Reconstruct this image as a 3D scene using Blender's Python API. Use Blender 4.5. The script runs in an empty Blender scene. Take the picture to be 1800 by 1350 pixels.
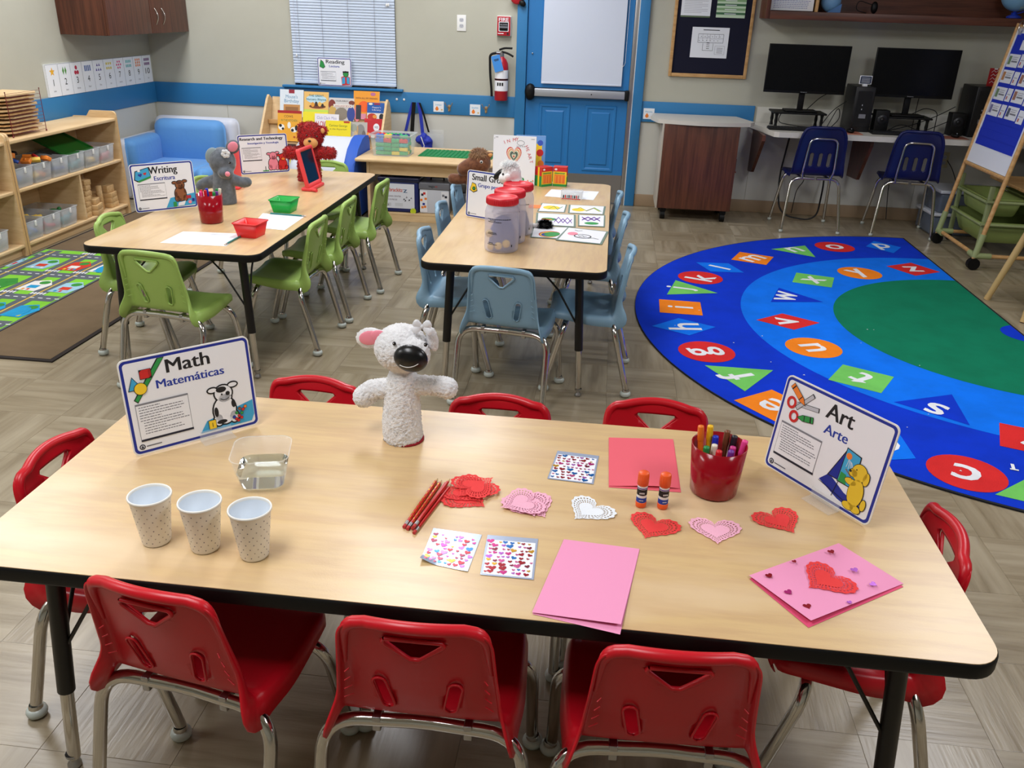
import bpy, math, random
from math import sin, cos, pi, radians, sqrt, atan2
from mathutils import Vector, Matrix, noise
random.seed(7)
SC = bpy.context.scene
COL = SC.collection

# ---------------------------------------------------------------- camera, world, lamps, exposure
FPX, PITCH, ROLL, YAW, CAMH = 1489.0, 0.4206, 0.033, -0.1015, 1.531
_f0 = Vector((sin(YAW), cos(YAW), 0)); _r0 = Vector((cos(YAW), -sin(YAW), 0)); _u0 = Vector((0, 0, 1))
CF = _f0*cos(PITCH) - _u0*sin(PITCH); _u = _u0*cos(PITCH) + _f0*sin(PITCH)
CR = _r0*cos(ROLL) + _u*sin(ROLL); CU = _u*cos(ROLL) - _r0*sin(ROLL)
cam_data = bpy.data.cameras.new('camera')
cam_data.sensor_fit = 'HORIZONTAL'; cam_data.sensor_width = 36.0
cam_data.lens = 36.0*FPX/1800.0; cam_data.clip_start = 0.05; cam_data.clip_end = 60
cam = bpy.data.objects.new('camera', cam_data); COL.objects.link(cam)
_m = Matrix((CR, CU, -CF)).transposed().to_4x4(); _m.translation = Vector((0, 0, CAMH))
cam.matrix_world = _m
SC.camera = cam
wld = bpy.data.worlds.new('world'); SC.world = wld; wld.use_nodes = True
wld.node_tree.nodes['Background'].inputs[0].default_value = (0.72, 0.80, 0.95, 1)
wld.node_tree.nodes['Background'].inputs[1].default_value = 0.25
SC.view_settings.view_transform = 'Standard'; SC.view_settings.look = 'None'
SC.view_settings.gamma = 1.0; SC.view_settings.use_curve_mapping = False
SC.view_settings.exposure = 0.0
LAMP_STRENGTH = 15.5
CEIL = 2.62
LAMPS = [(x, y) for x in (-3.2, -0.95, 2.05) for y in (.75, 3.75, 6.1) if (x, y) != (2.05, 6.1)]

def at(px, py, z):            # point of the horizontal plane at height z
    d = CR*((px-900)/FPX) - CU*((py-675)/FPX) + CF
    return Vector((0, 0, CAMH)) + d*((z-CAMH)/d.z)
def aty(px, py, Y):           # point of the plane parallel to the back wall
    d = CR*((px-900)/FPX) - CU*((py-675)/FPX) + CF
    return Vector((0, 0, CAMH)) + d*(Y/d.y)
def atx(px, py, X):
    d = CR*((px-900)/FPX) - CU*((py-675)/FPX) + CF
    return Vector((0, 0, CAMH)) + d*(X/d.x)

# ---------------------------------------------------------------- materials
def lin(c):
    c = c/255.0
    return c/12.92 if c <= 0.04045 else ((c+0.055)/1.055)**2.4
def rgb(t): return (lin(t[0]), lin(t[1]), lin(t[2]), 1)
_mats = {}
def mat(name, col, rough=0.5, metal=0.0, **k):
    if name in _mats: return _mats[name]
    m = bpy.data.materials.new(name); m.use_nodes = True; _mats[name] = m
    nt = m.node_tree; b = nt.nodes['Principled BSDF']
    b.inputs['Base Color'].default_value = rgb(col); b.inputs['Roughness'].default_value = rough
    b.inputs['Metallic'].default_value = metal
    if 'coat' in k: b.inputs['Coat Weight'].default_value = k['coat']; b.inputs['Coat Roughness'].default_value = k.get('coat_r', 0.15)
    if 'trans' in k: b.inputs['Transmission Weight'].default_value = k['trans']; b.inputs['IOR'].default_value = k.get('ior', 1.45)
    if 'alpha' in k: b.inputs['Alpha'].default_value = k['alpha']
    if 'sheen' in k: b.inputs['Sheen Weight'].default_value = k['sheen']; b.inputs['Sheen Roughness'].default_value = 0.4
    if 'emit' in k: b.inputs['Emission Color'].default_value = rgb(k.get('ecol', col)); b.inputs['Emission Strength'].default_value = k['emit']
    if 'spec' in k: b.inputs['Specular IOR Level'].default_value = k['spec']
    if 'sss' in k: b.inputs['Subsurface Weight'].default_value = k['sss']; b.inputs['Subsurface Radius'].default_value = (0.02, 0.02, 0.02)
    tc = None
    def coords(scale):
        nonlocal tc
        if tc is None:
            if k.get('space', 'obj') == 'obj': tc = nt.nodes.new('ShaderNodeTexCoord').outputs['Object']
            else: tc = nt.nodes.new('ShaderNodeNewGeometry').outputs['Position']
        mp = nt.nodes.new('ShaderNodeMapping'); mp.inputs['Scale'].default_value = scale
        nt.links.new(tc, mp.inputs['Vector']); return mp.outputs[0]
    if 'var' in k:            # second colour mixed in by noise
        col2, scale, lo, hi = k['var']
        n = nt.nodes.new('ShaderNodeTexNoise'); n.inputs['Scale'].default_value = 1; n.inputs['Detail'].default_value = 6
        n.inputs['Roughness'].default_value = 0.6; n.inputs['Distortion'].default_value = k.get('dist', 0.0)
        nt.links.new(coords(scale), n.inputs['Vector'])
        r = nt.nodes.new('ShaderNodeMapRange'); r.inputs[1].default_value = lo; r.inputs[2].default_value = hi
        nt.links.new(n.outputs['Fac'], r.inputs[0])
        mx = nt.nodes.new('ShaderNodeMix'); mx.data_type = 'RGBA'
        mx.inputs[6].default_value = rgb(col); mx.inputs[7].default_value = rgb(col2)
        nt.links.new(r.outputs[0], mx.inputs[0])
        out = mx.outputs[2]
        if 'var2' in k:
            col3, scale3, lo3, hi3 = k['var2']
            n3 = nt.nodes.new('ShaderNodeTexNoise'); n3.inputs['Scale'].default_value = 1; n3.inputs['Detail'].default_value = 4
            nt.links.new(coords(scale3), n3.inputs['Vector'])
            r3 = nt.nodes.new('ShaderNodeMapRange'); r3.inputs[1].default_value = lo3; r3.inputs[2].default_value = hi3
            nt.links.new(n3.outputs['Fac'], r3.inputs[0])
            m3 = nt.nodes.new('ShaderNodeMix'); m3.data_type = 'RGBA'
            nt.links.new(out, m3.inputs[6]); m3.inputs[7].default_value = rgb(col3)
            nt.links.new(r3.outputs[0], m3.inputs[0]); out = m3.outputs[2]
        nt.links.new(out, b.inputs['Base Color'])
    if 'bump' in k:
        scale, st = k['bump']
        n = nt.nodes.new('ShaderNodeTexNoise'); n.inputs['Scale'].default_value = 1; n.inputs['Detail'].default_value = 3
        nt.links.new(coords(scale if isinstance(scale, tuple) else (scale,)*3), n.inputs['Vector'])
        bp = nt.nodes.new('ShaderNodeBump'); bp.inputs['Strength'].default_value = st; bp.inputs['Distance'].default_value = k.get('bd', 0.002)
        nt.links.new(n.outputs['Fac'], bp.inputs['Height']); nt.links.new(bp.outputs[0], b.inputs['Normal'])
    return m

def flat(col, rough=0.6):
    return mat('print_%02x%02x%02x' % tuple(col), col, rough)

# ---------------------------------------------------------------- geometry collector
_textcache = {}
def text_mesh(s):
    if s not in _textcache:
        cu = bpy.data.curves.new('t', 'FONT'); cu.body = s; cu.resolution_u = 3; cu.fill_mode = 'FRONT'
        o = bpy.data.objects.new('t', cu); COL.objects.link(o)
        dg = bpy.context.evaluated_depsgraph_get(); dg.update()
        me = o.evaluated_get(dg).to_mesh()
        vs = [v.co.copy() for v in me.vertices]; fs = [tuple(p.vertices) for p in me.polygons]
        o.evaluated_get(dg).to_mesh_clear()
        bpy.data.objects.remove(o); bpy.data.curves.remove(cu)
        _textcache[s] = (vs, fs)
    return _textcache[s]

class G:
    def __init__(s): s.v = []; s.f = []; s.mi = []; s.sm = []; s.M = Matrix.Identity(4); s.mats = []
    def _m(s, m):
        if m not in s.mats: s.mats.append(m)
        return s.mats.index(m)
    def add(s, vs, fs, m, smooth=False):
        b = len(s.v); i = s._m(m)
        s.v.extend([tuple(s.M @ Vector(v)) for v in vs])
        for f in fs: s.f.append(tuple(b+j for j in f)); s.mi.append(i); s.sm.append(smooth)
        return s
    def box(s, x0, x1, y0, y1, z0, z1, m, b=0.0):
        if b <= 0:
            vs = [(x, y, z) for x in (x0, x1) for y in (y0, y1) for z in (z0, z1)]
            return s.add(vs, [(0,1,3,2),(4,6,7,5),(0,4,5,1),(2,3,7,6),(0,2,6,4),(1,5,7,3)], m)
        # bevelled along z edges and top/bottom: stacked rounded rectangles
        def ring(ins, z):
            return [(x, y, z) for x, y in rrect((x0+x1)/2, (y0+y1)/2, (x1-x0)/2-ins, (y1-y0)/2-ins, max(b-ins, b*0.25), 3)]
        return s.loft([ring(b*0.7, z0), ring(b*0.2, z0+b*0.3), ring(0, z0+b), ring(0, z1-b), ring(b*0.2, z1-b*0.3), ring(b*0.7, z1)], m, True)
    def loft(s, rings, m, smooth=True, cap=True, close=False):
        n = len(rings[0]); vs = [p for r in rings for p in r]; fs = []
        for i in range(len(rings)-1+(1 if close else 0)):
            a = i*n; c = ((i+1) % len(rings))*n
            for j in range(n): fs.append((a+j, a+(j+1) % n, c+(j+1) % n, c+j))
        s.add(vs, fs, m, smooth)
        if cap and not close:
            s.add(list(rings[0]), [tuple(reversed(range(n)))], m); s.add(list(rings[-1]), [tuple(range(n))], m)
        return s
    def lathe(s, prof, m, n=24, c=(0, 0, 0), cap=False):
        return s.loft([[(c[0]+r*cos(2*pi*j/n), c[1]+r*sin(2*pi*j/n), c[2]+z) for j in range(n)] for r, z in prof], m, True, cap)
    def tube(s, pts, r, m, n=10, cap=True, r2=None):
        pts = [Vector(p) for p in pts]; rings = []; up = None
        for i, p in enumerate(pts):
            if i == 0: d = pts[1]-p
            elif i == len(pts)-1: d = p-pts[i-1]
            else: d = (pts[i+1]-p).normalized() + (p-pts[i-1]).normalized()
            d.normalize()
            if up is None: up = Vector((0, 0, 1)) if abs(d.z) < 0.9 else Vector((1, 0, 0))
            a = (up - d*up.dot(d)).normalized(); up = a; b = d.cross(a)
            rr = r if r2 is None else r+(r2-r)*i/(len(pts)-1)
            rings.append([p + a*rr*cos(2*pi*j/n) + b*rr*sin(2*pi*j/n) for j in range(n)])
        return s.loft(rings, m, True, cap)
    def ell(s, c, r, m, nu=16, nv=10, R=None):
        if not isinstance(r, (tuple, list)): r = (r, r, r)
        c = Vector(c); rings = []
        for i in range(nv+1):
            t = pi*i/nv; rings.append([(r[0]*max(sin(t), .001)*cos(2*pi*j/nu), r[1]*max(sin(t), .001)*sin(2*pi*j/nu), -r[2]*cos(t)) for j in range(nu)])
        rings = [[c + ((R @ Vector(p)) if R else Vector(p)) for p in q] for q in rings]
        return s.loft(rings, m, True, False)
    def poly(s, pts, m, z=0.0, th=0.0):
        n = len(pts)
        if th <= 0: return s.add([(p[0], p[1], z) for p in pts], [tuple(range(n))], m)
        s.add([(p[0], p[1], z) for p in pts], [tuple(reversed(range(n)))], m)
        s.add([(p[0], p[1], z+th) for p in pts], [tuple(range(n))], m)
        return s.add([(p[0], p[1], z) for p in pts]+[(p[0], p[1], z+th) for p in pts], [(i, (i+1) % n, n+(i+1) % n, n+i) for i in range(n)], m)
    def ring2(s, outer, inner, m, z=0.0):
        n = len(outer)
        return s.add([(p[0], p[1], z) for p in outer]+[(p[0], p[1], z) for p in inner], [(i, (i+1) % n, n+(i+1) % n, n+i) for i in range(n)], m)
    def rect(s, x0, y0, x1, y1, m, z=0.0): return s.poly([(x0, y0), (x1, y0), (x1, y1), (x0, y1)], m, z)
    def circ(s, x, y, r, m, z=0.0, ry=None, n=20): return s.poly([(x+r*cos(2*pi*j/n), y+(ry or r)*sin(2*pi*j/n)) for j in range(n)], m, z)
    def text(s, t, x, y, h, m, z=0.0, al='l', w=None, bold=0.0, rot=0.0):
        vs, fs = text_mesh(t)
        if not vs: return s
        x0 = min(v.x for v in vs); x1 = max(v.x for v in vs); k = h/0.72
        kx = k if w is None else w/(x1-x0)
        ox = {'l': 0, 'c': -(x1-x0)*kx/2, 'r': -(x1-x0)*kx}[al]
        for off in ((0,) if not bold else (-bold, 0, bold)):
            P = []
            for v in vs:
                a = (v.x-x0)*kx+ox+off; b = v.y*k
                P.append((x+a*cos(rot)-b*sin(rot), y+a*sin(rot)+b*cos(rot), z+off*0.01))
            s.add(P, fs, m)
        return s
    def line(s, pts, w, m, z=0.0):
        for a, b in zip(pts, pts[1:]):
            dx, dy = b[0]-a[0], b[1]-a[1]; L = sqrt(dx*dx+dy*dy) or 1; nx, ny = -dy/L*w/2, dx/L*w/2
            s.poly([(a[0]+nx, a[1]+ny), (a[0]-nx, a[1]-ny), (b[0]-nx, b[1]-ny), (b[0]+nx, b[1]+ny)], m, z)
        return s
    def mesh(s, name='m'):
        me = bpy.data.meshes.new(name); me.from_pydata(s.v, [], s.f)
        for m in s.mats: me.materials.append(m)
        me.polygons.foreach_set('material_index', s.mi); me.polygons.foreach_set('use_smooth', s.sm)
        me.update(); return me
    def obj(s, name, parent=None, loc=None, rz=None):
        o = bpy.data.objects.new(name, s.mesh(name)); COL.objects.link(o)
        if parent is not None: o.parent = parent
        if loc is not None: o.location = loc
        if rz is not None: o.rotation_euler = (0, 0, rz)
        return o

def grid_sheet(g, fn, nu, nv, m, th=0.0):
    vs = [fn(i/nu, j/nv) for i in range(nu+1) for j in range(nv+1)]; W = nv+1
    g.add(vs, [(i*W+j, (i+1)*W+j, (i+1)*W+j+1, i*W+j+1) for i in range(nu) for j in range(nv)], m, True)
def quad_fn(a, b, c, d, lift=None):
    a, b, c, d = (Vector(q) for q in (a, b, c, d))
    def f(u, v):
        p = (a*(1-u)+b*u)*(1-v) + (d*(1-u)+c*u)*v
        return p + Vector((0, 0, lift(u, v))) if lift else p
    return f

def rrect(cx, cy, hx, hy, r, n=4):
    r = min(r, hx, hy); P = []
    for qx, qy, a0 in ((1, 1, 0), (-1, 1, 90), (-1, -1, 180), (1, -1, 270)):
        for i in range(n+1):
            a = radians(a0+90*i/n); P.append((cx+qx*(hx-r)+r*cos(a), cy+qy*(hy-r)+r*sin(a)))
    return P
def fillet(pts, r, n=6):
    pts = [Vector(p) for p in pts]; out = [pts[0]]
    for a, b, c in zip(pts, pts[1:], pts[2:]):
        d1 = (a-b); d2 = (c-b); rr = min(r, d1.length*.49, d2.length*.49)
        p, q = b+d1.normalized()*rr, b+d2.normalized()*rr
        for i in range(n+1):
            t = i/n; out.append(p*(1-t)**2 + b*2*t*(1-t) + q*t*t)
    out.append(pts[-1]); return out
def heart(cx, cy, s, rot=0.0, n=28, sx=1.0):
    P = []
    for i in range(n):
        t = 2*pi*i/n; x = 16*sin(t)**3/17*sx; y = (13*cos(t)-5*cos(2*t)-2*cos(3*t)-cos(4*t)+2)/17
        P.append((cx+s*(x*cos(rot)-y*sin(rot)), cy+s*(x*sin(rot)+y*cos(rot))))
    return P
def tag(o, label=None, cat=None, group=None, kind=None):
    if label: o['label'] = label
    if cat: o['category'] = cat
    if group: o['group'] = group
    if kind: o['kind'] = kind
    return o
def thing(name, label, cat, loc=(0, 0, 0), rz=0.0, group=None, rot=None):
    o = bpy.data.objects.new(name, None); COL.objects.link(o); o.empty_display_size = 0.05
    o.location = loc; o.rotation_euler = rot if rot else (0, 0, rz)
    return tag(o, label, cat, group)
def structure(name, loc=(0, 0, 0)):
    o = bpy.data.objects.new(name, None); COL.objects.link(o); o.location = loc; o['kind'] = 'structure'; return o
def dup(root, loc=None, rz=None, label=None, group=None, swap=None):
    def cp(o, par):
        c = o.copy(); COL.objects.link(c); c.parent = par
        if swap and c.data is not None:
            for i, sl in enumerate(c.material_slots):
                nm = sl.material.name if sl.material else ''
                if nm in swap: sl.link = 'OBJECT'; sl.material = swap[nm]
        for ch in kids.get(o.name, []): cp(ch, c)
        return c
    kids = {}
    def collect(o):
        kids[o.name] = list(o.children)
        for ch in kids[o.name]: collect(ch)
    collect(root)
    r = cp(root, None)
    if loc is not None: r.location = loc
    if rz is not None: r.rotation_euler = (0, 0, rz)
    if label: r['label'] = label
    if group: r['group'] = group
    return r
def evaluated_mesh(o, name='m'):
    dg = bpy.context.evaluated_depsgraph_get(); dg.update()
    me = bpy.data.meshes.new_from_object(o.evaluated_get(dg)); me.name = name; return me
def blob(name, m, shapes, voxel=0.006, parent=None, smooth=6, bump=0.0, bscale=200.0, rand=0.0, seed=0):
    """one continuous soft body: union of ellipsoids and capsules, remeshed, smoothed, given a pile"""
    g = G(); 
    for sh in shapes:
        if sh[0] == 'e': g.ell(sh[1], sh[2], m, 20, 14, sh[3] if len(sh) > 3 else None)
        else:           # capsule chain: points, radii
            pts, rs = sh[1], sh[2]
            for a, b, ra, rb in zip(pts, pts[1:], rs, rs[1:]):
                k = 6
                for i in range(k+1):
                    t = i/k; p = Vector(a)*(1-t)+Vector(b)*t; r = ra*(1-t)+rb*t; g.ell(p, r, m, 14, 10)
    o = g.obj(name, parent)
    md = o.modifiers.new('r', 'REMESH'); md.mode = 'VOXEL'; md.voxel_size = voxel; md.use_smooth_shade = True
    if smooth:
        sm = o.modifiers.new('s', 'SMOOTH'); sm.iterations = smooth; sm.factor = 0.6
    me = evaluated_mesh(o, name); o.modifiers.clear(); old = o.data; o.data = me; bpy.data.meshes.remove(old)
    if not me.materials: me.materials.append(m)
    if bump or rand:
        rnd = random.Random(seed); ns = [v.normal.copy() for v in me.vertices]
        for v, n in zip(me.vertices, ns):
            d = 0
            if bump: d += bump*noise.noise(v.co*bscale) + bump*0.6*noise.noise(v.co*bscale*2.3)
            if rand: d += rand*rnd.random()**2
            v.co += n*d
    for p in me.polygons: p.use_smooth = True
    me.update(); return o
def tufts(name, m, src, count, length, parent, width=0.0012, seed=1, droop=0.3):
    """pile: thin tapered strands standing on the surface of src, one object"""
    rnd = random.Random(seed); me = src.data; polys = list(me.polygons); g = G(); vs = []; fs = []
    for _ in range(count):
        p = polys[rnd.randrange(len(polys))]; c = p.center; n = p.normal
        t = n.cross(Vector((rnd.random()-.5, rnd.random()-.5, rnd.random()-.5))).normalized()
        L = length*(0.6+0.8*rnd.random()); d = (n + t*(rnd.random()*0.9) + Vector((0, 0, -droop))).normalized()
        b = len(vs); w = width
        mid = c+d*L*0.55; tip = c+d*L+Vector((0, 0, -droop*L*0.4))
        vs += [c-t*w, c+t*w, mid+t*w*.8, mid-t*w*.8, tip]; fs += [(b, b+1, b+2, b+3), (b+3, b+2, b+4)]
    g.add(vs, fs, m, True); o = g.obj(name, parent); o['kind'] = 'stuff'; return o

# ---------------------------------------------------------------- common materials
WALL = mat('wall_paint', (188, 187, 172), 0.75, var=((183, 182, 167), (1.2, 1.2, 1.2), .4, .6), space='w', bump=(220, 0.12))
WAIN = mat('wall_panel_paint', (208, 207, 198), 0.45, bump=(60, 0.05))
BLUE = mat('trim_blue', (44, 122, 178), 0.45)
DOORB = mat('door_blue', (38, 120, 186), 0.42)
TAN = mat('baseboard_tan', (158, 134, 106), 0.5)
CEILM = mat('ceiling_tile', (232, 230, 222), 0.9)
MAPLE = mat('maple_laminate', (214, 183, 132), 0.30, var=((205, 171, 126), (5, 40, 40), .42, .62), var2=((221, 193, 153), (2.2, 7, 7), .5, .7), space='w', bump=((260, 260, 260), 0.16), bd=0.0006, coat=0.12, coat_r=0.25)
MAPLE_Y = mat('maple_laminate_long', (214, 183, 132), 0.30, var=((205, 171, 126), (40, 5, 40), .42, .62), var2=((221, 193, 153), (7, 2.2, 7), .5, .7), space='w', bump=((260, 260, 260), 0.16), bd=0.0006, coat=0.12, coat_r=0.25)
PLY = mat('maple_plywood', (226, 196, 150), 0.5, var=((212, 178, 130), (6, 2, 30), .4, .65), bump=(90, 0.05))
PLYE = mat('plywood_edge', (206, 166, 112), 0.5)
PINE = mat('pine_wood', (208, 164, 108), 0.5, var=((190, 144, 88), (8, 40, 40), .4, .6))
BLOCKW = mat('block_wood', (216, 182, 132), 0.6, var=((200, 162, 110), (10, 60, 60), .4, .6))
WALNUT = mat('walnut_laminate', (104, 58, 40), 0.4, var=((74, 38, 26), (40, 40, 2.2), .38, .62), space='w')
WALNUT_H = mat('walnut_laminate_h', (104, 58, 40), 0.4, var=((74, 38, 26), (2.2, 40, 40), .38, .62), space='w')
BLACK = mat('black_plastic', (6, 6, 7), 0.5, spec=.3)
BLACKM = mat('black_metal', (6, 6, 7), 0.38)
CHROME = mat('chrome', (205, 203, 200), 0.12, 1.0)
STEEL = mat('brushed_steel', (176, 176, 178), 0.32, 1.0)
GLIDE = mat('grey_glide', (188, 196, 190), 0.3)
WHITE = mat('white_plastic', (236, 236, 234), 0.4)
PAPER = mat('white_paper', (236, 240, 246), 0.7)
SILVER = mat('silver_aluminium', (178, 182, 190), 0.4, 0.6)
REDP = mat('red_shell', (200, 14, 32), 0.34, bump=(900, 0.05), bd=0.0004)
GREENP = mat('green_shell', (158, 190, 96), 0.38, bump=(900, 0.05), bd=0.0004)
BLUEP = mat('blue_shell', (130, 166, 190), 0.38, bump=(900, 0.05), bd=0.0004)
NAVYP = mat('navy_shell', (9, 20, 80), 0.34)
CLEAR = mat('clear_plastic', (240, 244, 246), 0.08, alpha=0.13)
FROST = mat('frosted_plastic', (222, 228, 232), 0.28, alpha=0.30)
GLASS = mat('clear_acrylic', (250, 252, 252), 0.03, trans=1.0, ior=1.45)
INK = flat((18, 18, 24)); GREY = flat((128, 130, 138)); LGREY = flat((190, 192, 200)); PW = flat((238, 240, 246), .45)
SIGNBLUE = flat((20, 44, 150), .4); TITLEBLUE = flat((30, 56, 160)); 
RED = flat((206, 34, 32)); YEL = flat((246, 206, 40)); GRN = flat((40, 148, 70)); LBLUE = flat((60, 166, 214)); ORG = flat((240, 130, 40)); BRN = flat((140, 84, 48)); PNK = flat((238, 140, 160)); PUR = flat((110, 60, 160))

D = 7.304; XL = -3.92; XR = 5.2; YB = -2.6
# floor: slab with square tiles laid on it, the grain turned from tile to tile
g = G(); g.box(XL-.1, XR+.1, YB-.1, D+.2, -0.06, -0.006, mat('floor_slab', (120, 106, 90), 0.9))
floor = g.obj('floor'); floor['kind'] = 'structure'
def floormat(n, sc):
    return mat(n, (154, 141, 117), 0.28, var=((128, 114, 90), sc, .38, .68), var2=((172, 160, 137), tuple(a*0.45 for a in sc), .48, .74), space='w', dist=0.6,
               bump=(tuple(a*3 for a in sc), 0.4), bd=0.0015)
FX = floormat('vinyl_grain_x', (2.2, 26, 1)); FY = floormat('vinyl_grain_y', (26, 2.2, 1))
TS = 0.305
def tile_geo(g, x, y, m):
    e = 0.0003; b = 0.0007
    g.loft([[(x+e, y+e, -0.006), (x+TS-e, y+e, -0.006), (x+TS-e, y+TS-e, -0.006), (x+e, y+TS-e, -0.006)],
            [(x+e, y+e, -b*.6), (x+TS-e, y+e, -b*.6), (x+TS-e, y+TS-e, -b*.6), (x+e, y+TS-e, -b*.6)],
            [(x+e+b, y+e+b, 0), (x+TS-e-b, y+e+b, 0), (x+TS-e-b, y+TS-e-b, 0), (x+e+b, y+TS-e-b, 0)]], m, False)
tiles = []
nx0 = math.floor((XL-0.68)/TS); nx1 = math.ceil((XR-0.68)/TS); ny0 = math.floor((YB-1.56)/TS); ny1 = math.ceil((D-1.56)/TS)
for i in range(nx0, nx1):
    for j in range(ny0, ny1):
        x, y = 0.68+i*TS, 1.56+j*TS
        c = Vector((x+TS/2, y+TS/2, 0)) - Vector((0, 0, CAMH)); zz = c.dot(CF)
        vis = False
        if zz > .3:
            px = 900+FPX*c.dot(CR)/zz; py = 675-FPX*c.dot(CU)/zz; vis = -80 < px < 1880 and 330 < py < 1480
        tiles.append((0 if vis else 1, c.length, i, j, x, y))
tiles.sort(); gt = [G(), G()]
tile_geo(gt[0], -TS/2, -TS/2, FX); tile_geo(gt[1], -TS/2, -TS/2, FY)
tme = [gt[0].mesh('floor_tile'), gt[1].mesh('floor_tile')]
rest = G()
for n, (v, d_, i, j, x, y) in enumerate(tiles):
    k = (i+j) % 2
    if n < 300 and v == 0:
        o = bpy.data.objects.new('floor_tile', tme[k]); COL.objects.link(o); o.parent = floor; o.location = (x+TS/2, y+TS/2, 0)
    else: tile_geo(rest, x, y, FX if k == 0 else FY)
ro = rest.obj('outer_floor_tiles', floor); ro['kind'] = 'stuff'

# back wall with a window opening and a door opening
WX0, WX1, WZ0, WZ1 = -2.665, -1.79, 0.86, 2.0
DX0, DX1 = -0.712, 0.125
g = G()
for x0, x1, z0, z1 in ((XL-.1, WX0, 0, CEIL), (WX0, WX1, 0, WZ0), (WX0, WX1, WZ1, CEIL), (WX1, DX0, 0, CEIL), (DX0, DX1, 2.06, CEIL), (DX1, XR+.1, 0, CEIL)):
    g.box(x0, x1, D, D+.14, z0, z1, WALL)
wb = g.obj('wall_back'); wb['kind'] = 'structure'
for x0, x1, z1 in ((XL, -3.285, .68), (-3.281, -2.066, .68), (-2.062, -.795, .68), (.245, 1.16, .68), (1.164, 2.5, .845), (2.504, 3.8, .845), (3.804, XR, .845)):
    g = G(); g.box(x0, x1, D-.004, D-.0003, 0.0, z1, WAIN); g.obj('wall_panel', wb)
g = G(); g.box(XL-.12, XL, YB, D, 0, CEIL, WALL); wl = g.obj('wall_left'); wl['kind'] = 'structure'
for y0 in (-2.5, -1.28, -.06, 1.16, 2.38, 3.6, 4.82, 6.04):
    g = G(); g.box(XL+.0003, XL+.004, y0+.002, min(y0+1.218, D-.005), 0, .68, WAIN); g.obj('wall_panel', wl)
g = G(); g.box(XR, XR+.12, YB, D, 0, CEIL, WALL); g.obj('wall_right')['kind'] = 'structure'
g = G(); g.box(XL-.1, XR+.1, YB-.12, YB, 0, CEIL, WALL); g.obj('wall_front')['kind'] = 'structure'
g = G(); g.box(XL-.1, XR+.1, YB-.1, D+.1, CEIL, CEIL+.05, CEILM); g.obj('ceiling')['kind'] = 'structure'
# chair rail band (blue)
g = G(); g.box(XL+.001, -.79, D-.014, D-.0045, .675, .84, BLUE, .003); g.obj('trim_1')['kind'] = 'structure'
g = G(); g.box(.24, 1.145, D-.014, D-.0045, .69, .85, BLUE, .003); g.obj('trim_2')['kind'] = 'structure'
g = G(); g.box(XL+.0045, XL+.014, YB, D-.016, .675, .84, BLUE, .003); g.obj('trim_3')['kind'] = 'structure'
for nme, b in (('baseboard_back', (XL+.001, -.79, D-.016, D-.0045)), ('baseboard_back', (.245, XR, D-.016, D-.0045)), ('baseboard_left', (XL+.0045, XL+.016, YB, D-.02))):
    g = G(); g.box(b[0], b[1], b[2], b[3], 0.0005, .10, TAN, .003); g.obj(nme)['kind'] = 'structure'

# ceiling lamps
LENS = mat('lamp_lens', (255, 255, 255), .5, emit=LAMP_STRENGTH, ecol=(250, 251, 255))
first = None
for i, (x, y) in enumerate(LAMPS):
    if first is None:
        t = thing('ceiling_light', 'white recessed ceiling light panel with a glowing lens', 'light', (x, y, CEIL), 0, 'ceiling light panels')
        g = G(); g.ring2([(-.32, -.62), (.32, -.62), (.32, .62), (-.32, .62)], [(-.29, -.59), (.29, -.59), (.29, .59), (-.29, .59)], WHITE, -.012)
        g.box(-.32, -.29, -.62, .62, -.012, -.001, WHITE); g.box(.29, .32, -.62, .62, -.012, -.001, WHITE); g.box(-.29, .29, -.62, -.59, -.012, -.001, WHITE); g.box(-.29, .29, .59, .62, -.012, -.001, WHITE)
        g.obj('frame', t)
        g = G(); g.add([(-.29, -.59, -.008), (-.29, .59, -.008), (.29, .59, -.008), (.29, -.59, -.008)], [(0, 1, 2, 3)], LENS); g.obj('lens', t)
        first = t
    else: dup(first, (x, y, CEIL))

# window with closed blind
w1 = structure('window_1', (0, 0, 0))
g = G()
for b in ((WX0, WX0+.03, WZ0, WZ1), (WX1-.03, WX1, WZ0, WZ1), (WX0, WX1, WZ0, WZ0+.03), (WX0, WX1, WZ1-.03, WZ1)): g.box(b[0], b[1], D+.06, D+.12, b[2], b[3], WHITE)
g.obj('window_frame', w1)
g = G(); g.box(WX0+.03, WX1-.03, D+.085, D+.09, WZ0+.03, WZ1-.03, mat('night_glass', (30, 40, 60), .1)); g.obj('pane', w1)
g = G(); g.box(WX0-.10, WX1+.055, D-.045, D+.02, WZ0-.018, WZ0+.002, BLUE, .004); g.obj('window_sill', w1)
SLAT = mat('blind_slat', (204, 218, 238), .5)
bl = thing('window_blind', 'white horizontal slat blind closed over the window behind the reading sign', 'window blind', ((WX0+WX1)/2, D-.005, WZ0+.03))
hw = (WX1-WX0)/2-.002
g = G(); g.loft([[(sx*hw, a, b) for a, b in ((-.0090, 0), (-.0102, .012), (-.0086, .0235), (-.0076, .0235), (-.0090, .012), (-.0078, 0))] for sx in (-1, 1)], SLAT, True); sme = g.mesh('slat')
for k in range(50):
    o = bpy.data.objects.new('slat', sme); COL.objects.link(o); o.parent = bl; o.location = (0, .002, .012+k*.0212)
g = G(); g.box(-hw, hw, -.018, .008, -.012, .012, SLAT, .004); g.obj('bottom_rail', bl)
for px in (-.37, -.17, .05, .27):
    g = G(); g.tube([(px, -.0135, -.01), (px, -.0135, 1.07)], .0011, GREY, 6); g.ell((px, -.016, -.0), .005, WHITE, 8, 6); g.obj('cord', bl)
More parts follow.
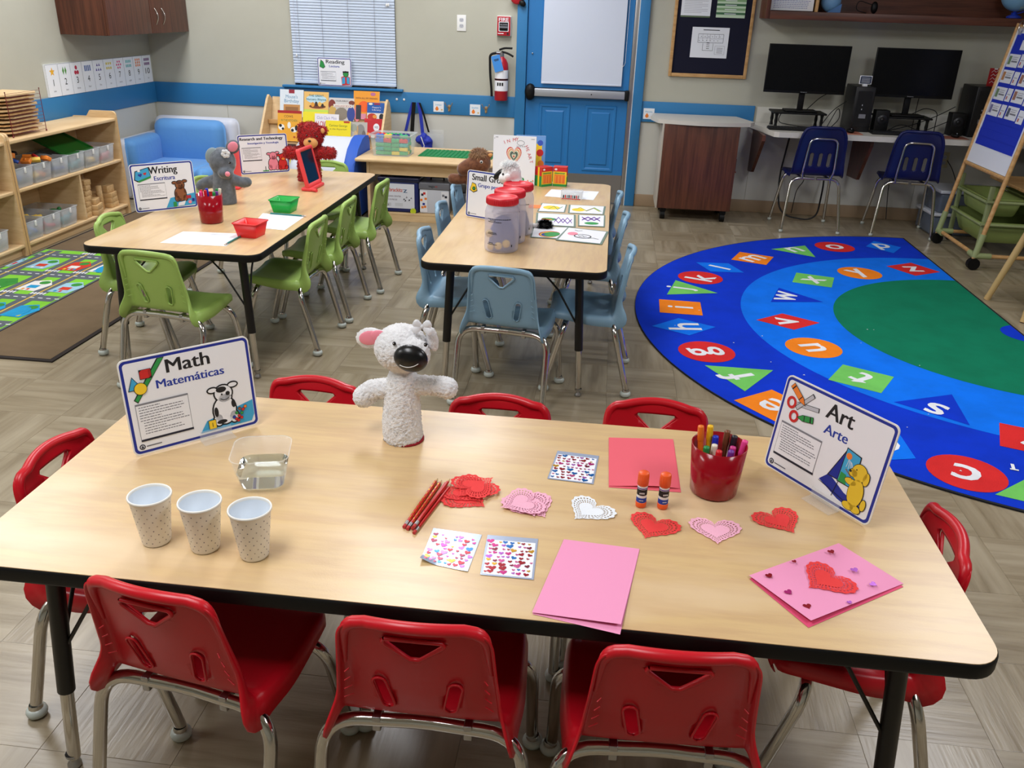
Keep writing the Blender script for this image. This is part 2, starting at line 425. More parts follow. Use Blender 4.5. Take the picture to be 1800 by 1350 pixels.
g = G(); g.tube([(-.40, -.02, .22), (-.40, -.02, 1.07)], .0012, LGREY, 6); g.ell((-.40, -.02, .205), (.007, .007, .014), WHITE, 8, 6); g.obj('pull_cord', bl)
g = G(); g.tube([(.375, -.02, .62), (.375, -.02, 1.07)], .0012, LGREY, 6); g.ell((.375, -.02, .61), (.008, .008, .014), WHITE, 8, 6); g.ell((.39, -.02, .612), (.008, .008, .014), WHITE, 8, 6); g.obj('pull_cord', bl)

# door
d1 = structure('door_1', (0, 0, 0))
g = G(); y = D-.005
g.box(-.795, -.712, D-.03, D+.1, 0, 2.14, BLUE, .004); g.box(-.795, .245, D-.03, D+.1, 2.06, 2.14, BLUE, .004); g.box(.165, .245, D-.03, D+.1, 0, 2.14, BLUE, .004)
g.obj('door_frame', d1)
g = G(); g.box(.128, .162, D-.024, D+.02, 0, 2.06, STEEL, .002); g.box(.1605, .1655, D-.028, D+.0, 0, 2.06, WHITE); g.obj('hinge_strip', d1)
g = G(); g.box(DX0+.004, DX1+.001, D-.005, D+.04, .012, 2.055, DOORB)
slab = g.obj('door_slab', d1)
def raised(x0, x1, z0, z1, nm='raised_panel'):
    g = G(); yy = D-.005
    def r(i, dy): return [(x0+i, yy+dy, z0+i), (x1-i, yy+dy, z0+i), (x1-i, yy+dy, z1-i), (x0+i, yy+dy, z1-i)]
    g.loft([r(0, 0), r(.006, -.007), r(.020, -.007), r(.030, -.001), r(.052, -.001), r(.062, -.008)], DOORB, False, True); g.obj(nm, slab)
raised(-.595, -.335, .27, .80); raised(-.215, .045, .27, .80); raised(-.595, -.335, 1.0, 1.9); raised(-.215, .045, 1.0, 1.9)
g = G(); g.box(DX0+.006, DX1, D-.0075, D-.005, .013, .245, STEEL); g.obj('kick_plate', d1)
pb = thing('panic_bar', 'silver push bar with black end caps across the blue door', 'push bar', (-.30, D-.006, .893)); pb.parent = None
g = G(); g.box(-.335, .40, -.055, -.018, -.035, .025, SILVER, .006); g.box(-.36, .405, -.02, -.001, -.04, .03, BLACK, .006); g.obj('bar', pb)
g = G(); g.loft([[(-.37+rx*cos(a), yv, -.005+rz*sin(a)) for a in [2*pi*k/20 for k in range(20)]] for rx, rz, yv in ((.042, .062, -.001), (.045, .066, -.04), (.034, .05, -.062), (.01, .02, -.066))], BLACK); g.obj('latch_cover', pb)
g = G(); g.box(.40, .432, -.06, -.001, -.045, .035, BLACK, .008); g.obj('end_cap', pb)
g = G(); g.ell((.13, -.056, -.005), (.005, .002, .005), BLACK, 8, 6); g.obj('keyhole', pb)
rs = thing('roller_shade', 'white roller shade with a thin looped cord hanging on the blue door', 'roller shade', (-.27, D-.02, .955))
g = G(); g.box(-.315, .335, -.003, -.001, .01, 1.02, mat('shade_cloth', (212, 220, 236), .7)); g.obj('cloth', rs)
g = G(); g.box(-.315, .335, -.006, .002, 0, .014, mat('shade_cloth', (212, 220, 236), .7), .002); g.obj('hem_bar', rs)
g = G(); g.tube(fillet([(.352, -.006, 1.0), (.352, -.006, .17), (.33, -.006, .145), (.322, -.006, .16)], .02), .0014, WHITE, 6); g.obj('cord', rs)
g = G(); g.lathe([(.0, 0), (.006, 0), (.006, .006), (0, .006)], STEEL, 10); o = g.obj('door_viewer', slab); o.location = (-.665, D-.0105, 1.18); o.rotation_euler = (pi/2, 0, 0)

# ---------------------------------------------------------------- stacking chairs
def interp(tab, t):
    for (a, va), (b, vb) in zip(tab, tab[1:]):
        if t <= b:
            k = (t-a)/(b-a); k = k*k*(3-2*k) if len(tab) > 2 else k
            return tuple(x+(y-x)*((t-a)/(b-a)) for x, y in zip(va, vb))
    return tab[-1][1]
def smooth_path(pts, n):
    """Catmull-Rom through (y, z, halfwidth, skirt)"""
    out = []; P = [pts[0]]+list(pts)+[pts[-1]]; segs = len(pts)-1
    for i in range(n+1):
        u = i/n*segs; k = min(int(u), segs-1); t = u-k; a, b, c, d = P[k:k+4]
        out.append(tuple(0.5*((2*q)+(-p+r)*t+(2*p-5*q+4*r-s)*t*t+(-p+3*q-3*r+s)*t**3) for p, q, r, s in zip(a, b, c, d)))
    return out
def shell_mesh(path, m, holes, crown=.012, dish=.008, wrap=.016, top_r=.05, th=.005, seat_split=.45, name='shell'):
    """moulded seat and back in one sheet, edges turned away from the sitter"""
    n = len(path)-1; U = 16; rows = []
    for i, (y, z, w, sk) in enumerate(path):
        a = path[max(i-1, 0)]; b = path[min(i+1, n)]; ty, tz = b[0]-a[0], b[1]-a[1]; L = sqrt(ty*ty+tz*tz)
        # path runs from seat front (+y) to back top; outward normal (away from the sitter)
        ny, nz = (tz/L, -ty/L); ny, nz = (-ny, -nz) if (ny*0+nz) > 0 and i < n*seat_split else (ny, nz)
        if i < n*seat_split and nz > 0: ny, nz = -ny, -nz
        if i >= n*seat_split and ny > 0: ny, nz = -ny, -nz
        s = i/n; row = []
        fr = max(0, (i/n-.86)/.14); wt = w - top_r*(1-sqrt(max(0, 1-fr*fr)))*.75   # rounded upper corners
        fr0 = max(0, (.10-i/n)/.10); wt -= .03*(1-sqrt(max(0, 1-fr0*fr0)))
        for j in range(U+1):
            u = -1+2*j/U
            k = dish*(u*u) if s < seat_split else wrap*(u*u)*min(1, (s-seat_split)/.2)
            cz = (crown*(1-u*u)*max(0, (s-.8)/.2)) if s > .8 else 0
            row.append((u*wt, y-ny*k, z-nz*k+cz))
        # skirt
        for sgn, lst in ((-1, 'a'), (1, 'b')):
            e = row[0] if sgn < 0 else row[-1]
            p1 = (e[0]+sgn*.004, e[1]+ny*.003, e[2]+nz*.003); p2 = (e[0]+sgn*.008, e[1]+ny*.010, e[2]+nz*.010); p3 = (e[0]+sgn*(.010+max(0, sk-.022)*.45), e[1]+ny*sk, e[2]+nz*sk)
            if sgn < 0: pre = [p3, p2, p1]
            else: post = [p1, p2, p3]
        rows.append(pre+row+post)
    def shift(row, dy, dz): return [(x, y+dy, z+dz) for x, y, z in row]
    f = rows[0]; rows = [shift(f, -.004, -.024), shift(f, .004, -.012), shift(f, .004, -.004)] + rows
    t = rows[-1]
    def roll(dy, dz):
        r = []
        for j, p in enumerate(t):
            c = t[3] if j < 3 else (t[-4] if j > len(t)-4 else p); k = 1-.75*abs(2*(min(max(j, 3), len(t)-4)-3)/(len(t)-7)-1)**6; r.append((p[0], min(p[1], c[1]+dy*k) if p is not c else p[1]+dy*k, c[2]+dz*(k if p is c else .5*k)))
        return r
    edge = [r[3] for r in rows[-12:]] + list(t[4:-4]) + [r[-4] for r in rows[-12:]][::-1]
    rows = rows + [roll(-.004, .003), roll(-.009, .002)]
    W = len(rows[0]); vs = [p for r in rows for p in r]; fs = []
    for i in range(len(rows)-1):
        for j in range(W-1): fs.append((i*W+j, i*W+j+1, (i+1)*W+j+1, (i+1)*W+j))
    g = G(); g.add(vs, fs, m, True); o = g.obj('tmp')
    md = o.modifiers.new('s', 'SOLIDIFY'); md.thickness = th; md.offset = 0
    tmp = [o]
    for h in holes:
        gg = G(); gg.loft([[(x, -.6, z) for x, z in h], [(x, -.02, z) for x, z in h]], m, False); c = gg.obj('tmp'); tmp.append(c)
        bm_ = o.modifiers.new('b', 'BOOLEAN'); bm_.operation = 'DIFFERENCE'; bm_.object = c; bm_.solver = 'EXACT'
    me = evaluated_mesh(o, name)
    gb = G(); gb.add([v.co.copy() for v in me.vertices], [tuple(p.vertices) for p in me.polygons], m, True); bpy.data.meshes.remove(me)
    ne = len(edge)-1; ep = [Vector(p)+Vector((0, -.0045, -.002)) for p in edge]; R_e = [.0035+.0075*min(1, min(i, ne-i)/9) for i in range(ne+1)]
    rg = []; prev = None
    for i, p in enumerate(ep):
        d = (ep[min(i+1, ne)]-ep[max(i-1, 0)]).normalized(); a = Vector((0, 1, 0)); a = (a-d*a.dot(d)).normalized(); b = d.cross(a)
        rg.append([p+a*R_e[i]*cos(2*pi*j/12)+b*R_e[i]*sin(2*pi*j/12) for j in range(12)])
    gb.loft(rg, m, True, True); me = gb.mesh(name)
    for q in tmp:
        d = q.data; bpy.data.objects.remove(q); bpy.data.meshes.remove(d)
    return me
def backy(path, z):
    for (y0, z0, *_), (y1, z1, *_) in zip(path, path[1:]):
        if z0 <= z <= z1 and y1 < -.05: return y0+(y1-y0)*(z-z0)/(z1-z0)
    return path[-1][0]

cpath = smooth_path([(.155, .335, .155, .022), (.12, .347, .160, .026), (.05, .342, .163, .030), (-.03, .337, .163, .036), (-.088, .337, .156, .040),
                     (-.118, .353, .141, .062), (-.134, .40, .136, .026), (-.146, .45, .131, .020), (-.160, .51, .126, .016), (-.172, .565, .122, .013), (-.178, .590, .120, .012)], 44)
hole = [(-.048, .570), (.048, .570), (.052, .564), (.050, .558), (.008, .520), (-.008, .520), (-.050, .558), (-.052, .564)]
def slot(x, z, tilt, h=.086, w=.024):
    P = rrect(0, 0, w/2, h/2, w/2, 3)[::-1]; return [(x+a*cos(tilt)-b*sin(tilt), z+a*sin(tilt)+b*cos(tilt)) for a, b in P]
slots = [slot(-.062, .418, .18), slot(.062, .418, -.18)]
shell_me = shell_mesh(cpath, REDP, [hole]+slots)
def lip(pts, r, path, dy=-.0045):
    P = [(x, backy(path, z)+dy, z) for x, z in pts]; g = G(); g.tube(P+[P[0], P[1]], r, REDP, 8, False); return g
def make_chair():
    t = thing('classroom_chair', 'x', 'chair')
    sh = bpy.data.objects.new('seat_shell', shell_me); COL.objects.link(sh); sh.parent = t
    for pts, r in ((hole, .0040), (slots[0], .0022), (slots[1], .0022)):
        P = [(x, backy(cpath, z)-.004, z) for x, z in pts]; g = G(); g.tube(P+[P[0]], r, REDP, 8, False); g.obj('handle_rim' if pts is hole else 'slot_rim', sh)
    g = G()
    for s in (-1, 1):      # small gussets down the back edges
        for z in (.40, .425, .45, .475): g.tube([(s*.118, backy(cpath, z)-.003, z+.003), (s*(.134-(z-.4)*.12), backy(cpath, z)-.008, z-.002)], .0014, REDP, 5)
    g.obj('moulded_ribs', sh)['kind'] = 'stuff'
    for sx in (-1, 1):
        for fy, ty in ((-.19, -.105), (.165, .075)):
            g = G(); pts = fillet([(sx*.19, fy, .03), (sx*.187, ty+(fy-ty)*.12, .318), (sx*.02, ty, .318)], .075, 8)
            g.tube(pts, .0132, CHROME, 14); lg = g.obj('leg', t)
            g = G(); g.lathe([(.0145, .0), (.0162, .004), (.0162, .010), (.0135, .018)], CHROME, 14, (0, 0, .016)); g.lathe([(.0, .001), (.014, .001), (.0215, .006), (.0235, .014), (.0215, .021), (.0160, .025), (.0, .025)], GLIDE, 18)
            o = g.obj('glide', lg); o.location = (sx*.1925, fy, 0)
    g = G(); g.tube([(-.03, -.105, .318), (.03, -.105, .318)], .0132, CHROME, 12); g.obj('crossbar', t)
    g = G(); g.tube([(-.03, .075, .318), (.03, .075, .318)], .0132, CHROME, 12); g.obj('crossbar', t)
    for sx in (-1, 1):
        for yy in (-.105, .075): g = G(); g.box(sx*.085-.008, sx*.085+.008, yy-.016, yy+.016, .300, .333, STEEL, .002); g.obj('bracket', t)
    return t
chair0 = make_chair()
RED_, GRE_, BLU_ = None, {'red_shell': GREENP}, {'red_shell': BLUEP}
_used = False
def chair(cx, cy, rz, label, group, swap=None):
    global _used
    if not _used and swap is None:
        _used = True; o = chair0; o.location = (cx, cy, 0); o.rotation_euler = (0, 0, rz); o['label'] = label; o['group'] = group; return o
    return dup(chair0, (cx, cy, 0), rz, label, group, swap)
HP = pi/2
gr = 'red chairs around the front table'
chair(-.262, 1.255, .01, 'red chair in the middle of the front row, below the pencils and sticker sheets', gr)
chair(-.706, 1.272, -.165, 'red chair in the front row below the three paper cups, turned slightly', gr)
chair(.168, 1.252, 0.04, 'red chair in the front row below the pink folded paper', gr)
chair(-.742, 1.825, pi-.08, 'red chair tucked behind the front table beside the math sign', gr)
chair(-.230, 1.800, pi+.0, 'red chair tucked behind the front table beside the white plush puppet', gr)
chair(.170, 1.845, pi-.03, 'red chair tucked behind the front table near the marker cup', gr)
chair(-1.015, 1.53, -HP-.04, 'red chair at the left end of the front table', gr)
chair(.57, 1.53, HP-.05, 'red chair at the right end of the front table beside the art sign', gr)
gr = 'green chairs around the writing table'
chair(-1.755, 3.235, -.14, 'green chair at the near end of the writing table, back to the viewer', gr, GRE_)
chair(-1.475, 3.76, HP, 'green chair on the right side of the writing table, nearest the viewer', gr, GRE_)
chair(-1.465, 4.22, HP+.02, 'green chair on the right side of the writing table, second from the viewer', gr, GRE_)
chair(-1.42, 4.73, HP-.03, 'green chair on the right side of the writing table, nearest the shelf of bins', gr, GRE_)
chair(-2.07, 3.60, -HP+.08, 'green chair on the left side of the writing table beside the road map rug', gr, GRE_)
chair(-2.08, 4.53, -HP, 'green chair on the left side, hidden behind the mouse puppet', gr, GRE_)
chair(-1.74, 5.07, pi, 'green chair at the far end of the writing table, behind the red bear puppet', gr, GRE_)
gr = 'pale blue chairs around the small group table'
chair(-.355, 3.32, -.13, 'pale blue chair at the near end of the small group table, back to the viewer', gr, BLU_)
chair(-.625, 3.66, -HP, 'pale blue chair on the left side of the small group table, nearest the viewer', gr, BLU_)
chair(-.655, 4.22, -HP, 'pale blue chair on the left side of the small group table, middle one', gr, BLU_)
chair(-.665, 4.70, -HP, 'pale blue chair on the left side of the small group table, farthest one', gr, BLU_)
chair(-.04, 3.555, HP, 'pale blue chair on the right side of the small group table, nearest the viewer', gr, BLU_)
chair(-.06, 4.21, HP, 'pale blue chair on the right side of the small group table, middle one', gr, BLU_)
chair(-.09, 4.73, HP, 'pale blue chair on the right side of the small group table, farthest one', gr, BLU_)

# navy chairs with the chrome loop on the back
npath = smooth_path([(.19, .40, .175, .012), (.14, .425, .182, .012), (.05, .425, .19, .012), (-.05, .418, .19, .014), (-.12, .425, .188, .018), (-.15, .46, .182, .016), (-.165, .53, .176, .012),
                     (-.178, .62, .170, .010), (-.19, .70, .162, .010), (-.20, .775, .150, .010)], 40)
nav_me = shell_mesh(npath, NAVYP, [slot(-.065, .545, 0, .10, .026), slot(0, .545, 0, .10, .026), slot(.065, .545, 0, .10, .026)], crown=.006, wrap=.02, top_r=.06, th=.006)
def navy(cx, cy, rz, label):
    t = thing('computer_chair', label, 'chair', (cx, cy, 0), rz, 'navy chairs at the computer counter')
    o = bpy.data.objects.new('seat_shell', nav_me); COL.objects.link(o); o.parent = t
    g = G(); g.tube(fillet([(-.105, -.15, .405), (-.115, -.178, .46), (-.100, -.205, .70), (.100, -.205, .70), (.115, -.178, .46), (.105, -.15, .405)], .05), .008, CHROME, 10); g.obj('back_loop', t)
    for sx in (-1, 1):
        for fy, ty in ((-.21, -.13), (.20, .10)):
            g = G(); g.tube(fillet([(sx*.215, fy, .02), (sx*.178, ty, .40), (sx*.01, ty, .40)], .07, 8), .0115, CHROME, 12); g.lathe([(0, 0.001), (.014, .001), (.016, .012), (.013, .022)], GLIDE, 12, (sx*.2155, fy, 0)); g.obj('leg', t)
    g = G(); g.tube([(-.10, -.13, .40), (-.10, .10, .40)], .010, CHROME); g.tube([(.10, -.13, .40), (.10, .10, .40)], .010, CHROME); g.obj('seat_frame', t)
navy(1.565, 6.845, .05, 'navy blue chair with chrome back loop in front of the left computer screen')
navy(2.275, 6.85, -.10, 'navy blue chair with chrome back loop in front of the right computer screen')

# ---------------------------------------------------------------- activity tables
def table(name, cx, cy, lx, ly, h, label, inx, iny, wood):
    t = thing(name, label, 'table', (cx, cy, 0), 0, 'maple activity tables with black edges')
    o_ = rrect(0, 0, lx/2-.003, ly/2-.003, .055, 8); o2 = rrect(0, 0, lx/2, ly/2, .058, 8)
    g = G(); n = len(o_); g.loft([[(x, y, h-.006) for x, y in o_], [(x, y, h-.0006) for x, y in o_], [(x*.9995, y*.9995, h) for x, y in o_]], wood, False); g.obj('tabletop', t)
    rings = []
    for ins, z in ((.006, h-.033), (.001, h-.030), (0, h-.026), (0, h-.007), (.0012, h-.003), (.003, h-.0012)):
        rings.append([(x, y, z) for x, y in rrect(0, 0, lx/2-ins, ly/2-ins, .058-ins, 8)])
    g = G(); g.loft(rings, BLACK, True, False); g.add([(x, y, h-.033) for x, y in rrect(0, 0, lx/2-.006, ly/2-.006, .052, 8)], [tuple(reversed(range(n)))], BLACK)
    g.add([(x, y, h-.0068) for x, y in o_], [tuple(range(n))], BLACK)
    g.obj('edge_band', t)
    for sx in (-1, 1):
        for sy in (-1, 1):
            fx, fy = sx*(lx/2-inx), sy*(ly/2-iny); tx, ty = sx*(lx/2-inx-.045*(1 if lx > ly else .6)), sy*(ly/2-iny-.02)
            def P(k): return (fx+(tx-fx)*k, fy+(ty-fy)*k)
            g = G(); g.tube([(*P(.36), h*.36), (tx, ty, h-.033)], .0175, BLACKM, 16); lg = g.obj('leg', t)
            g = G(); g.tube([(*P(.05), .028), (*P(.365), h*.365)], .0135, CHROME, 14); g.lathe([(.0, .0008), (.011, .0008), (.0145, .004), (.0145, .010), (.009, .016), (.009, .030), (.0145, .032), (.0145, .038)], STEEL, 14, (fx, fy, 0)); g.obj('leg_insert', lg)
            for ex, ey in ((tx-sx*.16, ty), (tx, ty-sy*.14)):
                q = P(.52); g = G(); g.tube([(q[0], q[1], h*.52), (ex*.55+q[0]*.45, ey*.55+q[1]*.45, h*.80), (ex, ey, h-.034)], .0042, BLACKM, 6); g.obj('brace', t)
    return t
TH, T1H, T2H = .585, .578, .582
table('activity_table', -.2145, 1.522, 1.835, .765, TH, 'long maple table with black edge holding the math and art signs', .085, .085, MAPLE)
table('activity_table', -1.755, 4.125, .765, 1.88, T1H, 'maple table on the left holding the writing sign, grey mouse and red bear puppets', .085, .085, MAPLE_Y)
table('activity_table', -.345, 4.155, .755, 1.85, T2H, 'maple table in the middle holding the small group sign and three jars with red lids', .085, .10, MAPLE_Y)

# ---------------------------------------------------------------- printed signs in clear stands
NAV = flat((24, 28, 48)); TXT = flat((92, 92, 104)); HDR = flat((120, 122, 132))
def sheetM(tilt, loc=(0, 0, 0)):
    return Matrix(((1, 0, 0, loc[0]), (0, sin(tilt), -cos(tilt), loc[1]), (0, cos(tilt), sin(tilt), loc[2]), (0, 0, 0, 1)))
def textbox(g, x0, y0, x1, y1, n, z=.0012, seed=1, dark='b'):
    rnd = random.Random(seed); g.rect(x0, y0, x1, y1, HDR, z); g.rect(x0+.001, y0+.001, x1-.001, y1-.001, PW, z+.0003)
    if dark == 'b': g.rect(x0+.001, y0, x1+.001, y0+.005, NAV, z+.0005)
    g.rect(x0, y1-.004, x1, y1, GREY, z+.0005)
    for k in range(n):
        yy = y1-.010-(y1-y0-.02)*k/n; L = (x1-x0-.014)*(.75+.25*rnd.random()) if k % 4 else (x1-x0)*.4
        xx = x0+.006+(.006 if k > n*.5 else 0); e = min(xx+L, x1-.004)
        while xx < e:
            w = .003+.006*rnd.random(); g.rect(xx, yy, min(xx+w, e), yy+.0016, TXT, z+.0005); xx += w+.0014
def quadru(g, x, y, s, body, patch, z=.0016, face=1, spots=True):
    """a simple seated animal drawn with outlines"""
    def e(cx, cy, rx, ry, m, zz, n=20): g.circ(x+cx*s*face, y+cy*s, rx*s, m, zz, ry*s, n)
    for k, (mm, o) in enumerate(((INK, .035), (body, 0))):
        zz = z+k*.0004
        e(0, .30, .26+o, .33+o, mm, zz); e(-.17, .10, .10+o, .14+o, mm, zz); e(.20, .10, .10+o, .14+o, mm, zz); e(.02, .72, .20+o, .19+o, mm, zz)
        e(-.22, .84, .10+o, .05+o, mm, zz); e(.26, .88, .10+o, .05+o, mm, zz); e(.04, .60, .15+o, .10+o, mm, zz)
    if spots:
        e(-.02, .82, .12, .07, patch, z+.0008); e(.12, .70, .05, .05, patch, z+.0009); e(-.20, .30, .05, .12, patch, z+.0008); e(.22, .42, .05, .10, patch, z+.0008); e(-.10, .04, .12, .05, patch, z+.0008)
    e(-.02, .70, .02, .025, INK, z+.0012, 8); e(.10, .70, .02, .025, INK, z+.0012, 8)
    g.line([(x+a*s*face, y+b*s) for a, b in ((-.06, .60), (0, .56), (.08, .56), (.14, .60))], .012*s+.0004, INK, z+.0012)
SW, SH = .290, .222
def sign(name, label, bl, br, title, sub, draw, tx, tw, sx_, sw_, th=.026, tilt=.10, tb=(.020, .030, .135, .118), back=False, stand='front'):
    bl = Vector(bl); br = Vector(br); mid = (bl+br)/2; rz = atan2(br.y-bl.y, br.x-bl.x); wd = SW
    t = thing(name, label, 'sign', mid, rz, 'activity signs in clear stands')
    M = sheetM(tilt, (-wd/2, 0, .004))
    g = G(); g.M = M; g.poly(rrect(wd/2, SH/2, wd/2, SH/2, .014, 6), WHITE, -.003, .003); g.obj('board', t)
    g = G(); g.M = M; n = 6
    g.poly(rrect(wd/2, SH/2, wd/2-.003, SH/2-.003, .012, n), SIGNBLUE, .0003); g.poly(rrect(wd/2, SH/2, wd/2-.009, SH/2-.009, .008, n), PW, .0007)
    g.text(title, tx*wd, SH-.015-th, th, INK, .0011, 'l', tw*wd, .0011)
    g.text(sub, sx_*wd, SH-.026-th*1.62, th*.62, TITLEBLUE, .0011, 'l', sw_*wd, .0007)
    textbox(g, tb[0], tb[1], tb[2], tb[3], 11, .0012, len(title))
    g.circ(.020, .018, .0065, NAV, .0012, n=14); g.circ(.020, .018, .0045, LGREY, .0016, n=14); g.poly([(.017, .015), (.023, .015), (.020, .022)], NAV, .002)
    g.rect(.029, .0165, .062, .0188, TXT, .0012)
    draw(g); g.obj('printed_face', t)
    g = G()
    if stand == 'front':
        g.box(.0, .075, -.034, .002, 0.0008, .0028, CLEAR); g.M = sheetM(tilt, (0, -.006, .002)); g.box(0, .075, 0, .022, -.001, .001, CLEAR); g.M = Matrix.Identity(4)
    g.box(-.04, .04, .004, .075, 0.0008, .0028, CLEAR)
    g.add([(-.04, .075, .002), (.04, .075, .002), (.04, .020, .12), (-.04, .020, .12)], [(0, 1, 2, 3)], CLEAR)
    g.obj('clear_stand', t); return t
def d_math(g):
    g.poly([(.020, .128), (.028, .120), (.098, .213), (.082, .213)], INK, .0013); g.poly([(.0225, .128), (.028, .1225), (.0955, .2115), (.084, .2115)], GRN, .0016)
    g.poly([(.012, .150), (.044, .150), (.024, .182)], INK, .0018); g.poly([(.0142, .1515), (.0415, .1515), (.0242, .179)], LBLUE, .002)
    g.rect(.040, .172, .066, .194, INK, .0022); g.rect(.0412, .1732, .0600, .1888, RED, .0024); g.poly([(.0412, .1890), (.060, .1890), (.0648, .193), (.046, .193)], RED, .0024); g.poly([(.0605, .1735), (.065, .178), (.065, .1925), (.0605, .1885)], flat((170, 24, 24)), .0024)
    g.circ(.038, .152, .0142, INK, .0026); g.circ(.038, .152, .013, YEL, .0028)
    g.poly([(.150, .014), (.272, .014), (.280, .030), (.280, .066), (.168, .040)], LBLUE, .0012)
    quadru(g, .212, .026, .10, PW, INK, .0016)
    g.rect(.170, .018, .188, .040, INK, .003); g.rect(.171, .019, .187, .039, YEL, .0032); g.text('1', .179, .023, .011, INK, .0034, 'c')
    for k, (a, b, c) in enumerate(((.236, .028, RED), (.243, .034, RED), (.250, .040, GRN), (.231, .034, TITLEBLUE), (.254, .048, RED), (.246, .052, BRN), (.260, .054, ORG), (.238, .043, GRN), (.240, .024, RED), (.248, .029, RED))): g.circ(a, b, .0042, INK, .003+k*.0001, n=10); g.circ(a, b, .0035, c, .0032+k*.0001, n=10)
sign('math_sign', 'math sign with blue border and cow picture standing at the left of the front table', at(237, 806, TH), at(457, 747, TH), 'Math', 'Matemáticas', d_math, .34, .33, .25, .52, .032)
def d_art(g):
    # crayons and scissors
    def cr(x, y, L, a, m):
        c, s = cos(a), sin(a); q = lambda u, v: (x+u*c-v*s, y+u*s+v*c); w = .0062
        g.poly([q(-.001, -w-.001), q(L, -w-.001), q(L+.016, 0), q(L, w+.001), q(-.001, w+.001)], INK, .0026); g.poly([q(0, -w), q(L, -w), q(L+.013, 0), q(L, w), q(0, w)], m, .0028)
        g.poly([q(.005, -w), q(.008, -w), q(.008, w), q(.005, w)], INK, .003); g.poly([q(L-.006, -w), q(L-.004, -w), q(L-.004, w), q(L-.006, w)], INK, .003)
    cr(.022, .204, .040, -.62, ORG); cr(.096, .150, .028, 3.35, GRN)
    g.line([(.045, .168), (.104, .176)], .010, INK, .0014); g.line([(.046, .168), (.102, .1755)], .008, LGREY, .0016)
    g.line([(.045, .158), (.082, .202)], .010, INK, .0018); g.line([(.046, .159), (.081, .200)], .008, LGREY, .002)
    for x, y in ((.030, .166), (.045, .139)):
        a = [(x+.013*cos(2*pi*k/20), y+.014*sin(2*pi*k/20)) for k in range(20)]; b = [(x+.007*cos(2*pi*k/20), y+.008*sin(2*pi*k/20)) for k in range(20)]; g.ring2(a, b, RED, .0022)
    # yellow dog at an easel
    g.poly([(.150, .040), (.205, .020), (.262, .012), (.268, .028), (.215, .040), (.170, .062)], SIGNBLUE, .0012)
    g.poly([(.166, .058), (.196, .132), (.204, .058)], INK, .0014); g.poly([(.169, .060), (.196, .126), (.201, .060)], SIGNBLUE, .0016)
    g.poly([(.192, .056), (.236, .056), (.232, .128), (.194, .134)], INK, .0018); g.poly([(.194, .058), (.234, .058), (.230, .126), (.196, .132)], LBLUE, .002)
    g.poly([(.195, .058), (.215, .058), (.210, .078), (.196, .080)], GRN, .0022); g.circ(.204, .118, .007, ORG, .0022)
    for k in range(5): g.line([(.206+.002*k, .112-.001*k), (.204+.006*k, .094-.002*k)], .001, PW, .0023)
    g.line([(.150, .038), (.230, .022)], .0014, INK, .0022); g.line([(.196, .056), (.190, .020)], .0014, INK, .0022); g.line([(.205, .090), (.226, .076)], .0020, BRN, .0030)
    Yd = flat((232, 196, 44))
    for k, (mm, o) in enumerate(((INK, .0013), (Yd, 0))):
        z = .0024+k*.0004
        for cx, cy, rx, ry in ((.242, .052, .018, .030), (.238, .096, .018, .018), (.224, .090, .010, .008), (.256, .090, .007, .014), (.234, .020, .014, .008), (.252, .020, .012, .008), (.224, .070, .014, .007), (.266, .036, .006, .012)): g.circ(cx, cy, rx+o, mm, z, ry+o)
    g.circ(.217, .092, .003, INK, .0032, n=8); g.circ(.230, .100, .0016, INK, .0032, n=8)
sign('art_sign', 'art sign with scissors, crayons and yellow dog picture at the right of the front table', at(1345, 820, TH), at(1520, 927, TH), 'Art', 'Arte', d_art, .42, .24, .44, .21, .036, .14, (.018, .038, .132, .118))

# ---------------------------------------------------------------- paper cups, bowl
WAX = mat('cup_paper', (238, 236, 228), 0.42, sss=.0)
CUPIN = mat('cup_inside', (226, 234, 242), 0.3)
def cup0():
    t = thing('paper_cup', 'x', 'cup')
    g = G(); h = .100; g.lathe([(.0245, 0.001), (.0250, .001), (.0262, .004), (.0372, h-.004), (.0376, h-.003)], WAX, 32)
    g.lathe([(.0376, h-.003), (.0392, h-.0025), (.0398, h), (.0392, h+.0022), (.0378, h+.0028), (.0364, h+.001), (.0362, h-.003)], WAX, 32)
    g.lathe([(.0362, h-.003), (.0256, .008), (.0, .008)], CUPIN, 32); g.obj('cup_body', t)
    g = G(); rnd = random.Random(3)
    for r in range(9):
        for k in range(14):
            a = 2*pi*(k+.5*(r % 2)+.12*rnd.random())/14; z = .010+r*.0096+.002*rnd.random(); R = .0262+(.0372-.0262)*(z-.004)/(h-.008)+.0003; w = .0013; q = .8+.8*rnd.random()
            P = [(a, z), ]; c = []
            for u, v in ((-w, -w*.4*q), (w*.4, -w), (w, w*.4*q), (-w*.4, w)): c.append(((R)*cos(a+u/R), (R)*sin(a+u/R), z+v))
            g.add(c, [(0, 1, 2, 3)], flat((120, 116, 126)) if rnd.random() < .6 else flat((168, 160, 150)))
    g.obj('printed_pattern', t); return t
c0 = cup0()
for k, (p, lab) in enumerate((((276, 950), 'leftmost of the three speckled white paper cups'), ((362, 962), 'middle one of the three speckled white paper cups'), ((448, 975), 'rightmost of the three speckled white paper cups, nearest the front edge'))):
    q = at(*p, TH+.0003); 
    if k == 0: c0.location = q; c0['label'] = lab; c0['group'] = 'three paper cups'
    else: dup(c0, q, k*1.1, lab, 'three paper cups')
t = thing('water_bowl', 'clear square plastic bowl half filled with water behind the paper cups', 'bowl', at(465, 848, TH+.0004), .25)
def brow(h, s, z, r): return [(x, y, z) for x, y in rrect(0, 0, s, s, r, 6)]
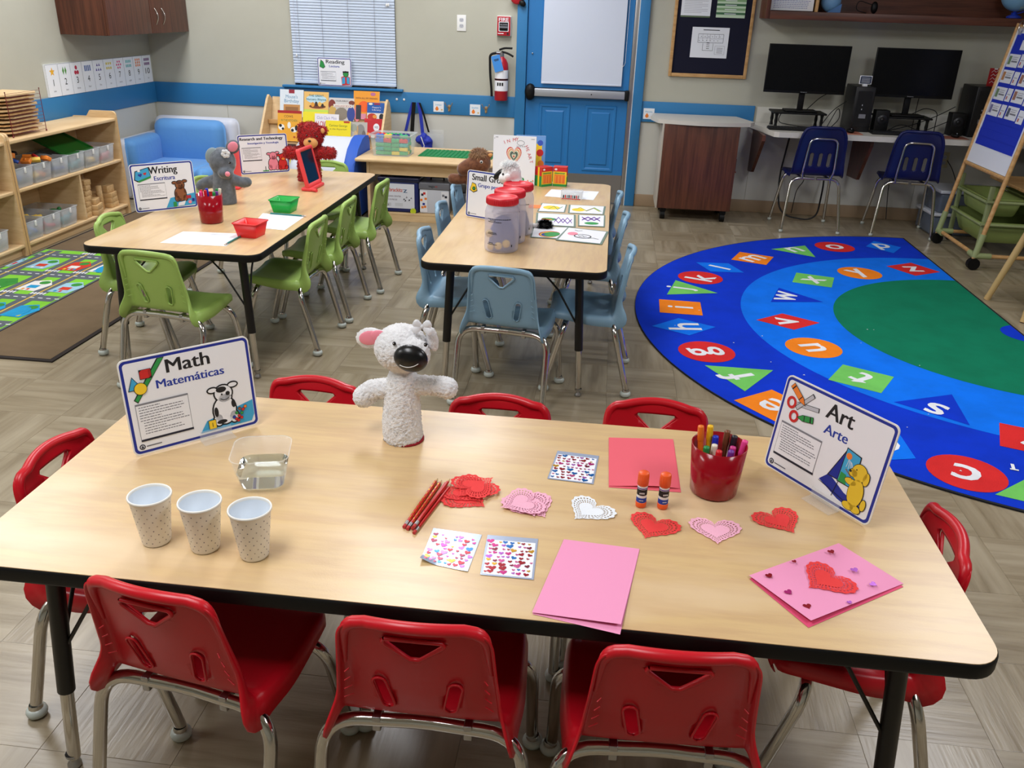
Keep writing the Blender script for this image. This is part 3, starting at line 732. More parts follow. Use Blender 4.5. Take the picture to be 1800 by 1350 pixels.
g = G(); g.loft([brow(0, .036, 0.001, .020), brow(0, .044, .008, .022), brow(0, .052, .040, .024), brow(0, .058, .080, .026), brow(0, .0592, .0805, .026), brow(0, .0575, .0795, .026), brow(0, .0505, .040, .024), brow(0, .043, .010, .022)], CLEAR, True, False)
g.poly(rrect(0, 0, .044, .044, .022, 6), CLEAR, .009)
g.loft([brow(0, .058, .080, .026), brow(0, .0605, .081, .027), brow(0, .0605, .0795, .027)], mat('clear_rim', (240, 246, 248), .1, alpha=.25), True, False)
g.obj('bowl_wall', t)
g = G(); g.loft([brow(0, .043, .0105, .021), brow(0, .0498, .040, .023), brow(0, .0500, .0415, .023)], mat('water', (235, 246, 245), .02, trans=1.0, ior=1.33), True, True); g.obj('water', t)

# ---------------------------------------------------------------- white plush puppet
PLW = mat('white_terry', (240, 240, 242), .95, sheen=.6, bump=(420, .8), bd=.003)
PLPINK = mat('pink_satin', (240, 140, 158), .5, sheen=.4)
PBLK = mat('black_satin', (8, 9, 12), .28)
LY = 1.744; lb = at(706, 776, TH)
def L(px, py, dy=0): q = aty(px, py, LY+dy); return (q.x-lb.x, dy, q.z-TH)
t = thing('hand_puppet', 'white terry animal hand puppet with big black muzzle and pink ears', 'puppet', (lb.x, LY, TH), 0, 'animal hand puppets')
sh = [('c', [(0.0, 0, .012), (-.002, 0, .05), (.0, 0, .11), (.002, 0, .150)], [.047, .046, .041, .036]),
      ('e', L(706, 612), (.062, .055, .056)), ('e', L(722, 622, -.028), (.044, .034, .038)),
      ('c', [(0, 0, .135), L(655, 685), L(640, 697)], [.024, .024, .026]), ('c', [(0, 0, .140), L(770, 678), L(786, 682)], [.024, .023, .025])]
body = blob('plush_body', PLW, sh, .0032, t, 3, .0034, 300, .0012, 3)
def clipz(o, z):
    for v in o.data.vertices:
        if v.co.z < z: v.co.z = z
clipz(body, .001)
g = G(); R = Matrix.Rotation(.15, 3, 'Y'); c = Vector(L(722, 630, -.050)); g.ell(c, (.0385, .022, .0315), PBLK, 28, 18, R); o = g.obj('muzzle', t)
g = G(); P = []
for k in range(9):
    u = -1+2*k/8; x = u*.021; z = -.007-.006*(1-u*u)+.003*u; y = -.0222*sqrt(max(0, 1-(x/.0385)**2-(z/.0315)**2)); P.append(c+Vector((x, y-.0004, z)))
g.tube(P, .0008, WHITE, 6); g.obj('stitched_smile', o)
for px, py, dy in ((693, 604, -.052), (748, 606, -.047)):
    g = G(); c = Vector(L(px, py, dy)); g.ell(c, (.0042, .003, .0048), PBLK, 12, 8); g.ell(c+Vector((-.001, -.0028, .0015)), .0010, WHITE, 8, 6); g.obj('eye', t)  # highlight built in as a tiny white bead on each eye
R = Matrix.Rotation(-.25, 3, 'Y')
ea = blob('ear', PLW, [('e', L(650, 594, 0), (.034, .010, .025), R), ('e', L(664, 592, .0), (.030, .012, .015), R)], .0035, t, 3, .002, 330, .0010, 5)
g = G(); g.ell(L(650, 594, -.009), (.026, .004, .017), PLPINK, 20, 8, R); g.ell(L(664, 590, -.011), (.018, .004, .013), PLPINK, 20, 8, R); g.obj('ear_lining', ea)
ea = blob('ear', PLW, [('e', L(760, 596, 0), (.013, .012, .030), Matrix.Rotation(-.2, 3, 'Y'))], .0035, t, 3, .002, 330, .0010, 6)
RIB = mat('sheer_ribbon', (244, 246, 250), .4, alpha=.7)
g = G(); bc = Vector(L(742, 574, -.02))
for a, L_ in ((.5, .024), (2.6, .022), (-.5, .026), (3.6, .024)):
    d = Vector((cos(a), -.2, sin(a))); n_ = Vector((-sin(a), 0, cos(a)))
    g.loft([[bc+d*L_*s+n_*w*cos(2*pi*j/8)+Vector((0, 1, 0))*w*.5*sin(2*pi*j/8) for j in range(8)] for s, w in ((0, .002), (.3, .007), (.7, .010), (.95, .007), (1, .001))], RIB)
g.ell(bc, .005, RIB, 10, 8); g.obj('ribbon_bow', t)
g = G(); g.lathe([(.043, 0.0006), (.044, 0.0006), (.044, .005), (.040, .006)], mat('dark_red_felt', (150, 20, 34), .9), 24, (.006, -.001, 0)); g.obj('hem', t)

# ---------------------------------------------------------------- pencils
def pencil0():
    t = thing('pencil', 'x', 'pencil'); r = .0037
    hexa = lambda y, rr: [(rr*cos(pi/3*k), y, rr*sin(pi/3*k)+r) for k in range(6)]
    g = G(); g.loft([hexa(.014, r), hexa(.176, r)], mat('red_lacquer', (196, 28, 26), .3), False); b = g.obj('body', t)
    g = G(); g.loft([hexa(.176, r), hexa(.188, .0012)], BLOCKW, False, False); g.loft([hexa(.188, .0012), hexa(.191, .0003)], INK, False, False); g.obj('tip', t)
    g = G(); g.tube([(0, .002, r), (0, .0145, r)], .0038, STEEL, 12); g.obj('ferrule', t)
    g = G(); g.tube([(0, -.006, r), (0, -.004, r), (0, .003, r)], .0034, mat('eraser_red', (196, 60, 60), .8), 12); g.obj('eraser', t)
    return t, b
pn, pbody = pencil0(); GOLD = mat('gold_foil', (240, 196, 60), .25, .6)
g = G()
for k in range(10):
    for s in (1, 2):
        a = pi/3*s-pi/6; c = Vector((.00335*cos(a), .022+k*.0155+(.007 if s == 2 else 0), .0037+.00335*sin(a))); u = Vector((-sin(a), 0, cos(a)))
        P = [c+Vector((cos(a), 0, sin(a)))*.0002+u*.0017*cos(2*pi*j/8)+Vector((0, 1, 0))*.0022*sin(2*pi*j/8) for j in range(8)]
        g.add(P, [tuple(range(8))], GOLD); 
dots = g.obj('foil_dots', pbody)
p0, p1 = at(712, 927, TH), at(770, 843, TH); dv = (p1-p0).normalized(); nv = Vector((dv.y, -dv.x, 0)); ang = atan2(dv.y, dv.x)-pi/2
pn.location = p0+nv*.000+Vector((0, 0, .0005)); pn.rotation_euler = (0, 0, ang); pn['label'] = 'red pencil with gold dots, leftmost of the bundle'; pn['group'] = 'bundle of red pencils'
dup(pn, p0+nv*.0088+Vector((0, 0, .0005))-dv*.004, ang-.01, 'red pencil with gold dots, second from the left of the bundle', 'bundle of red pencils')
ch = [o for o in pbody.children]
for k, (off, dz, dl, da, lab) in enumerate(((.0178, 0, .0, -.03, 'plain red pencil in the middle of the bundle'), (.0262, 0, -.013, -.05, 'plain red pencil at the right side of the bundle'), (.0221, .0068, -.004, -.04, 'plain red pencil lying on top of the other pencils'))):
    q = dup(pn, p0+nv*off+dv*dl+Vector((0, 0, .0005+dz)), ang+da, lab, 'bundle of red pencils')
    for b in list(q.children):
        for d_ in list(b.children): bpy.data.objects.remove(d_)

# ---------------------------------------------------------------- doilies, cards, stickers
DR = mat('doily_red', (232, 56, 56), .8); DP = mat('doily_pink', (242, 178, 202), .8); DW = mat('doily_white', (232, 238, 244), .8)
def doily_geo(g, m, s=.052, z=0.0, bend=.0, cx=0, cy=0, rot=0):
    n = 96
    def H(k, scal=0.0):
        P = []
        for i in range(n):
            t_ = 2*pi*i/n; q = k
            if scal and i % 4 < 2: q = k+scal
            x = 16*sin(t_)**3/17*1.04; y = (13*cos(t_)-5*cos(2*t_)-2*cos(3*t_)-cos(4*t_)+2)/17
            x, y = x*q*s, (y*q+.02*(1-q))*s; zz = z+bend*(x*x+y*y)
            P.append((cx+x*cos(rot)-y*sin(rot), cy+x*sin(rot)+y*cos(rot), zz))
        return P
    def band(a, b, step=None):
        A, B = H(a), H(b); vs = A+B
        g.add(vs, [(i, (i+1) % n, n+(i+1) % n, n+i) for i in range(n) if step is None or i % step == 0], m)
    c = H(.55); g.add(c, [tuple(range(n))], m); band(.55, .62, 2); band(.62, .66); band(.66, .72, 2); band(.72, .80); band(.80, .87, 2); band(.87, .94)
    A, B = H(.94), H(.97, .05); g.add(A+B, [(i, (i+1) % n, n+(i+1) % n, n+i) for i in range(n)], m)
_dz = [0]
def doily(pc, pt, m, lab, cat='doily', z=None, group='heart doilies', bend=.6, size=.053):
    c = at(*pc, TH); q = at(*pt, TH); rot = atan2(q.x-c.x, -(q.y-c.y)); g = G(); doily_geo(g, m, size, 0, bend)
    o = g.obj('heart_doily'); o.location = (c.x, c.y, TH+(z or .0012)); o.rotation_euler = (0, 0, rot); return tag(o, lab, 'doily', group)
doily((824, 878), (868, 900), DR, 'red heart doily at the bottom of the red pile beside the pencils', z=.0010, group='pile of red doilies')
doily((822, 868), (862, 896), DR, 'red heart doily second from the bottom of the red pile', z=.0030, group='pile of red doilies')
doily((832, 862), (800, 880), DR, 'red heart doily under the topmost one of the red pile', z=.0050, group='pile of red doilies')
doily((838, 857), (874, 842), DR, 'topmost red heart doily of the red pile beside the pencils', z=.0072, group='pile of red doilies')
doily((938, 892), (960, 912), DP, 'lowest pink heart doily of the pink pile, showing at its right', z=.0010, group='pile of pink doilies')
doily((928, 890), (940, 911), DP, 'pink heart doily in the middle of the pink pile', z=.0030, group='pile of pink doilies')
doily((914, 888), (872, 898), DP, 'topmost pink heart doily of the pink pile, at its left', z=.0050, group='pile of pink doilies')
doily((1034, 899), (1000, 920), DW, 'white heart doily lying beside the pink pile')
doily((1147, 928), (1130, 953), DR, 'red heart doily lying in front of the glue sticks')
doily((1258, 935), (1262, 960), DP, 'single pink heart doily lying in front of the marker cup')
doily((1371, 918), (1402, 944), DR, 'red heart doily lying next to the foot of the art sign', z=.002)

CRD = mat('card_red', (230, 92, 108), .7); CPK = mat('card_pink', (238, 152, 192), .7); CPD = mat('card_pink_inside', (226, 78, 120), .7)
def folded(name, lab, P, m, under, lift, m2=None, grp='folded paper cards', cat='card'):
    c = sum((at(*p, TH) for p in P), Vector())/4
    t = thing(name, lab, cat, (c.x, c.y, TH), 0, grp); W = [at(*p, TH)-c for p in P]; U = [at(*p, TH)-c for p in under]
    for q in W+U: q.z = 0
    g = G(); grid_sheet(g, quad_fn(*U, lambda u, v: .0008), 8, 8, m2 or m); g.obj('back_sheet', t)
    g = G(); grid_sheet(g, quad_fn(*W, lambda u, v: .0016+lift(u, v)), 14, 14, m); g.obj('front_sheet', t); return t, c
folded('folded_paper', 'red folded paper lying behind the two glue sticks', [(1070, 770), (1183, 773), (1194, 860), (1070, 855)], CRD, [(1070, 771), (1184, 776), (1197, 866), (1070, 857)], lambda u, v: .007*v*v*u*sin(pi*u*.9+.3), CRD)
folded('folded_paper', 'plain pink folded paper hanging slightly over the front edge of the table', [(991, 949), (1124, 966), (1091, 1104), (935, 1079)], CPK, [(991, 950), (1124, 968), (1090, 1116), (936, 1080)], lambda u, v: .005*v*v*(.3+u), CPK)
cd, cc = folded('decorated_card', 'pink folded card decorated with a red doily and small heart stickers', [(1474, 956), (1588, 1027), (1424, 1098), (1316, 1015)], CPK, [(1474, 957), (1588, 1032), (1421, 1104), (1317, 1018)], lambda u, v: .004*u*v+.003*v, CPD)
def on_card(px, py): q = at(px, py, TH+.004); return q.x-cc.x, q.y-cc.y
x, y = on_card(1450, 1022); x2, y2 = on_card(1405, 1043); g = G(); doily_geo(g, DR, .052, .0072, 0, x, y, atan2(x2-x, -(y2-y))); g.obj('glued_doily', cd)
HRED = mat('foil_red', (160, 16, 36), .25, .5); HPUR = mat('foil_purple', (176, 92, 196), .25, .5); HMAG = mat('foil_magenta', (196, 44, 130), .25, .5)
for k, (px, py, m, s, r) in enumerate(((1461, 973, HRED, .0075, .4), (1396, 990, HRED, .005, .5), (1352, 1015, HRED, .0075, .5), (1386, 1044, HMAG, .008, .6), (1419, 1069, HRED, .008, .3), (1502, 1005, HPUR, .008, .4), (1535, 1030, HPUR, .0075, .9), (1493, 1062, HPUR, .005, .4))):
    x, y = on_card(px, py); g = G(); g.poly(heart(x, y, s, r), m, .0078, .0004); g.obj('heart_sticker', cd)
HM = [HRED, HMAG, HPUR, HMAG, HRED, mat('foil_rose', (206, 90, 150), .25, .5), mat('foil_gold', (212, 160, 40), .25, .6), mat('foil_blue', (30, 110, 190), .25, .5), mat('foil_wine', (130, 30, 60), .25, .5)]
STK = mat('sticker_backing', (176, 190, 216), .22, .35)
def stickers(P, lab, seed, shiny=False, hd=None):
    c = sum((at(*p, TH) for p in P), Vector())/4; W = [at(*p, TH)-c for p in P]
    for q in W: q.z = 0
    t = thing('sticker_sheet', lab, 'sticker sheet', (c.x, c.y, TH), 0, 'heart sticker sheets'); rnd = random.Random(seed)
    curl = (lambda u, v: .0012+(.010*max(0, v-.8)*max(0, .3-u)*15+.004*max(0, v-.85)*8*max(0, u-.8) if shiny else .0))
    f = quad_fn(*W, curl); g = G(); grid_sheet(g, f, 12, 12, STK); g.obj('backing_sheet', t)
    if not shiny:
        g = G(); grid_sheet(g, quad_fn(f(.04, .12), f(.96, .12), f(.96, .97), f(.04, .97), lambda u, v: .0002), 2, 2, PW); g.obj('white_area', t)
    g = G(); ux = (f(1, .5)-f(0, .5)).normalized(); rx = atan2(ux.y, ux.x)
    for r in range(9):
        k = 0; x = .08+.03*rnd.random()
        while x < .93:
            big = rnd.random(); s = (.0032+.0052*big*big)*(1 if not shiny else .95); y = .17+r*.093+.02*(rnd.random()-.5)
            if shiny and rnd.random() < .25: x += .1; continue
            p = f(min(x, .94), min(y, .95)); g.poly(heart(p.x, p.y, s, rx+rnd.uniform(-.5, .5), 16), rnd.choice(HM), p.z+.0006+.0001*(k % 3)); k += 1; x += s*22+.018
    g.obj('heart_stickers', t)['kind'] = 'stuff'
stickers([(762, 929), (847, 941), (822, 1006), (738, 988)], 'shiny heart sticker sheet with curled corners, partly used, beside the pencils', 5, True)
stickers([(857, 941), (946, 948), (938, 1020), (844, 1011)], 'full heart sticker sheet lying left of the pink folded paper', 8)
stickers([(980, 793), (1053, 802), (1043, 852), (962, 842)], 'full heart sticker sheet lying left of the red folded paper', 11)

# ---------------------------------------------------------------- glue sticks
GO = mat('orange_cap', (240, 92, 30), .4)
def glue():
    t = thing('glue_stick', 'x', 'glue stick'); g = G(); g.lathe([(0, 0.0006), (.0105, .0006), (.0112, .002), (.0112, .012), (.0098, .013)], GO, 20); g.obj('base_knob', t)
    g = G(); g.lathe([(.0104, .012), (.0104, .054)], WHITE, 24, cap=True); g.lathe([(.0106, .013), (.0106, .024)], flat((24, 60, 160)), 24); g.lathe([(.0106, .030), (.0106, .044)], flat((22, 22, 24)), 24)
    g.lathe([(.0107, .045), (.0107, .0475)], flat((90, 60, 140)), 24); g.obj('label_wrap', t)
    g = G()
    for k in range(6): g.box(-.0055+k*.0018, -.0044+k*.0018, -.0109, -.0106, .034, .0375, WHITE)
    for k in range(5): g.box(-.005+k*.0018, -.0039+k*.0018, -.0109, -.0106, .0175, .0195, WHITE)
    g.obj('lettering', t)
    g = G(); g.lathe([(.0098, .052), (.0116, .0525), (.0112, .079), (.0100, .0805), (0, .0805)], GO, 20)
    for k in range(16): a = 2*pi*k/16; g.tube([(.0112*cos(a), .0112*sin(a), .056), (.0110*cos(a), .0110*sin(a), .076)], .0006, GO, 4)
    g.obj('cap', t); return t
gl = glue(); gl.location = at(1126, 889, TH+.0003); gl['label'] = 'left one of the two standing glue sticks with orange caps'; gl['group'] = 'standing glue sticks'
dup(gl, at(1164, 892, TH+.0003), .3, 'right one of the two standing glue sticks, next to the marker cup')

# ---------------------------------------------------------------- red cups of markers
REDCUP = mat('translucent_red', (178, 8, 32), .14, trans=.35, ior=1.3, coat=.4)
def markercup(p, z, lab, h=.114, r0=.050, r1=.0585):
    o = at(*p, z+.0004); g = G()
    g.lathe([(.0, .001), (r0-.004, .001), (r0, .004), (r1, h), (r1-.0022, h), (r0-.002, .006), (0, .006)], REDCUP, 36)
    m = g.obj('marker_cup'); m.location = o; tag(m, lab, 'cup', 'translucent red marker cups'); return o
def marker0():
    t = thing('marker', 'x', 'marker'); g = G(); g.lathe([(0, 0), (.0055, 0), (.0058, .003), (.0058, .076)], WHITE, 14); g.obj('barrel', t)
    g = G(); g.lathe([(.0066, .074), (.0070, .076), (.0067, .104), (.0062, .107), (.0, .1075)], mat('marker_cap', (240, 120, 30), .35), 14); g.obj('cap', t)
    return t
mk0 = marker0(); mk0_used = [False]
COLS = {'orange': (240, 120, 30), 'yellow': (248, 196, 30), 'blue': (24, 50, 190), 'black': (30, 26, 36), 'pink': (238, 70, 150), 'purple': (110, 50, 150), 'red': (210, 30, 40), 'green': (30, 140, 70), 'brown': (120, 70, 40), 'magenta': (200, 50, 130), 'white': (236, 226, 206)}
def markers(o, spec, lab, grp):
    for name, a, r, dz, lean in spec:
        cm = mat('marker_cap_'+name, COLS[name], .35); q = Vector((o.x+r*cos(a), o.y+r*sin(a), o.z+.0065+max(0, dz-.006)))
        if mk0_used[0]: m = dup(mk0)
        else: m = mk0; mk0_used[0] = True
        m.location = q; m.rotation_euler = (lean*-sin(a), lean*cos(a), 0)
        k_ = markers.seen.get((lab, name), 0); markers.seen[(lab, name)] = k_+1; m['label'] = f'{"second " if k_ else ""}{name}-capped marker standing in the {lab}'; m['group'] = grp
        for c in m.children:
            if c.name.startswith('cap'): c.material_slots[0].link = 'OBJECT'; c.material_slots[0].material = cm
            elif dz > .01: c.material_slots[0].link = 'OBJECT'; c.material_slots[0].material = cm
markers.seen = {}
o = markercup((1253, 862), TH, 'translucent red cup of markers at the right of the front table')
markers(o, [('orange', 2.6, .036, .034, .10), ('yellow', 2.1, .032, .032, .05), ('blue', 1.9, .018, .014, .03), ('black', .7, .034, .014, .10), ('pink', .2, .040, .014, .14), ('brown', 1.1, .034, .020, .08),
            ('magenta', -.3, .022, -.002, .06), ('purple', -.9, .030, -.002, .04), ('red', -1.7, .028, -.003, .03), ('green', -2.6, .030, -.004, .03), ('white', 3.6, .012, -.004, 0)], 'front table cup', 'markers in the front table cup')

# ---------------------------------------------------------------- left (writing) table
def d_writing(g):
    g.M = g.M @ Matrix.Translation((0, 0, 0))
    g.poly([(.014, .150), (.022, .190), (.085, .205), (.092, .160), (.030, .140)], INK, .0014); g.poly([(.018, .152), (.025, .187), (.083, .202), (.089, .164), (.031, .146)], LBLUE, .0018)
    g.poly([(.030, .146), (.089, .164), (.091, .156), (.034, .138)], GRN, .0022); g.poly(heart(.044, .170, .010, .2), TITLEBLUE, .0022); g.poly(heart(.066, .175, .008, .2), RED, .0022); g.rect(.035, .186, .046, .196, PW, .0022)
    g.poly([(.140, .010), (.280, .014), (.283, .070), (.165, .055)], LBLUE, .0012)
    quadru(g, .215, .040, .10, BRN, flat((90, 50, 30)), .0016); 
    g.rect(.175, .012, .190, .035, GRN, .003); g.poly([(.200, .030), (.235, .036), (.225, .016), (.195, .014)], PW, .003); g.rect(.240, .045, .262, .060, flat((180, 40, 60)), .003); g.circ(.254, .028, .008, PNK, .003); g.rect(.265, .030, .277, .044, SIGNBLUE, .003)
sign('writing_sign', 'writing sign with brown animal picture standing at the near left of the left table', at(243, 376, T1H), at(346, 365, T1H), 'Writing', 'Escritura', d_writing, .29, .45, .36, .33, .034, .08, (.026, .055, .150, .130), stand='back')
def d_research(g):
    quadru(g, .195, .022, .105, PNK, PUR, .0016, 1, False); quadru(g, .250, .020, .095, RED, RED, .0030, 1, False); g.circ(.255, .078, .010, ORG, .0048, .007)
    g.rect(.130, .012, .165, .018, GRN, .0014); g.rect(.145, .018, .149, .040, INK, .0014)
sign('research_sign', 'research and technology sign standing behind the grey mouse puppet on the left table', at(423, 309, T1H), at(511, 303, T1H), 'Research and Technology', 'Investigación y Tecnología', d_research, .05, .86, .20, .62, .017, .08, (.020, .075, .130, .150), stand='back')

def puppet(name, label, px, py, z, th, shapes, mtl, seed, vox=.005, sm=5, bump=.0, rand=.0):
    b = at(px, py, th); t = thing(name, label, 'puppet', (b.x, b.y, th), 0, 'animal hand puppets')
    def Q(x, y, dy=0.0): q = aty(x, y, b.y+dy); return Vector((q.x-b.x, dy, q.z-th))
    o = blob('plush_body', mtl, shapes(Q), vox, t, sm, bump, 260, rand, seed); clipz(o, .001)
    for v in o.data.vertices: pass
    return t, Q, o
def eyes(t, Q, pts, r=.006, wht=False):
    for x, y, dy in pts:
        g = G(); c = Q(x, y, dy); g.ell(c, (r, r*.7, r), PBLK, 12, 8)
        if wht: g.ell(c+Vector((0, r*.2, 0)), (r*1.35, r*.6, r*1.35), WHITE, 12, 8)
        g.ell(c+Vector((-r*.3, -r*.6, r*.35)), r*.25, WHITE, 6, 4); g.obj('eye', t)  # last white bead is a modelled glint on the eye
GRYP = mat('grey_plush', (108, 114, 122), .95, var=((92, 98, 106), (40, 40, 40), .4, .6), sheen=.5)
t, Q, o = puppet('hand_puppet', 'grey mouse hand puppet with pink nose and pink lined ear on the left table', 397, 357, 0, T1H, lambda Q: [
    ('c', [(0, 0, .01), (0, 0, .09), (0, 0, .15)], [.056, .054, .044]), ('e', Q(391, 284), (.066, .060, .070)), ('e', Q(397, 303, -.03), (.036, .045, .030)),
    ('c', [(0.0, 0, .13), Q(428, 321), Q(434, 320)], [.032, .026, .025]), ('c', [(0, 0, .12), Q(362, 322), Q(354, 327)], [.034, .030, .028])], GRYP, 2, .0055, 5, .0016)
g = G(); g.ell(Q(400, 306, -.072), (.0125, .010, .0125), PLPINK, 14, 10); g.obj('nose', t)
R = Matrix.Rotation(.5, 3, 'Y'); ea = G(); ea.ell(Q(373, 274, -.02), (.034, .012, .042), mat('grey_velour', (138, 152, 156), .8, sheen=.5), 22, 12, R); ea.obj('ear', t)
R = Matrix.Rotation(-.6, 3, 'Y'); ea = G(); ea.ell(Q(409, 258, .0), (.038, .013, .032), GRYP, 22, 12, R); e_ = ea.obj('ear', t); g = G(); g.ell(Q(409, 258, -.010), (.029, .006, .023), PLPINK, 20, 8, R); g.obj('ear_lining', e_)
g = G(); bc = Q(397, 270, -.045)
for a in (.3, 1.2, 2.2, 3.4, 4.4, 5.4): g.ell(bc+Vector((cos(a)*.014, -.004, sin(a)*.012)), (.011, .006, .010), RIB, 10, 6)
g.obj('ribbon_bow', t)
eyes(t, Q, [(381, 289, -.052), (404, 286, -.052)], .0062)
RFUR = mat('red_fur', (190, 16, 20), .9, sheen=.5, var=((150, 8, 14), (60, 60, 60), .4, .6)); TANV = mat('tan_velour', (222, 160, 92), .85, sheen=.4)
t, Q, o = puppet('hand_puppet', 'shaggy red bear hand puppet with tan muzzle standing behind the tablet', 545, 317, 0, T1H, lambda Q: [
    ('c', [(0, 0, .01), (0, 0, .09), (0, 0, .17)], [.062, .060, .050]), ('e', Q(546, 238), (.070, .060, .072)), ('e', Q(531, 223), (.022, .018, .024)), ('e', Q(569, 229), (.022, .018, .024)),
    ('c', [(0, 0, .16), Q(515, 269), Q(508, 268)], [.034, .031, .032]), ('c', [(0, 0, .16), Q(575, 269), Q(581, 269)], [.034, .031, .032])], RFUR, 4, .006, 4, .002)
tufts('shaggy_pile', RFUR, o, 9000, .011, t, .0016, 4)
g = G(); g.ell(Q(546, 251, -.052), (.041, .026, .030), TANV, 22, 14); m_ = g.obj('muzzle', t); g = G(); g.ell(Q(544, 248, -.078), (.009, .007, .006), PBLK, 12, 8); g.obj('nose', t)
g = G(); g.ell(Q(532, 224, -.018), (.014, .006, .015), TANV, 14, 8); g.ell(Q(567, 230, -.018), (.012, .006, .015), TANV, 14, 8); g.obj('ear_lining', t)
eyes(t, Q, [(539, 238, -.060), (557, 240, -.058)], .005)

cc_ = at(417, 329, T1H); t = thing('tablet_cover', 'red rubber cover standing edge-on behind the grey mouse puppet', 'case', (cc_.x, cc_.y, T1H), .15); CASE = mat('coral_rubber', (232, 66, 70), .5)
g = G(); g.box(-.012, .012, -.07, .07, .0006, .205, CASE, .006); g.obj('cover_shell', t); g = G(); g.box(-.030, .030, -.075, .075, .0004, .014, CASE, .005); g.obj('cover_foot', t)
# tablet in a red case
p0, p1 = at(534, 339, T1H), at(566, 323, T1H); md_ = (p0+p1)/2; ang = atan2(p1.y-p0.y, p1.x-p0.x)
t = thing('tablet_in_case', 'tablet in a red rubber case leaning upright on the left table before the red bear', 'tablet', (md_.x, md_.y, T1H), ang)
CASE = mat('coral_rubber', (232, 66, 70), .5); hw_ = (p1-p0).length/2*.72; hh = .212
M = sheetM(-.02, (0, 0, .004)); M = M @ Matrix.Rotation(.0, 4, 'Z')
Ms = Matrix.Rotation(0, 4, 'Z') @ sheetM(.22, (0, -.01, .012))
g = G(); g.M = Ms
o_, i_ = rrect(0, hh/2, hw_, hh/2, .014, 5), rrect(0, hh/2+.004, hw_-.014, hh/2-.022, .006, 5)
g.loft([[(x, y, -.012) for x, y in o_], [(x, y, .004) for x, y in o_], [(x*.97, hh/2+(y-hh/2)*.985, .007) for x, y in o_], [(x, y, .007) for x, y in i_], [(x, y, .002) for x, y in i_]], CASE, True, False)
g.poly([(x, y) for x, y in reversed(o_)], CASE, -.012); g.obj('rubber_case', t)
g = G(); g.M = Ms; g.poly(i_, mat('dark_screen', (14, 30, 48), .12), .0025); g.obj('screen', t)
g = G(); g.box(-hw_, hw_, -.030, .030, .001, .018, CASE, .006); g.tube([(-hw_+.01, -.028, .010), (-hw_-.004, -.060, .010)], .009, CASE, 12); g.obj('case_foot', t)

REDT = mat('bin_red', (232, 40, 40), .35); GRNT = mat('bin_green', (20, 170, 66), .35)
def smallbin(px, py, lab, m, rz, s=.056, h=.062):
    t = thing('pencil_tray', lab, 'bin', at(px, py, T1H+.0004), rz, 'small square bins'); R_ = lambda s, z: [(x, y, z) for x, y in rrect(0, 0, s, s, .008, 4)]
    g = G(); g.loft([R_(s*.78, 0), R_(s, h), R_(s-.003, h), R_(s*.78-.003, .003)], m, True, False); g.poly(rrect(0, 0, s*.78, s*.78, .008, 4), m, .0006, .003)
    g.obj('bin_wall', t); g = G(); g.loft([R_(s+.002, h-.004), R_(s+.003, h+.001), R_(s-.001, h+.0015)], m, True, False); g.obj('rim', t)
smallbin(442, 414, 'small red square bin at the near right corner of the left table', REDT, -.12)
smallbin(501, 371, 'small green square bin behind the red one on the left table', GRNT, -.05)
o = markercup((373, 390), T1H, 'translucent red cup of markers on the left table next to the writing sign', .128, .050, .0575)
markers(o, [('red', 2.8, .038, .034, .08), ('blue', 2.2, .036, .038, .08), ('green', .9, .028, .040, .12), ('white', .5, .034, .044, .14), ('purple', 0, .032, .034, .05), ('pink', 3.5, .032, .032, .04), ('green', -.6, .036, .036, .06), ('red', 3.0, .018, .036, 0)], 'left table cup', 'markers in the left table cup')
def paper(name, lab, P, z, m=PAPER, lines=True, cat='paper'):
    c = sum((at(*p, z) for p in P), Vector())/4; W = [at(*p, z)-c for p in P]
    t = thing(name, lab, cat, (c.x, c.y, z+.0006), 0)
    for q in W: q.z = 0
    g = G(); f = quad_fn(*W); grid_sheet(g, f, 2, 2, m); g.obj('sheet', t)
    if lines:
        g = G()
        def seg(u0, v0, u1, w, mm):
            a, b = f(u0, v0), f(u1, v0); n = Vector((0, w, 0)); g.add([a, b, b+n, a+n], [(0, 1, 2, 3)], mm)
        for k, (u0, u1, v) in enumerate(((.10, .35, .10), (.45, .8, .14), (.50, .75, .19), (.1, .9, .4), (.1, .9, .6), (.1, .9, .8))): seg(u0, v, u1, .0025 if k < 3 else .0008, LGREY if k < 3 else flat((206, 212, 224)))
        for q in g.v: pass
        o = g.obj('printed_lines', t); o.location = (0, 0, .0006)
    return t
paper('writing_sheet', 'white writing sheet near the front of the left table, partly under the red bin', [(322, 407), (428, 411), (397, 433), (281, 427)], T1H)
paper('writing_sheet', 'white writing sheet in front of the green bin on the left table', [(462, 375), (535, 381), (500, 405), (440, 399)], T1H)
TEAL = mat('teal_lacquer', (40, 128, 124), .35)
def teal_pencil(a, b, lab):
    p, q = at(*a, T1H+.001), at(*b, T1H+.001); d = q-p; r = dup(pn, p, atan2(d.y, d.x)-pi/2, lab, 'teal pencils on the left table', {'red_lacquer': TEAL, 'eraser_red': flat((226, 214, 200))})
    for b_ in list(r.children):
        for e in list(b_.children): bpy.data.objects.remove(e)
teal_pencil((396, 431), (424, 416), 'teal pencil lying on the sheet beside the red bin')
teal_pencil((536, 381), (473, 376), 'teal pencil lying in front of the green bin')

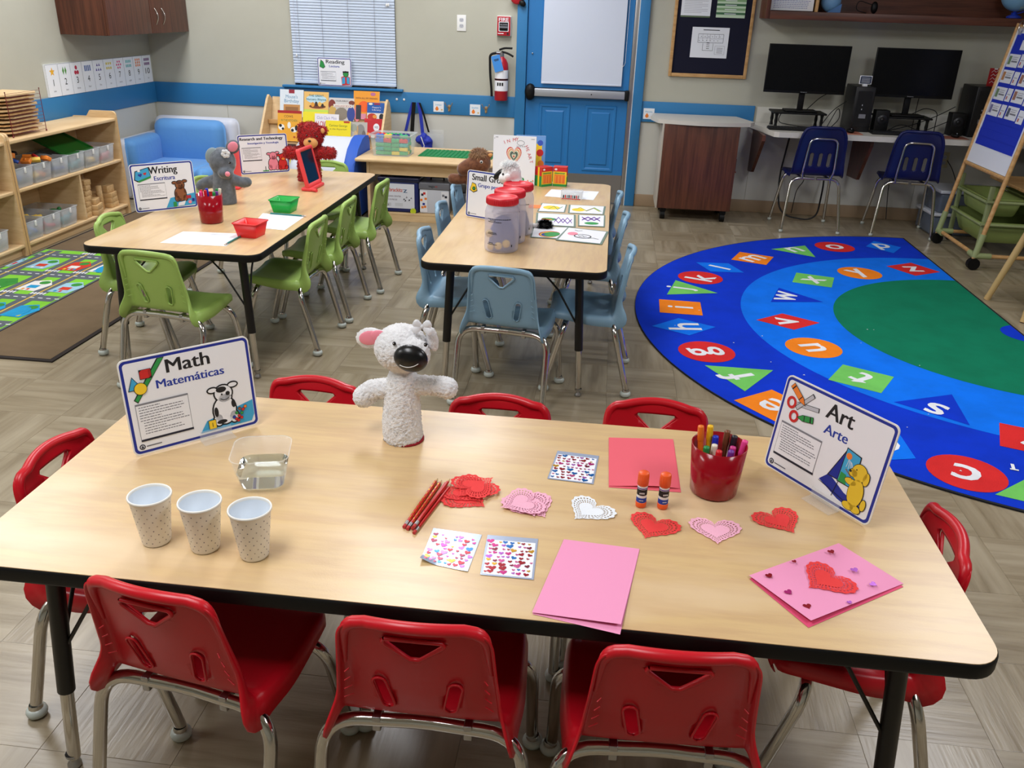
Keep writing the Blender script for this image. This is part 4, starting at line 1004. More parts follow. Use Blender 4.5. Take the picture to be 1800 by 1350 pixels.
# ---------------------------------------------------------------- middle (small group) table
def d_small(g):
    g.poly([(.018, .128), (.030, .166), (.052, .160), (.062, .128), (.040, .118)], INK, .0014); g.poly([(.021, .130), (.031, .163), (.050, .157), (.058, .130), (.040, .122)], YEL, .0018); g.circ(.042, .138, .009, INK, .0022); g.circ(.042, .138, .006, GRN, .0026)
    quadru(g, .22, .02, .11, BRN, INK, .0016)
sg = at(818, 381, T2H); a_ = radians(-24)
sign('small_group_sign', 'small group sign behind the red-lidded jars on the middle table', sg, sg+Vector((.29*cos(a_), .29*sin(a_), 0)), 'Small Group', 'Grupo pequeño', d_small, .10, .68, .22, .56, .030, .08, (.15, .04, .16, .05), stand='back')
JAR = mat('frosted_jar', (226, 222, 240), .35, alpha=.40); LID = mat('red_lid', (214, 34, 48), .35)
def jar0():
    t = thing('jar', 'x', 'jar'); r = .0715; g = G()
    g.lathe([(0, .001), (r-.008, .001), (r-.001, .006), (r, .014), (r, .165), (r-.004, .180), (.058, .196), (.058, .204)], JAR, 36); g.obj('jar_wall', t)
    g = G(); g.lathe([(.058, .196), (.066, .197), (.067, .200), (.067, .222), (.064, .226), (.056, .227), (.054, .224), (0, .224)], LID, 40)
    for k in range(48): a = 2*pi*k/48; g.tube([(.067*cos(a), .067*sin(a), .200), (.067*cos(a), .067*sin(a), .220)], .0011, LID, 4)
    g.obj('lid', t)
    g = G(); rnd = random.Random(2)
    for zz, n, a0 in ((.142, 9, -2.35), (.136, 3, -2.2), (.130, 6, -2.35), (.085, 3, -2.3), (.080, 4, -2.38), (.042, 2, -2.3), (.036, 4, -2.38)):
        a = a0
        for k in range(n*2):
            w = .03+.05*rnd.random(); R_ = r+.0006; g.add([(R_*cos(a), R_*sin(a), zz), (R_*cos(a+w), R_*sin(a+w), zz), (R_*cos(a+w), R_*sin(a+w), zz+.0034), (R_*cos(a), R_*sin(a), zz+.0034)], [(0, 1, 2, 3)], INK); a += w+.022
    R_ = r+.0006; g.add([(R_*cos(-.85), R_*sin(-.85), .028), (R_*cos(-.78), R_*sin(-.78), .028), (R_*cos(-.78), R_*sin(-.78), .038), (R_*cos(-.85), R_*sin(-.85), .038)], [(0, 1, 2, 3)], INK)
    g.obj('printed_lettering', t); return t
j0 = jar0(); jp = [at(881, 439, T2H), at(896, 424, T2H), at(909, 412, T2H)]
j0.location = jp[0]; j0['label'] = 'frosted jar with red screw lid, nearest of the three in a row'; j0['group'] = 'frosted jars with red lids'
dup(j0, (jp[0].x+.014, jp[0].y+.150, T2H), .1, 'frosted jar with red lid in the middle of the row of three', None)
dup(j0, (jp[0].x+.034, jp[0].y+.302, T2H), .2, 'frosted jar with red lid, farthest of the three in a row', None)
YD = mat('wood_disc', (226, 192, 110), .6); BD = mat('blue_cloth', (70, 96, 160), .8); PD = mat('pink_disc', (220, 150, 160), .6)
def disc(j, x, z, r, m, y=-.045, nm='yellow'):
    g = G(); g.lathe([(0, -.003), (r, -.003), (r, .003), (0, .003)], m, 24); o = g.obj('disc', None); o.rotation_euler = (pi/2-.2, 0, x*6); o.location = (jp[0].x+x, jp[0].y+y, T2H+z)
    tag(o, f'{nm} round disc seen through the frosted wall of the nearest jar', 'disc', 'discs inside the nearest jar')
disc(j0, .026, .040, .0165, YD, -.050); disc(j0, -.006, .030, .0155, YD, -.054); disc(j0, -.040, .022, .014, YD, -.040); disc(j0, -.010, .052, .014, PD, -.038, 'pink'); disc(j0, -.048, .075, .016, YD, -.030)
g = G(); g.lathe([(0, .006), (.050, .006), (.058, .03), (.052, .09), (.030, .135), (0, .15)], BD, 16, (0, .0, 0)); o = g.obj('blue_felt_piece'); o.location = (jp[0].x+.004, jp[0].y+.004, T2H); tag(o, 'blue bundle filling the nearest frosted jar', 'cloth')
g = G(); g.lathe([(0, .006), (.050, .006), (.056, .05), (.040, .11), (0, .12)], BD, 16); o = g.obj('blue_felt_piece'); o.location = (jp[0].x+.014, jp[0].y+.150, T2H); tag(o, 'blue bundle filling the middle frosted jar', 'cloth')
g = G(); g.lathe([(0, .006), (.050, .006), (.056, .05), (.040, .10), (0, .11)], mat('grey_cloth', (120, 120, 140), .8), 16); o = g.obj('grey_felt_piece'); o.location = (jp[0].x+.034, jp[0].y+.302, T2H); tag(o, 'greyish bundle filling the farthest frosted jar', 'cloth')

BRF = mat('brown_plush', (122, 76, 48), .9, sheen=.5, var=((98, 56, 34), (50, 50, 50), .4, .6)); MANE = mat('tan_fur', (164, 124, 88), .95, sheen=.5)
t, Q, o = puppet('hand_puppet', 'brown horse hand puppet with tan mane standing behind the small group sign', 838, 352, 0, T2H, lambda Q: [
    ('c', [(0, 0, .01), (0, 0, .08), Q(836, 310)], [.060, .055, .048]), ('e', Q(843, 286), (.060, .060, .058)), ('c', [Q(838, 288, -.01), Q(822, 294, -.02), Q(815, 297, -.02)], [.05, .040, .036]),
    ('c', [Q(836, 312), Q(806, 315), Q(796, 314)], [.030, .028, .028]), ('c', [Q(852, 276), Q(860, 273), Q(865, 270)], [.022, .018, .008])], BRF, 6, .006, 5, .0012)
g = G(); g.ell(Q(861, 273, -.012), (.016, .006, .009), TANV, 12, 8, Matrix.Rotation(-.4, 3, 'Y')); g.obj('ear_lining', t)
mn = blob('mane_base', MANE, [('e', Q(842, 272, -.005), (.040, .040, .026))], .006, t, 3, .001); tufts('mane_pile', MANE, mn, 2500, .018, t, .0014, 5, .6)
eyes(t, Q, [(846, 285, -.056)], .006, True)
WP = mat('white_plush', (238, 236, 236), .95, sheen=.5)
t, Q, o = puppet('hand_puppet', 'white cow hand puppet with black ear behind the red-lidded jars', 893, 401, 0, T2H, lambda Q: [
    ('c', [(0, 0, .01), (0, 0, .08), Q(903, 322)], [.058, .054, .044]), ('e', Q(897, 305), (.050, .045, .045)), ('e', Q(889, 313, -.02), (.034, .035, .026))], WP, 8, .0055, 4, .002, .001)
ea = G(); ea.ell(Q(878, 306, -.02), (.034, .009, .016), PBLK, 16, 10, Matrix.Rotation(-.75, 3, 'Y')); ea.obj('ear', t)
ea = G(); ea.ell(Q(892, 312, -.055), (.014, .012, .018), WP, 16, 10); ea.obj('muzzle', t)
mn = blob('forelock_base', WP, [('e', Q(896, 294, -.005), (.032, .028, .020))], .005, t, 3, .001); tufts('forelock_pile', mat('white_fur', (250, 252, 252), .95), mn, 1800, .018, t, .0013, 9, .2)
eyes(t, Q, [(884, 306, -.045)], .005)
t = thing('plush_tail', 'white plush tail end with black tassel lying beside the jars', 'tail', at(940, 401, T2H)); g = G(); g.tube([(-.045, .02, .012), (.0, .0, .012), (.02, .004, .014)], .011, WP, 10); g.obj('tail_stem', t)
b_ = blob('tassel_base', PBLK, [('e', (.045, .006, .016), (.028, .020, .015))], .005, t, 2, .001); tufts('tassel', PBLK, b_, 1200, .018, t, .0012, 11, .2)

def upright(name, lab, cat, bl, br, h, thk, m, tilt=.06, group=None):
    bl = Vector(bl); br = Vector(br); mid = (bl+br)/2; w = (br-bl).length; t = thing(name, lab, cat, mid, atan2(br.y-bl.y, br.x-bl.x), group)
    g = G(); g.M = sheetM(tilt, (-w/2, 0, .001)); g.box(0, w, 0, h, -thk, 0, m); g.obj('cover', t)
    g = G(); g.M = sheetM(tilt, (-w/2, 0, .001)); return t, g, w
t, g, w = upright('picture_book', 'tall white picture book with a rainbow striped heart on its cover', 'book', at(865, 323, T2H), at(939, 327, T2H), .272, .016, PW, .10)
h = .272
for k, c in enumerate(((214, 70, 60), (236, 222, 196), (224, 150, 110), (236, 222, 196), (120, 150, 130), (60, 60, 64), (150, 170, 150), (236, 222, 196), (190, 60, 50))):
    s_ = 1-k*.11; P = heart(w*.49, h*.58, .064*s_, 0, 28, .72); g.poly(P, flat(c), .0008+k*.0004)
RT = flat((206, 90, 96)); 
for i_, ch in enumerate('IN MY'):
    if ch != ' ': g.text(ch, w*(.27+i_*.062), h*(.83+.018*i_), .019, RT, .001, 'l', None, .0002, .45-.12*i_)
for i_, ch in enumerate('HEART'): g.text(ch, w*(.74+i_*.031), h*(.79-i_*.070), .019, RT, .001, 'l', None, .0002, -1.0-.09*i_)
a = [(w*.64+.022*cos(2*pi*k/20), h*.86+.014*sin(2*pi*k/20)) for k in range(20)]; b = [(w*.64+.020*cos(2*pi*k/20), h*.86+.012*sin(2*pi*k/20)) for k in range(20)]; g.ring2(a, b, GREY, .001)
for k in range(5): g.line([(w*.56+k*.010, h*.80), (w*.56+k*.010, h*.78)], .003, INK, .001)
g.circ(w*.71, h*.115, .011, GRN, .001); g.line([(w*.71, h*.02), (w*.71, h*.08)], .002, GREY, .001)
for k in range(6): g.line([(w*(.76+.04*k), h*.01), (w*(.76+.04*k), h*(.05+.02*(k % 3)))], .0015, BRN, .001); g.circ(w*(.76+.04*k), h*(.06+.02*(k % 3)), .004, [RED, GRN, ORG][k % 3], .001, n=8)
g.rect(w*.05, h*.955, w*.11, h*.965, GREY, .001); g.rect(w*.02, h*.93, w*.035, h*.94, INK, .001); g.rect(w*.88, h*.94, w*.96, h*.948, GREY, .001); g.obj('cover_print', t)
t, g, w = upright('picture_book', 'colourful blue and yellow book peeking out behind the heart book', 'book', at(905, 320, T2H), at(956, 322, T2H), .265, .012, PW, .10)
g.rect(.0, .0, w, .265, flat((110, 160, 220)), .0006); g.rect(w*.6, .07, w-.02, .22, YEL, .001); g.circ(w*.86, .11, .018, ORG, .0014); g.circ(w*.82, .17, .020, RED, .0014); g.circ(w*.82, .225, .016, flat((60, 90, 190)), .0014); g.circ(w*.86, .06, .012, BRN, .0014); g.obj('cover_print', t)
def crayonbox(p, rz, lab, w=.078, d=.062, h=.108):
    t = thing('crayon_box', lab, 'box', at(*p, T2H+.0004), rz, 'boxes of crayons'); hw, hd = w/2, d/2
    g = G(); g.box(-hw, hw, -hd, hd, 0, h, YEL); g.obj('carton', t); g = G()
    g.M = sheetM(0, (-hw, -hd, 0)); g.rect(0, h*.78, w, h, RED, .0006); g.rect(w*.10, h*.16, w*.90, h*.62, ORG, .0006); g.rect(0, 0, w, h*.12, GRN, .0006)
    for k in range(6): g.poly([(w*(.14+.12*k), h*.18), (w*(.22+.12*k), h*.18), (w*(.22+.12*k), h*.50), (w*(.18+.12*k), h*.58), (w*(.14+.12*k), h*.50)], flat(((244, 150, 60), (236, 110, 40))[k % 2]), .001)
    g.rect(w*.10, h*.68, w*.88, h*.71, GRN, .001); g.text('CRAYONS', w*.12, h*.64, h*.09, GRN, .0012, 'l', w*.72); g.circ(w*.2, h*.89, w*.1, PW, .001, h*.05)
    g.M = Matrix(((0, 0, -1, -hw), (-1, 0, 0, hd), (0, 1, 0, 0), (0, 0, 0, 1))); g.rect(0, h*.55, d, h, RED, .0006); g.rect(0, 0, d, h*.55, GRN, .0006); g.rect(d*.42, 0, d*.66, h, YEL, .001)
    g.M = Matrix(((0, 0, 1, hw), (1, 0, 0, -hd), (0, 1, 0, 0), (0, 0, 0, 1))); g.rect(0, h*.55, d, h, RED, .0006); g.rect(0, 0, d, h*.50, GRN, .0006)
    g.M = Matrix.Translation((-hw, -hd, h)); g.rect(0, 0, w, d, RED, .0006); g.obj('printed_sides', t)
crayonbox((955, 326), .75, 'red, yellow and green crayon box turned sideways, left of the pair'); crayonbox((984, 326), -.05, 'crayon box showing its orange front, right of the pair')
paper('printed_sheet', 'white printed sheet lying under the clear plastic box on the middle table', [(969, 333), (1053, 337), (1043, 352), (957, 345)], T2H)
t = thing('clear_box', 'small clear plastic box on the printed sheet at the middle table', 'box', at(1005, 349, T2H+.001), -.05); 
R_ = lambda s, z: [(x, y, z) for x, y in rrect(0, 0, .058*s, .042*s, .008, 3)]
g = G(); g.loft([R_(.95, .001), R_(1, .006), R_(1, .045), R_(.97, .045), R_(.95, .003)], FROST, True, False); g.poly(rrect(0, 0, .055, .04, .006, 3), FROST, .001); g.obj('box_wall', t)
g = G()
for k in range(9): g.box(-.044+k*.010, -.038+k*.010, -.0435, -.0425, .010, .026, (INK, RED, GREY)[k % 3])
g.box(-.05, .05, -.0432, -.0424, .004, .008, RED); g.obj('printed_label', t)
g = G(); g.poly([(-.03, -.04), (.035, -.035), (.03, .04), (-.032, .036)], mat('card_orange', (244, 130, 60), .6), 0, .0006); o = g.obj('orange_card'); o.location = at(940, 363, T2H+.0006); tag(o, 'orange card beside the farthest jar on the middle table', 'card')
CB = flat((112, 134, 118), .4)
def pcard(P, lab, draw):
    c = sum((at(*p, T2H) for p in P), Vector())/4; W = [at(*p, T2H)-c for p in P]
    for q in W: q.z = 0
    t = thing('picture_card', lab, 'card', (c.x, c.y, T2H+pcard.z), 0, 'laminated picture cards'); pcard.z += .0004; f = quad_fn(*W); g = G()
    grid_sheet(g, f, 1, 1, CB); g.obj('card_sheet', t); g = G(); fi = lambda u, v: f(.05+.9*u, .05+.9*v)+Vector((0, 0, .0008)); grid_sheet(g, fi, 1, 1, PW)
    def pl(pts, m, z): g.add([fi(u, 1-v)+Vector((0, 0, z)) for u, v in pts], [tuple(range(len(pts)))], m)
    draw(pl); g.obj('printed_face', t)
pcard.z = .0008
def el(cx, cy, rx, ry, n=18): return [(cx+rx*cos(2*pi*k/n), cy+ry*sin(2*pi*k/n)) for k in range(n)]
def zz(pl, x0, x1, y0, y1, m, w=.05, n=4):
    for k in range(n):
        xa, xb = x0+(x1-x0)*k/n, x0+(x1-x0)*(k+1)/n; ya, yb = (y0, y1) if k % 2 == 0 else (y1, y0); pl([(xa, ya-w), (xb, yb-w), (xb, yb+w), (xa, ya+w)], m, .0006)
pcard([(952, 357), (997, 360), (993, 374), (944, 372)], 'card with a yellow corn shape at the back left of the card rows', lambda pl: (pl(el(.45, .5, .35, .25), YEL, .0004), zz(pl, .35, .9, .3, .7, GRN, .04, 3)))
pcard([(1000, 360), (1065, 363), (1062, 378), (998, 375)], 'card with yellow and green strokes at the back right of the card rows', lambda pl: (pl(el(.25, .4, .2, .2), YEL, .0004), zz(pl, .1, .9, .3, .7, flat((190, 190, 60)), .05, 4), zz(pl, .5, .95, .3, .75, GRN, .03, 2)))
pcard([(943, 374), (1012, 378), (1012, 400), (941, 396)], 'card with a green leaf and purple zigzag in the middle row, left', lambda pl: (pl(el(.32, .5, .22, .12), GRN, .0004), pl(el(.25, .46, .16, .05), ORG, .0008), zz(pl, .45, .95, .25, .7, PUR, .045, 4), zz(pl, .45, .95, .6, .2, PUR, .045, 4)))
pcard([(1016, 378), (1064, 379), (1063, 400), (1016, 398)], 'card with purple zigzag and green shape in the middle row, right', lambda pl: (zz(pl, .1, .85, .8, .45, PUR, .05, 3), zz(pl, .1, .85, .5, .8, PUR, .05, 3), pl(el(.5, .22, .3, .12), GRN, .0004)))
pcard([(936, 399), (1002, 400), (980, 421), (932, 418)], 'card with a rainbow and green hill in the front row, beside the plush tail', lambda pl: (pl(el(.6, .3, .38, .30), RED, .0004), pl(el(.6, .28, .33, .26), YEL, .0006), pl(el(.6, .26, .28, .2), SIGNBLUE, .0008), pl(el(.7, .3, .28, .22), GRN, .001)))
pcard([(997, 400), (1070, 408), (1058, 431), (976, 423)], 'card with a line drawing of a hand, nearest of the picture cards', lambda pl: (pl(el(.5, .42, .22, .16), INK, .0004), pl(el(.5, .42, .19, .12), PW, .0006), pl(el(.22, .55, .13, .13), PNK, .0004), zz(pl, .65, .92, .3, .35, INK, .012, 2), zz(pl, .2, .4, .86, .80, INK, .012, 2), zz(pl, .38, .6, .45, .38, INK, .02, 4)))

# ---------------------------------------------------------------- shelving along the left wall
def shelf_unit(y0, y1, lab, divider=None):
    t = thing('storage_shelf', lab, 'shelf', (-3.74, (y0+y1)/2, 0), 0, 'low maple shelf units along the left wall'); hy = (y1-y0)/2; xf, xb = .175, -.155
    def side(yc):
        g = G(); P = [(xb, .0), (xf, .0), (xf, .70)]; P += [(xf-.03+.03*cos(a), .712+.03*sin(a)) for a in [pi/2*k/5 for k in range(6)]] + [(-.02, .742), (-.05, .70), (xb, .70)]
        g.loft([[(x, yc-.009, z+.001) for x, z in P], [(x, yc+.009, z+.001) for x, z in P]], PLY, False)
        g.loft([[(xf-.001, yc-.0095, .002), (xf+.0015, yc-.006, .002), (xf+.0015, yc+.006, .002), (xf-.001, yc+.0095, .002)], [(xf-.001, yc-.0095, .70), (xf+.0015, yc-.006, .70), (xf+.0015, yc+.006, .70), (xf-.001, yc+.0095, .70)]], PLYE, True)
        g.obj('side_panel', t)
    side(-hy+.010); side(hy-.010)
    for z, nm in ((.675, 'top_panel'), (.385, 'shelf_board'), (.055, 'bottom_panel')):
        g = G(); g.box(xb, xf-.006, -hy+.020, hy-.020, z, z+.020, PLY, .004); g.obj(nm, t)
    g = G(); g.box(xb-.012, xb, -hy+.020, hy-.020, .05, .69, PLY); g.obj('back_panel', t)
    g = G(); g.box(xf-.05, xf-.034, -hy+.020, hy-.020, 0.001, .054, PLY); g.obj('kick_board', t)
    if divider is not None: g = G(); g.box(xb+.002, xf-.012, divider-.009, divider+.009, .0755, .3845, PLY); g.obj('divider', t)
    return t
shelf_unit(4.825, 6.045, 'maple shelf unit with wooden blocks and frosted bins, nearest the corner armchair', .06)
shelf_unit(3.60, 4.820, 'maple shelf unit cut off by the left edge of the photo', 0.0)
def bin0():
    t = thing('storage_bin', 'x', 'bin'); R_ = lambda sx, sy, z: [(x, y, z) for x, y in rrect(0, 0, sx, sy, .012, 3)]
    g = G(); g.loft([R_(.135, .076, .001), R_(.140, .080, .010), R_(.150, .088, .118), R_(.1475, .0855, .118), R_(.137, .077, .008)], FROST, True, False); g.poly(rrect(0, 0, .135, .076, .012, 3), FROST, .001, .002); g.obj('bin_wall', t)
    g = G(); g.loft([R_(.150, .088, .112), R_(.154, .092, .118), R_(.154, .092, .122), R_(.147, .085, .122), R_(.147, .085, .118)], FROST, True, False)
    g.box(.150, .156, -.008, .008, .085, .118, WHITE, .002); g.obj('rim', t); return t
b0 = bin0(); used_b = [0]
TOYM = [mat('toy_'+n, c, .5) for n, c in (('pink', (214, 120, 130)), ('orange', (244, 140, 50)), ('blue', (40, 80, 170)), ('teal', (70, 150, 160)), ('yellow', (238, 200, 80)), ('red', (204, 40, 50)), ('green', (40, 120, 60)), ('black', (24, 22, 26)), ('cream', (222, 190, 120)))]
def toy(x, y, z, k, s, name, lab, grp, rnd):
    g = G(); R = Matrix.Rotation(rnd.random()*3, 3, 'Z') @ Matrix.Rotation(rnd.random()*2-1, 3, 'X'); m = TOYM[k % 9]; f = k % 3
    if f == 0:   # small animal: body, head, legs
        g.ell((0, 0, 0), (s, s*.6, s*.6), m, 12, 8, R); g.ell(R @ Vector((s*1.1, 0, s*.5)), s*.45, m, 10, 6)
        for a in (-.5, .5):
            for b in (-.3, .3): g.tube([R @ Vector((a*s, b*s, 0)), R @ Vector((a*s, b*s, -s))], s*.16, m, 6)
    elif f == 1: # rounded peg block
        g.M = R.to_4x4(); g.box(-s, s, -s*.6, s*.6, -s*.4, s*.4, m, .004); g.lathe([(s*.25, s*.4), (s*.25, s*.6), (0, s*.6)], m, 10)
    else:        # curved play food piece
        g.tube([R @ Vector((s*1.4*cos(a), s*1.0*sin(a), 0)) for a in [pi*j/8 for j in range(9)]], s*.35, m, 8)
    o = g.obj(name); o.location = (x, y, z); return tag(o, lab, 'toy', grp)
O6 = ['first', 'second', 'third', 'fourth', 'fifth', 'sixth']
UC = ((0, 2, 6), (1, 0, 4), (2, 7, 3), (3, 3, 1), (4, 6, 8), (5, 5, 0))
binset = [(4.944+.187*k, .4055, f'{O6[k]} bin on the upper board of the block shelf', UC[k]) for k in range(6)]
binset += [(4.944+.187*k, .0755, f'{O6[k]} bin on the bottom board of the block shelf', ((2, 2, 7), (8, 5, 4), (3, 8, 6))[k]) for k in range(3)]
binset += [(3.715+.188*k+(.03 if k > 2 else 0), .4055, f'{O6[k]} bin on the upper board of the cut-off shelf', UC[5-k]) for k in range(5)]
binset += [(y_, .0755, f'{O6[k]} bin on the bottom board of the cut-off shelf', UC[k]) for k, y_ in enumerate((3.72, 3.92, 4.40, 4.60))]
rnd = random.Random(12); TNM = ['pink', 'orange', 'blue', 'teal', 'yellow', 'red', 'green', 'black', 'cream']
SPN = ['back near corner', 'back middle', 'front near corner', 'front far corner', 'top of the pile at the back', 'top of the pile in the middle']
for y, z, lab, cs in binset:
    L_ = lab.replace(' bin', ' frosted bin')
    if used_b[0] == 0: b0.location = (-3.725, y, z); b0['label'] = L_; b0['group'] = 'frosted toy bins on the shelves'; used_b[0] = 1
    else: dup(b0, (-3.725, y, z), 0, L_, 'frosted toy bins on the shelves')
    spots = [(-.08, -.035), (.0, .03), (.085, -.03), (.09, .035), (-.03, -.03), (.03, 0.0)]
    for j, (dx, dy) in enumerate(spots[:(6 if y > 4.3 else 4)]):
        c = rnd.choice(cs); toy(-3.725+dx, y+dy, z+(.042 if j < 4 else .088), c, .033, 'small_toy', f'{TNM[c]} toy in the {lab}', f'toys in the {lab}', rnd)
heapc = [(-3.66, 4.905, .560, 2, .034), (-3.64, 4.96, .555, 2, .030), (-3.70, 5.00, .585, 1, .036), (-3.63, 5.05, .545, 1, .030), (-3.60, 5.10, .545, 4, .028), (-3.62, 5.15, .545, 5, .028), (-3.59, 5.19, .540, 1, .030), (-3.74, 4.97, .60, 7, .030), (-3.72, 5.06, .585, 7, .028), (-3.75, 4.93, .565, 3, .026), (-3.68, 5.14, .55, 1, .028)]
hp = ['lowest', 'near', 'middle', 'front', 'front', 'front', 'far', 'small upright', 'round', 'rear', 'far upper']
nm = ['blue', 'blue', 'orange', 'orange', 'yellow', 'red', 'orange', 'black', 'black', 'teal', 'orange']
for k, (x, y, z, c, s) in enumerate(heapc): toy(x, y, z, c, s, 'toy_animal', f'{hp[k]} {nm[k]} toy of the heap on top of the first frosted bins', 'heap of toys above the frosted bins', rnd)
g = G(); g.tube([(0, -.12, .0), (.02, .02, .02), (.03, .12, -.01)], .005, BLACK, 6); o = g.obj('toy_snake'); o.location = (-3.70, 5.25, .545); tag(o, 'thin black curved toy lying over the third frosted bin', 'toy')
GT = mat('green_tray', (22, 104, 34), .35)
g = G(); P = rrect(0, 0, .13, .17, .012, 3); g.loft([[(x, y, 0) for x, y in P], [(x*1.0, y*1.0, .014) for x, y in P], [(x*.94, y*.95, .014) for x, y in P], [(x*.92, y*.93, .004) for x, y in P]], GT, True, True); o = g.obj('green_tray'); o.location = (-3.735, 5.60, .565); o.rotation_euler = (0, .42, 0); tag(o, 'dark green plastic tray lying tilted across the frosted bins', 'tray')

ORD = 'lowest,second,third,fourth,fifth,sixth,seventh,eighth,ninth,tenth,topmost'.split(',')
# unit blocks
def block(x, y, z, sx, sy, sz, rz=0.0, kind='b'):
    g = G()
    if kind == 'c': g.lathe([(0, 0), (sx, 0), (sx, sz), (0, sz)], BLOCKW, 20)
    else: g.box(-sx, sx, -sy, sy, 0, sz, BLOCKW, .003)
    o = g.obj('wooden_block'); o.location = (x, y, z); o.rotation_euler = (0, 0, rz); block.n[block.lab] = block.n.get(block.lab, 0)+1; n_ = block.n[block.lab]
    return tag(o, (f'{ORD[n_-1]} ' if 'cylinder' not in block.lab else '')+block.lab, 'block', 'natural wood unit blocks')
block.n = {}; z0 = .0762; bx = -3.68
block.lab = 'wooden block in the tall leaning stack against the divider'
for k in range(7): block(bx+.05, 5.555+.008*k, z0+k*.036, .035, .034, .035, .1*(k % 3-1))
for k in range(3): block(bx-.04, 5.555, z0+k*.072, .035, .034, .071)
block.lab = 'wooden block in the front row next to the tall stack'
for k in range(2): block(bx+.06, 5.665+.0*k, z0+k*.036, .045, .060, .035, .25)
block(bx+.055, 5.672, z0+.0725, .034, .05, .035, .3)
block.lab = 'wooden block in the middle pile at the back'
for k in range(4): block(bx-.05, 5.70, z0+k*.036, .045, .065, .035, -.05*k)
block(bx-.04, 5.665, z0+.1445, .034, .012, .072); block(bx-.04, 5.735, z0+.1445, .034, .012, .072)
block.lab = 'wooden block in the pile behind the upright cylinder'
for k in range(3): block(bx-.04, 5.845, z0+k*.036, .045, .055, .035, .06*k)
block.lab = 'upright wooden cylinder among the blocks'; block(bx+.03, 5.805, z0, .021, .021, .17, 0, 'c')
block.lab = 'wooden block at the right end of the block compartment'
for k in range(3): block(bx+.045, 5.905, z0+k*.036, .035, .05, .035, .08*k)
block(bx+.045, 5.900, z0+.1085, .020, .045, .05); block(bx-.03, 5.955, z0, .04, .034, .07)

# wooden puzzle boards in a wire rack
PYR = 5.13
t = thing('puzzle_rack', 'dark red wire rack holding wooden puzzle boards on the shelf top', 'rack', (-3.765, PYR, .6962)); WR = mat('rack_wire', (110, 20, 30), .4)
for sx in (-1, 1):
    for sy in (-1, 1):
        g = G(); g.tube([(sx*.145, sy*.165, 0.002), (sx*.145, sy*.165, .262)], .0022, WR, 6); g.ell((sx*.145, sy*.165, .006), .006, WR, 8, 6); g.ell((sx*.145, sy*.165, .263), .004, WR, 8, 6); g.obj('post', t)
for k in range(12):
    g = G(); z = .016+k*.0215; g.tube([(.145, -.165, z), (.145, .165, z)], .0012, WR, 5); g.obj('wire', t); g = G(); g.tube([(-.145, -.165, z), (-.145, .165, z)], .0012, WR, 5); g.obj('wire', t)
# boards rest on the wires
for k in range(11):
    w = .17+.016*((k*7) % 4-1.5)/2; P = [(-.12, -w), (.10, -w), (.132, -w*.7), (.132, w*.75), (.10, w), (-.12, w)]
    g = G(); g.poly(P, (BLOCKW, PLY, PINE)[k % 3], 0, .009); o = g.obj('puzzle_board'); o.location = (-3.765+.003*(k % 2), PYR+.012*((k*5) % 3-1), .6962+.0188+k*.0215)
    tag(o, f'{ORD[k]} thin wooden puzzle board from the bottom in the wire rack', 'puzzle board', 'puzzle boards stacked in the wire rack')

